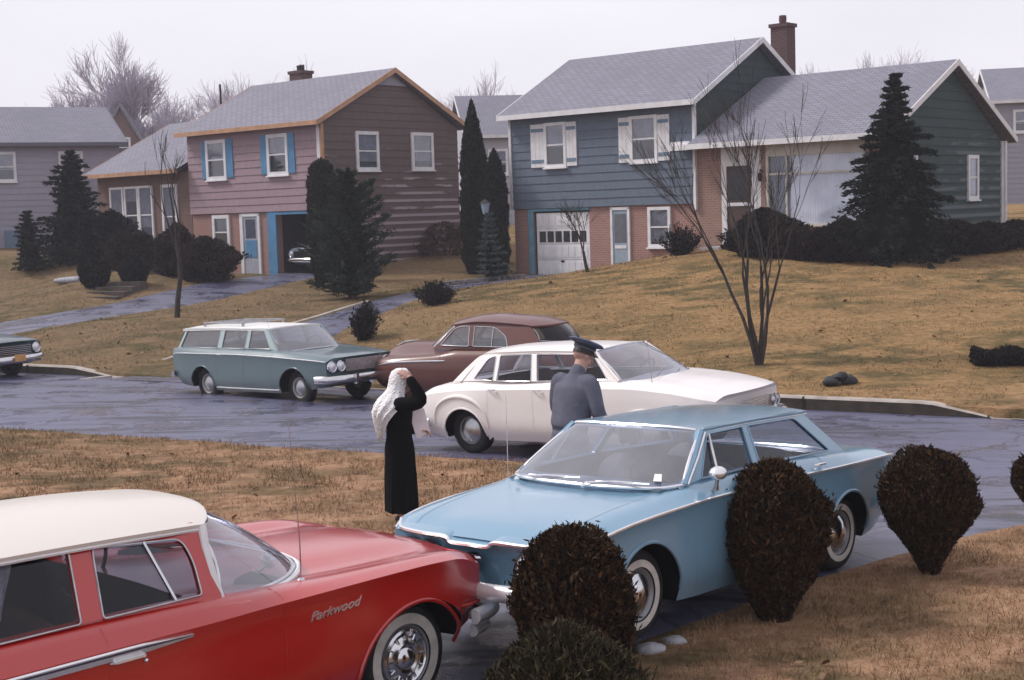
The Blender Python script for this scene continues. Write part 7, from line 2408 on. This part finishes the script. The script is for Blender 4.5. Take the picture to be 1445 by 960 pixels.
def officer():
    x, y = .50, 12.9
    g = empty('person', (x, y, -.05), (0, 0, R(46)), 'man in grey-blue uniform and peaked cap, seen from behind between two cars', 'person')
    Mh = Matrix.Translation((.215, 0, 1.655)) @ Matrix.Rotation(R(-14), 4, 'Z') @ Matrix.Rotation(R(21), 4, 'Y')
    mb = MB()
    head(mb, Mh)
    chain(mb, [(.11, 0, 1.44), (.15, 0, 1.52), (.19, 0, 1.60)], [.068, .060, .062])
    rings(mb, [(0, 0, .90, .11, .16), (.02, 0, 1.05, .10, .14), (.06, 0, 1.25, .11, .16), (.09, 0, 1.40, .10, .17), (.11, 0, 1.47, .07, .12)])
    arms = {}
    for s in (1, -1):
        sh = (.09, .185 * s, 1.415); el = (.10, .275 * s, 1.14) if s < 0 else (.16, .27 * s, 1.15); wr = (.33, .20 * s, 1.03) if s < 0 else (.38, .14 * s, 1.10)
        arms[s] = (sh, el, wr)
        chain(mb, [(.09, .10 * s, 1.42), sh, el, wr], [.05, .055, .042, .028], 12)
        f = (Vector(wr) - Vector(el)).normalized()
        hand(mb, wr, f, (0, -s * .3, -1), 1.0, .7, thumb=-s if s > 0 else 1)
        chain(mb, [(0, .09 * s, .90), (.015, .10 * s, .50), (-.02, .11 * s, .10)], [.085, .056, .038])
        chain(mb, [(-.05, .11 * s, .05), (.05, .115 * s, .045), (.15, .125 * s, .03)], [.038, .04, .03], 10)
    body = remesh(mb, 'body', skin, g, .006, 2)
    eyes(body, Mh)
    # trousers
    mb = MB()
    for s in (1, -1): chain(mb, [(.0, .085 * s, .93), (.012, .098 * s, .52), (-.02, .108 * s, .09)], [.112, .085, .075])
    rings(mb, [(0, 0, .80, .12, .175), (0, 0, .95, .130, .180), (.005, 0, 1.06, .122, .168)])
    remesh(mb, 'trousers', cloth_mat('uniform_trousers', (.15, .15, .19)), g, .011, 3)
    # jacket
    mb = MB()
    rings(mb, [(.012, 0, 1.035, .120, .165), (.012, 0, 1.06, .142, .190), (.02, 0, 1.10, .146, .198), (.035, 0, 1.17, .140, .198), (.065, 0, 1.30, .142, .215), (.085, 0, 1.40, .130, .205), (.10, 0, 1.465, .088, .135), (.115, 0, 1.505, .074, .080)])
    for s in (1, -1):
        sh, el, wr = arms[s]
        e2 = Vector(el) + (Vector(wr) - Vector(el)) * .93
        chain(mb, [(.085, .12 * s, 1.425), (sh[0], sh[1] + .0 * s, sh[2]), el, tuple(e2)], [.075, .078, .063, .048], 14)
    # collar
    chain(mb, [(.115, 0, 1.49), (.135, 0, 1.525)], [.074, .070])
    # soft folds across the back and sleeves
    for z, a in ((1.22, .2), (1.10, -.3), (.98, .1), (1.32, -.1)):
        chain(mb, [(-.085 + (z - 1.1) * .2, -.15, z + a * .1), (-.100 + (z - 1.1) * .25, 0, z - a * .05), (-.085 + (z - 1.1) * .2, .14, z + a * .2)], [.002, .020, .002], 8)
    remesh(mb, 'jacket', cloth_mat('uniform_jacket', (.115, .118, .155)), g, .009, 3)
    mb = MB(); pts = [(.012 + .136 * math.cos(a), .184 * math.sin(a), 1.0 + .0 * math.cos(a)) for a in np.linspace(0, 2 * math.pi, 33)[:-1]]
    for dz_ in (-.018, -.006, .006, .018): mb.tube([(a * .93, b * .93, c + dz_ + .03) for a, b, c in pts], .008, 6, closed=True)
    mb.build('belt', cloth_mat('uniform_belt', (.06, .065, .09)), g)
    for s in (1, -1):
        mb = MB(); chain(mb, [(-.055, .11 * s, .045), (.05, .115 * s, .05), (.175, .128 * s, .035)], [.045, .048, .036], 12)
        mb.box(-.10, .20, .07 * s if s > 0 else -.17, .17 * s if s > 0 else -.07, .0, .02)
        remesh(mb, 'shoe', mat('shoe_black', (.01, .01, .01), .3, coat=.4), g, .008, 3)
    # hair on the back of the head
    mb = MB()
    rows = []
    for i in range(9):
        ph = R(100 - i * 13.5)
        rows.append([Mh @ Vector((-.012 + .0985 * math.cos(ph) * math.cos(th), .079 * math.cos(ph) * math.sin(th) * 1.04, .022 + .092 * math.sin(ph) * 1.02)) for th in [R(62 + 236 * k / 24) for k in range(25)]])
    mb.grid(rows)
    mb.build('hair', hairm, body, angle=80)
    # cap: band, flared crown, visor
    Mc = Mh @ Matrix.Translation((-.008, 0, .062)) @ Matrix.Rotation(R(2), 4, 'Y')
    mb = MB(); mb.lathe([(.092, -.008), (.098, .0), (.099, .030), (.122, .040), (.154, .050), (.158, .058), (.148, .066), (.08, .076), (.001, .079)], 36, Mc @ Matrix.Diagonal((1.08, .90, 1, 1)))
    cp = mb.build('cap', cloth_mat('cap_cloth', (.13, .15, .21), bmp=.2), g)
    mb = MB(); mb.lathe([(.0995, .002), (.1005, .006), (.1005, .027), (.0995, .030)], 36, Mc @ Matrix.Diagonal((1.08, .90, 1, 1))); mb.build('cap_band', mat('cap_band', (.01, .01, .012), .6), cp)
    mb = MB(); rows = []
    for r_ in (.097, .115, .135, .150):
        rows.append([Mc @ Vector((r_ * 1.08 * math.cos(t) if r_ < .1 else (.097 * 1.08 + (r_ - .097) * 1.0) * math.cos(t), .093 * math.sin(t) * (1 if r_ < .1 else 1.0), -.002 - (r_ - .097) * .55)) for t in np.linspace(-1.15, 1.15, 17)])
    mb.grid(rows); mb.grid([[p + Vector((0, 0, -.005)) for p in r_] for r_ in rows], flip=True)
    mb.build('visor', mat('visor_black', (.008, .008, .01), .12, coat=.8), cp)
    g.scale = (1.035, 1.035, 1.035)
    return g


def woman():
    x, y = -1.14, 14.0
    g = empty('person', (x, y, -.06), (0, 0, R(12)), 'woman in long black coat with white lace head scarf, one hand raised to her head', 'person')
    Mh = Matrix.Translation((.06, 0, 1.445)) @ Matrix.Rotation(R(8), 4, 'Y') @ Matrix.Rotation(R(-8), 4, 'Z')
    S_ = .93
    mb = MB(); head(mb, Mh, S_)
    chain(mb, [(.0, 0, 1.24), (.02, 0, 1.30), (.045, 0, 1.38)], [.055, .048, .050])
    rings(mb, [(-.01, 0, .78, .11, .15), (-.01, 0, .93, .09, .12), (-.01, 0, 1.08, .10, .14), (-.005, 0, 1.20, .085, .14), (0, 0, 1.27, .055, .09)])
    R_ = [(-.0, -.155, 1.215), (.185, -.215, 1.25), (.095, -.135, 1.475)]
    L_ = [(-.0, .155, 1.215), (.03, .20, .985), (.215, .06, .90)]
    chain(mb, [(0, -.09, 1.23)] + R_, [.045, .046, .036, .024], 12)
    chain(mb, [(0, .09, 1.23)] + L_, [.045, .046, .036, .024], 12)
    hand(mb, (.095, -.135, 1.475), (-.62, .35, .52), (-.1, .75, -.6), .90, .5, thumb=1)
    hand(mb, (.215, .06, .90), (.75, -.55, .0), (-.3, -.3, -.5), .88, .9, thumb=-1)
    for s in (1, -1):
        chain(mb, [(0, .075 * s, .80), (.01, .08 * s, .45), (-.02, .08 * s, .09)], [.085, .052, .034]); chain(mb, [(-.04, .08 * s, .04), (.05, .085 * s, .035), (.13, .09 * s, .025)], [.03, .032, .022], 10)
    body = remesh(mb, 'body', skin, g, .0055, 2)
    eyes(body, Mh, S_)
    mb = MB()
    rings(mb, [(-.005, 0, .13, .165, .185), (-.005, 0, .30, .158, .18), (-.01, 0, .55, .155, .178), (-.012, 0, .75, .150, .175), (-.01, 0, .90, .128, .15), (-.008, 0, 1.0, .128, .155), (-.005, 0, 1.12, .138, .175), (0, 0, 1.20, .120, .175), (.005, 0, 1.265, .080, .12), (.015, 0, 1.305, .062, .066)])
    chain(mb, [(0, -.10, 1.225), R_[0], R_[1], tuple(Vector(R_[1]).lerp(Vector(R_[2]), .86))], [.07, .075, .066, .050], 14)
    chain(mb, [(0, .10, 1.225), L_[0], L_[1], tuple(Vector(L_[1]).lerp(Vector(L_[2]), .86))], [.07, .075, .062, .048], 14)
    for k in range(7):
        a = 2 * math.pi * k / 7 + .3
        chain(mb, [(-.01 + .125 * math.cos(a), .145 * math.sin(a), .85), (-.008 + .150 * math.cos(a + .1), .172 * math.sin(a + .1), .5), (-.005 + .160 * math.cos(a), .182 * math.sin(a), .14)], [.008, .018, .020], 8)
    remesh(mb, 'coat', cloth_mat('coat_black', (.0035, .0035, .004), bmp=.4), g, .010, 2)
    # brown fur cuff
    c = Vector(L_[1]).lerp(Vector(L_[2]), .82); d = Vector(L_[1]).lerp(Vector(L_[2]), .95)
    mb = MB(); chain(mb, [tuple(c), tuple(d)], [.046, .044], 12); remesh(mb, 'fur_cuff', mat('fur_brown', (.09, .05, .035), .9, 0, .5, 60, bumps=1, bscale=90), g, .008, 1)
    for s in (1, -1):
        mb = MB(); chain(mb, [(-.045, .08 * s, .035), (.05, .085 * s, .035), (.15, .09 * s, .025)], [.034, .036, .026], 12); remesh(mb, 'shoe', mat('shoe_black', (.01, .01, .01), .3, coat=.4), g, .008, 2)
    # hair under the scarf
    mb = MB(); rows = []
    for i in range(9):
        ph = R(100 - i * 13)
        rows.append([Mh @ (Vector((-.012 + .099 * math.cos(ph) * math.cos(th), .080 * math.cos(ph) * math.sin(th) * 1.05, .024 + .094 * math.sin(ph) * 1.03)) * S_) for th in [R(48 + 264 * k / 24) for k in range(25)]])
    mb.grid(rows); mb.build('hair', hairm, body, angle=80)
    # scarf: over the crown, down the back to the hip, front corner on the chest
    m, nt, b, out = newmat('lace_white')
    v = objc(nt); vo = N(nt, 'ShaderNodeTexVoronoi'); vo.inputs['Scale'].default_value = 55; nt.links.new(v, vo.inputs[0])
    b.inputs['Base Color'].default_value = (.80, .79, .80, 1); b.inputs['Roughness'].default_value = .9
    hol = ramp(nt, vo.outputs[0], [(.0, (.35, .35, .35)), (.25, (1, 1, 1))]); nt.links.new(hol, b.inputs['Alpha'])
    b.inputs['Subsurface Weight'].default_value = .0
    bump(nt, mathn(nt, 'ADD', noise(nt, v, 16, 4), mathn(nt, 'MULTIPLY', vo.outputs[0], .8)), b, .9, .02)
    mb = MB(); rows = []
    LV = [  # z, cx, rx, ry, half opening angle (deg, from +x)
        (1.562, .045, .02, .02, 20), (1.555, .04, .06, .055, 38), (1.53, .035, .098, .088, 50), (1.48, .028, .115, .102, 58), (1.42, .018, .116, .102, 64), (1.36, .005, .118, .104, 66), (1.31, -.02, .135, .125, 60), (1.26, -.05, .155, .155, 52),
        (1.20, -.075, .170, .180, 62), (1.13, -.10, .165, .185, 84), (1.06, -.115, .145, .165, 100), (.99, -.12, .135, .145, 112), (.93, -.12, .120, .12, 122), (.88, -.115, .105, .09, 134), (.85, -.11, .09, .06, 146)]
    nn = 40
    for i, (z, cx, rx, ry, op) in enumerate(LV):
        row = []
        for k in range(nn + 1):
            a = R(op + (360 - 2 * op) * k / nn)
            fold = 1 + (.10 * math.sin(k * 1.05 + .3 * i) + .06 * math.sin(k * 2.3 + i)) * min(1, max(0, (1.40 - z) * 3.2))
            blow = -.05 * max(0, 1.2 - z) * math.sin(z * 11)
            row.append((cx + blow + rx * fold * math.cos(a), ry * fold * math.sin(a), z + (.02 * math.sin(k * .9)) * max(0, 1.2 - z)))
        rows.append(row)
    mb.grid(rows, flip=True); mb.grid([[(p[0] * .985 + .0, p[1] * .975, p[2] - .003) for p in r_] for r_ in rows])
    mb.build('head_scarf', m, g, angle=80)
    # papers held at the waist
    Mp = Matrix.Translation((.205, .0, .985)) @ Matrix.Rotation(R(14), 4, 'Z') @ Matrix.Rotation(R(-14), 4, 'Y')
    mb = MB()
    for k in range(3): mb.box(-.080, .080, -.006 + k * .005, -.003 + k * .005, -.12 + .004 * k, .14 + .004 * k, 0, Mp)
    o = mb.build('booklet', mat('paper_pale', (.74, .64, .66), .8), None, smooth=False)
    o.matrix_world = Matrix.Translation(g.location) @ Matrix.Rotation(R(12), 4, 'Z')
    tag(o, 'pale pinkish booklet held at the waist of the woman in the black coat', 'booklet')
    return g


officer(); woman()
# ------------------------------------------------------------------ sky and light
w = bpy.data.worlds.new('World'); sc.world = w; w.use_nodes = True
nt = w.node_tree
bg = nt.nodes['Background']
sky = nt.nodes.new('ShaderNodeTexSky'); sky.sky_type = 'NISHITA'; sky.sun_disc = False
SUN_EL, SUN_AZ = 46, 285      # azimuth clockwise from +Y: from the left, slightly beyond the houses' fronts
sky.sun_elevation = R(SUN_EL); sky.sun_rotation = R(SUN_AZ)
sky.dust_density = 4.0; sky.air_density = 1.2
tc = nt.nodes.new('ShaderNodeTexCoord')
nz = nt.nodes.new('ShaderNodeTexNoise'); nz.inputs['Scale'].default_value = 1.6; nz.inputs['Detail'].default_value = 6
mp = nt.nodes.new('ShaderNodeMapping'); mp.inputs['Scale'].default_value = (1, 1, 3.0)
nt.links.new(tc.outputs['Generated'], mp.inputs[0]); nt.links.new(mp.outputs[0], nz.inputs['Vector'])
cl = ramp(nt, nz.outputs[0], [(.3, (5.9, 5.75, 6.35)), (.7, (7.3, 7.1, 7.6))])
# overcast: the cloud deck replaces most of the clear sky
cc = mixc(nt, .92, sky.outputs[0], cl)
nt.links.new(cc, bg.inputs['Color']); bg.inputs['Strength'].default_value = .095
sd = bpy.data.lights.new('sun', 'SUN'); sd.energy = 2.0; sd.angle = R(14); sd.color = (1.0, .96, .92)
so = bpy.data.objects.new('sun', sd); col.objects.link(so)
az = R(SUN_AZ); el = R(SUN_EL)
dv = Vector((math.sin(az) * math.cos(el), math.cos(az) * math.cos(el), math.sin(el)))
so.rotation_euler = dv.to_track_quat('Z', 'Y').to_euler(); so.location = dv * 60
vs = sc.view_settings
vs.view_transform = 'Standard'; vs.look = 'None'; vs.exposure = 0.58; vs.gamma = 1.0; vs.use_curve_mapping = False

# thin damp air round the whole place
hz = MB(); hz.box(-150, 150, -12, 160, -4, 24)
hm = bpy.data.materials.new('air'); hm.use_nodes = True; hn = hm.node_tree; hn.nodes.remove(hn.nodes['Principled BSDF'])
pv = hn.nodes.new('ShaderNodeVolumePrincipled'); pv.inputs['Color'].default_value = (.86, .85, .96, 1); pv.inputs['Density'].default_value = .0010; pv.inputs['Anisotropy'].default_value = .1
hn.links.new(pv.outputs[0], hn.nodes['Material Output'].inputs['Volume'])
tag(hz.build('haze', hm, smooth=False), kind='stuff')
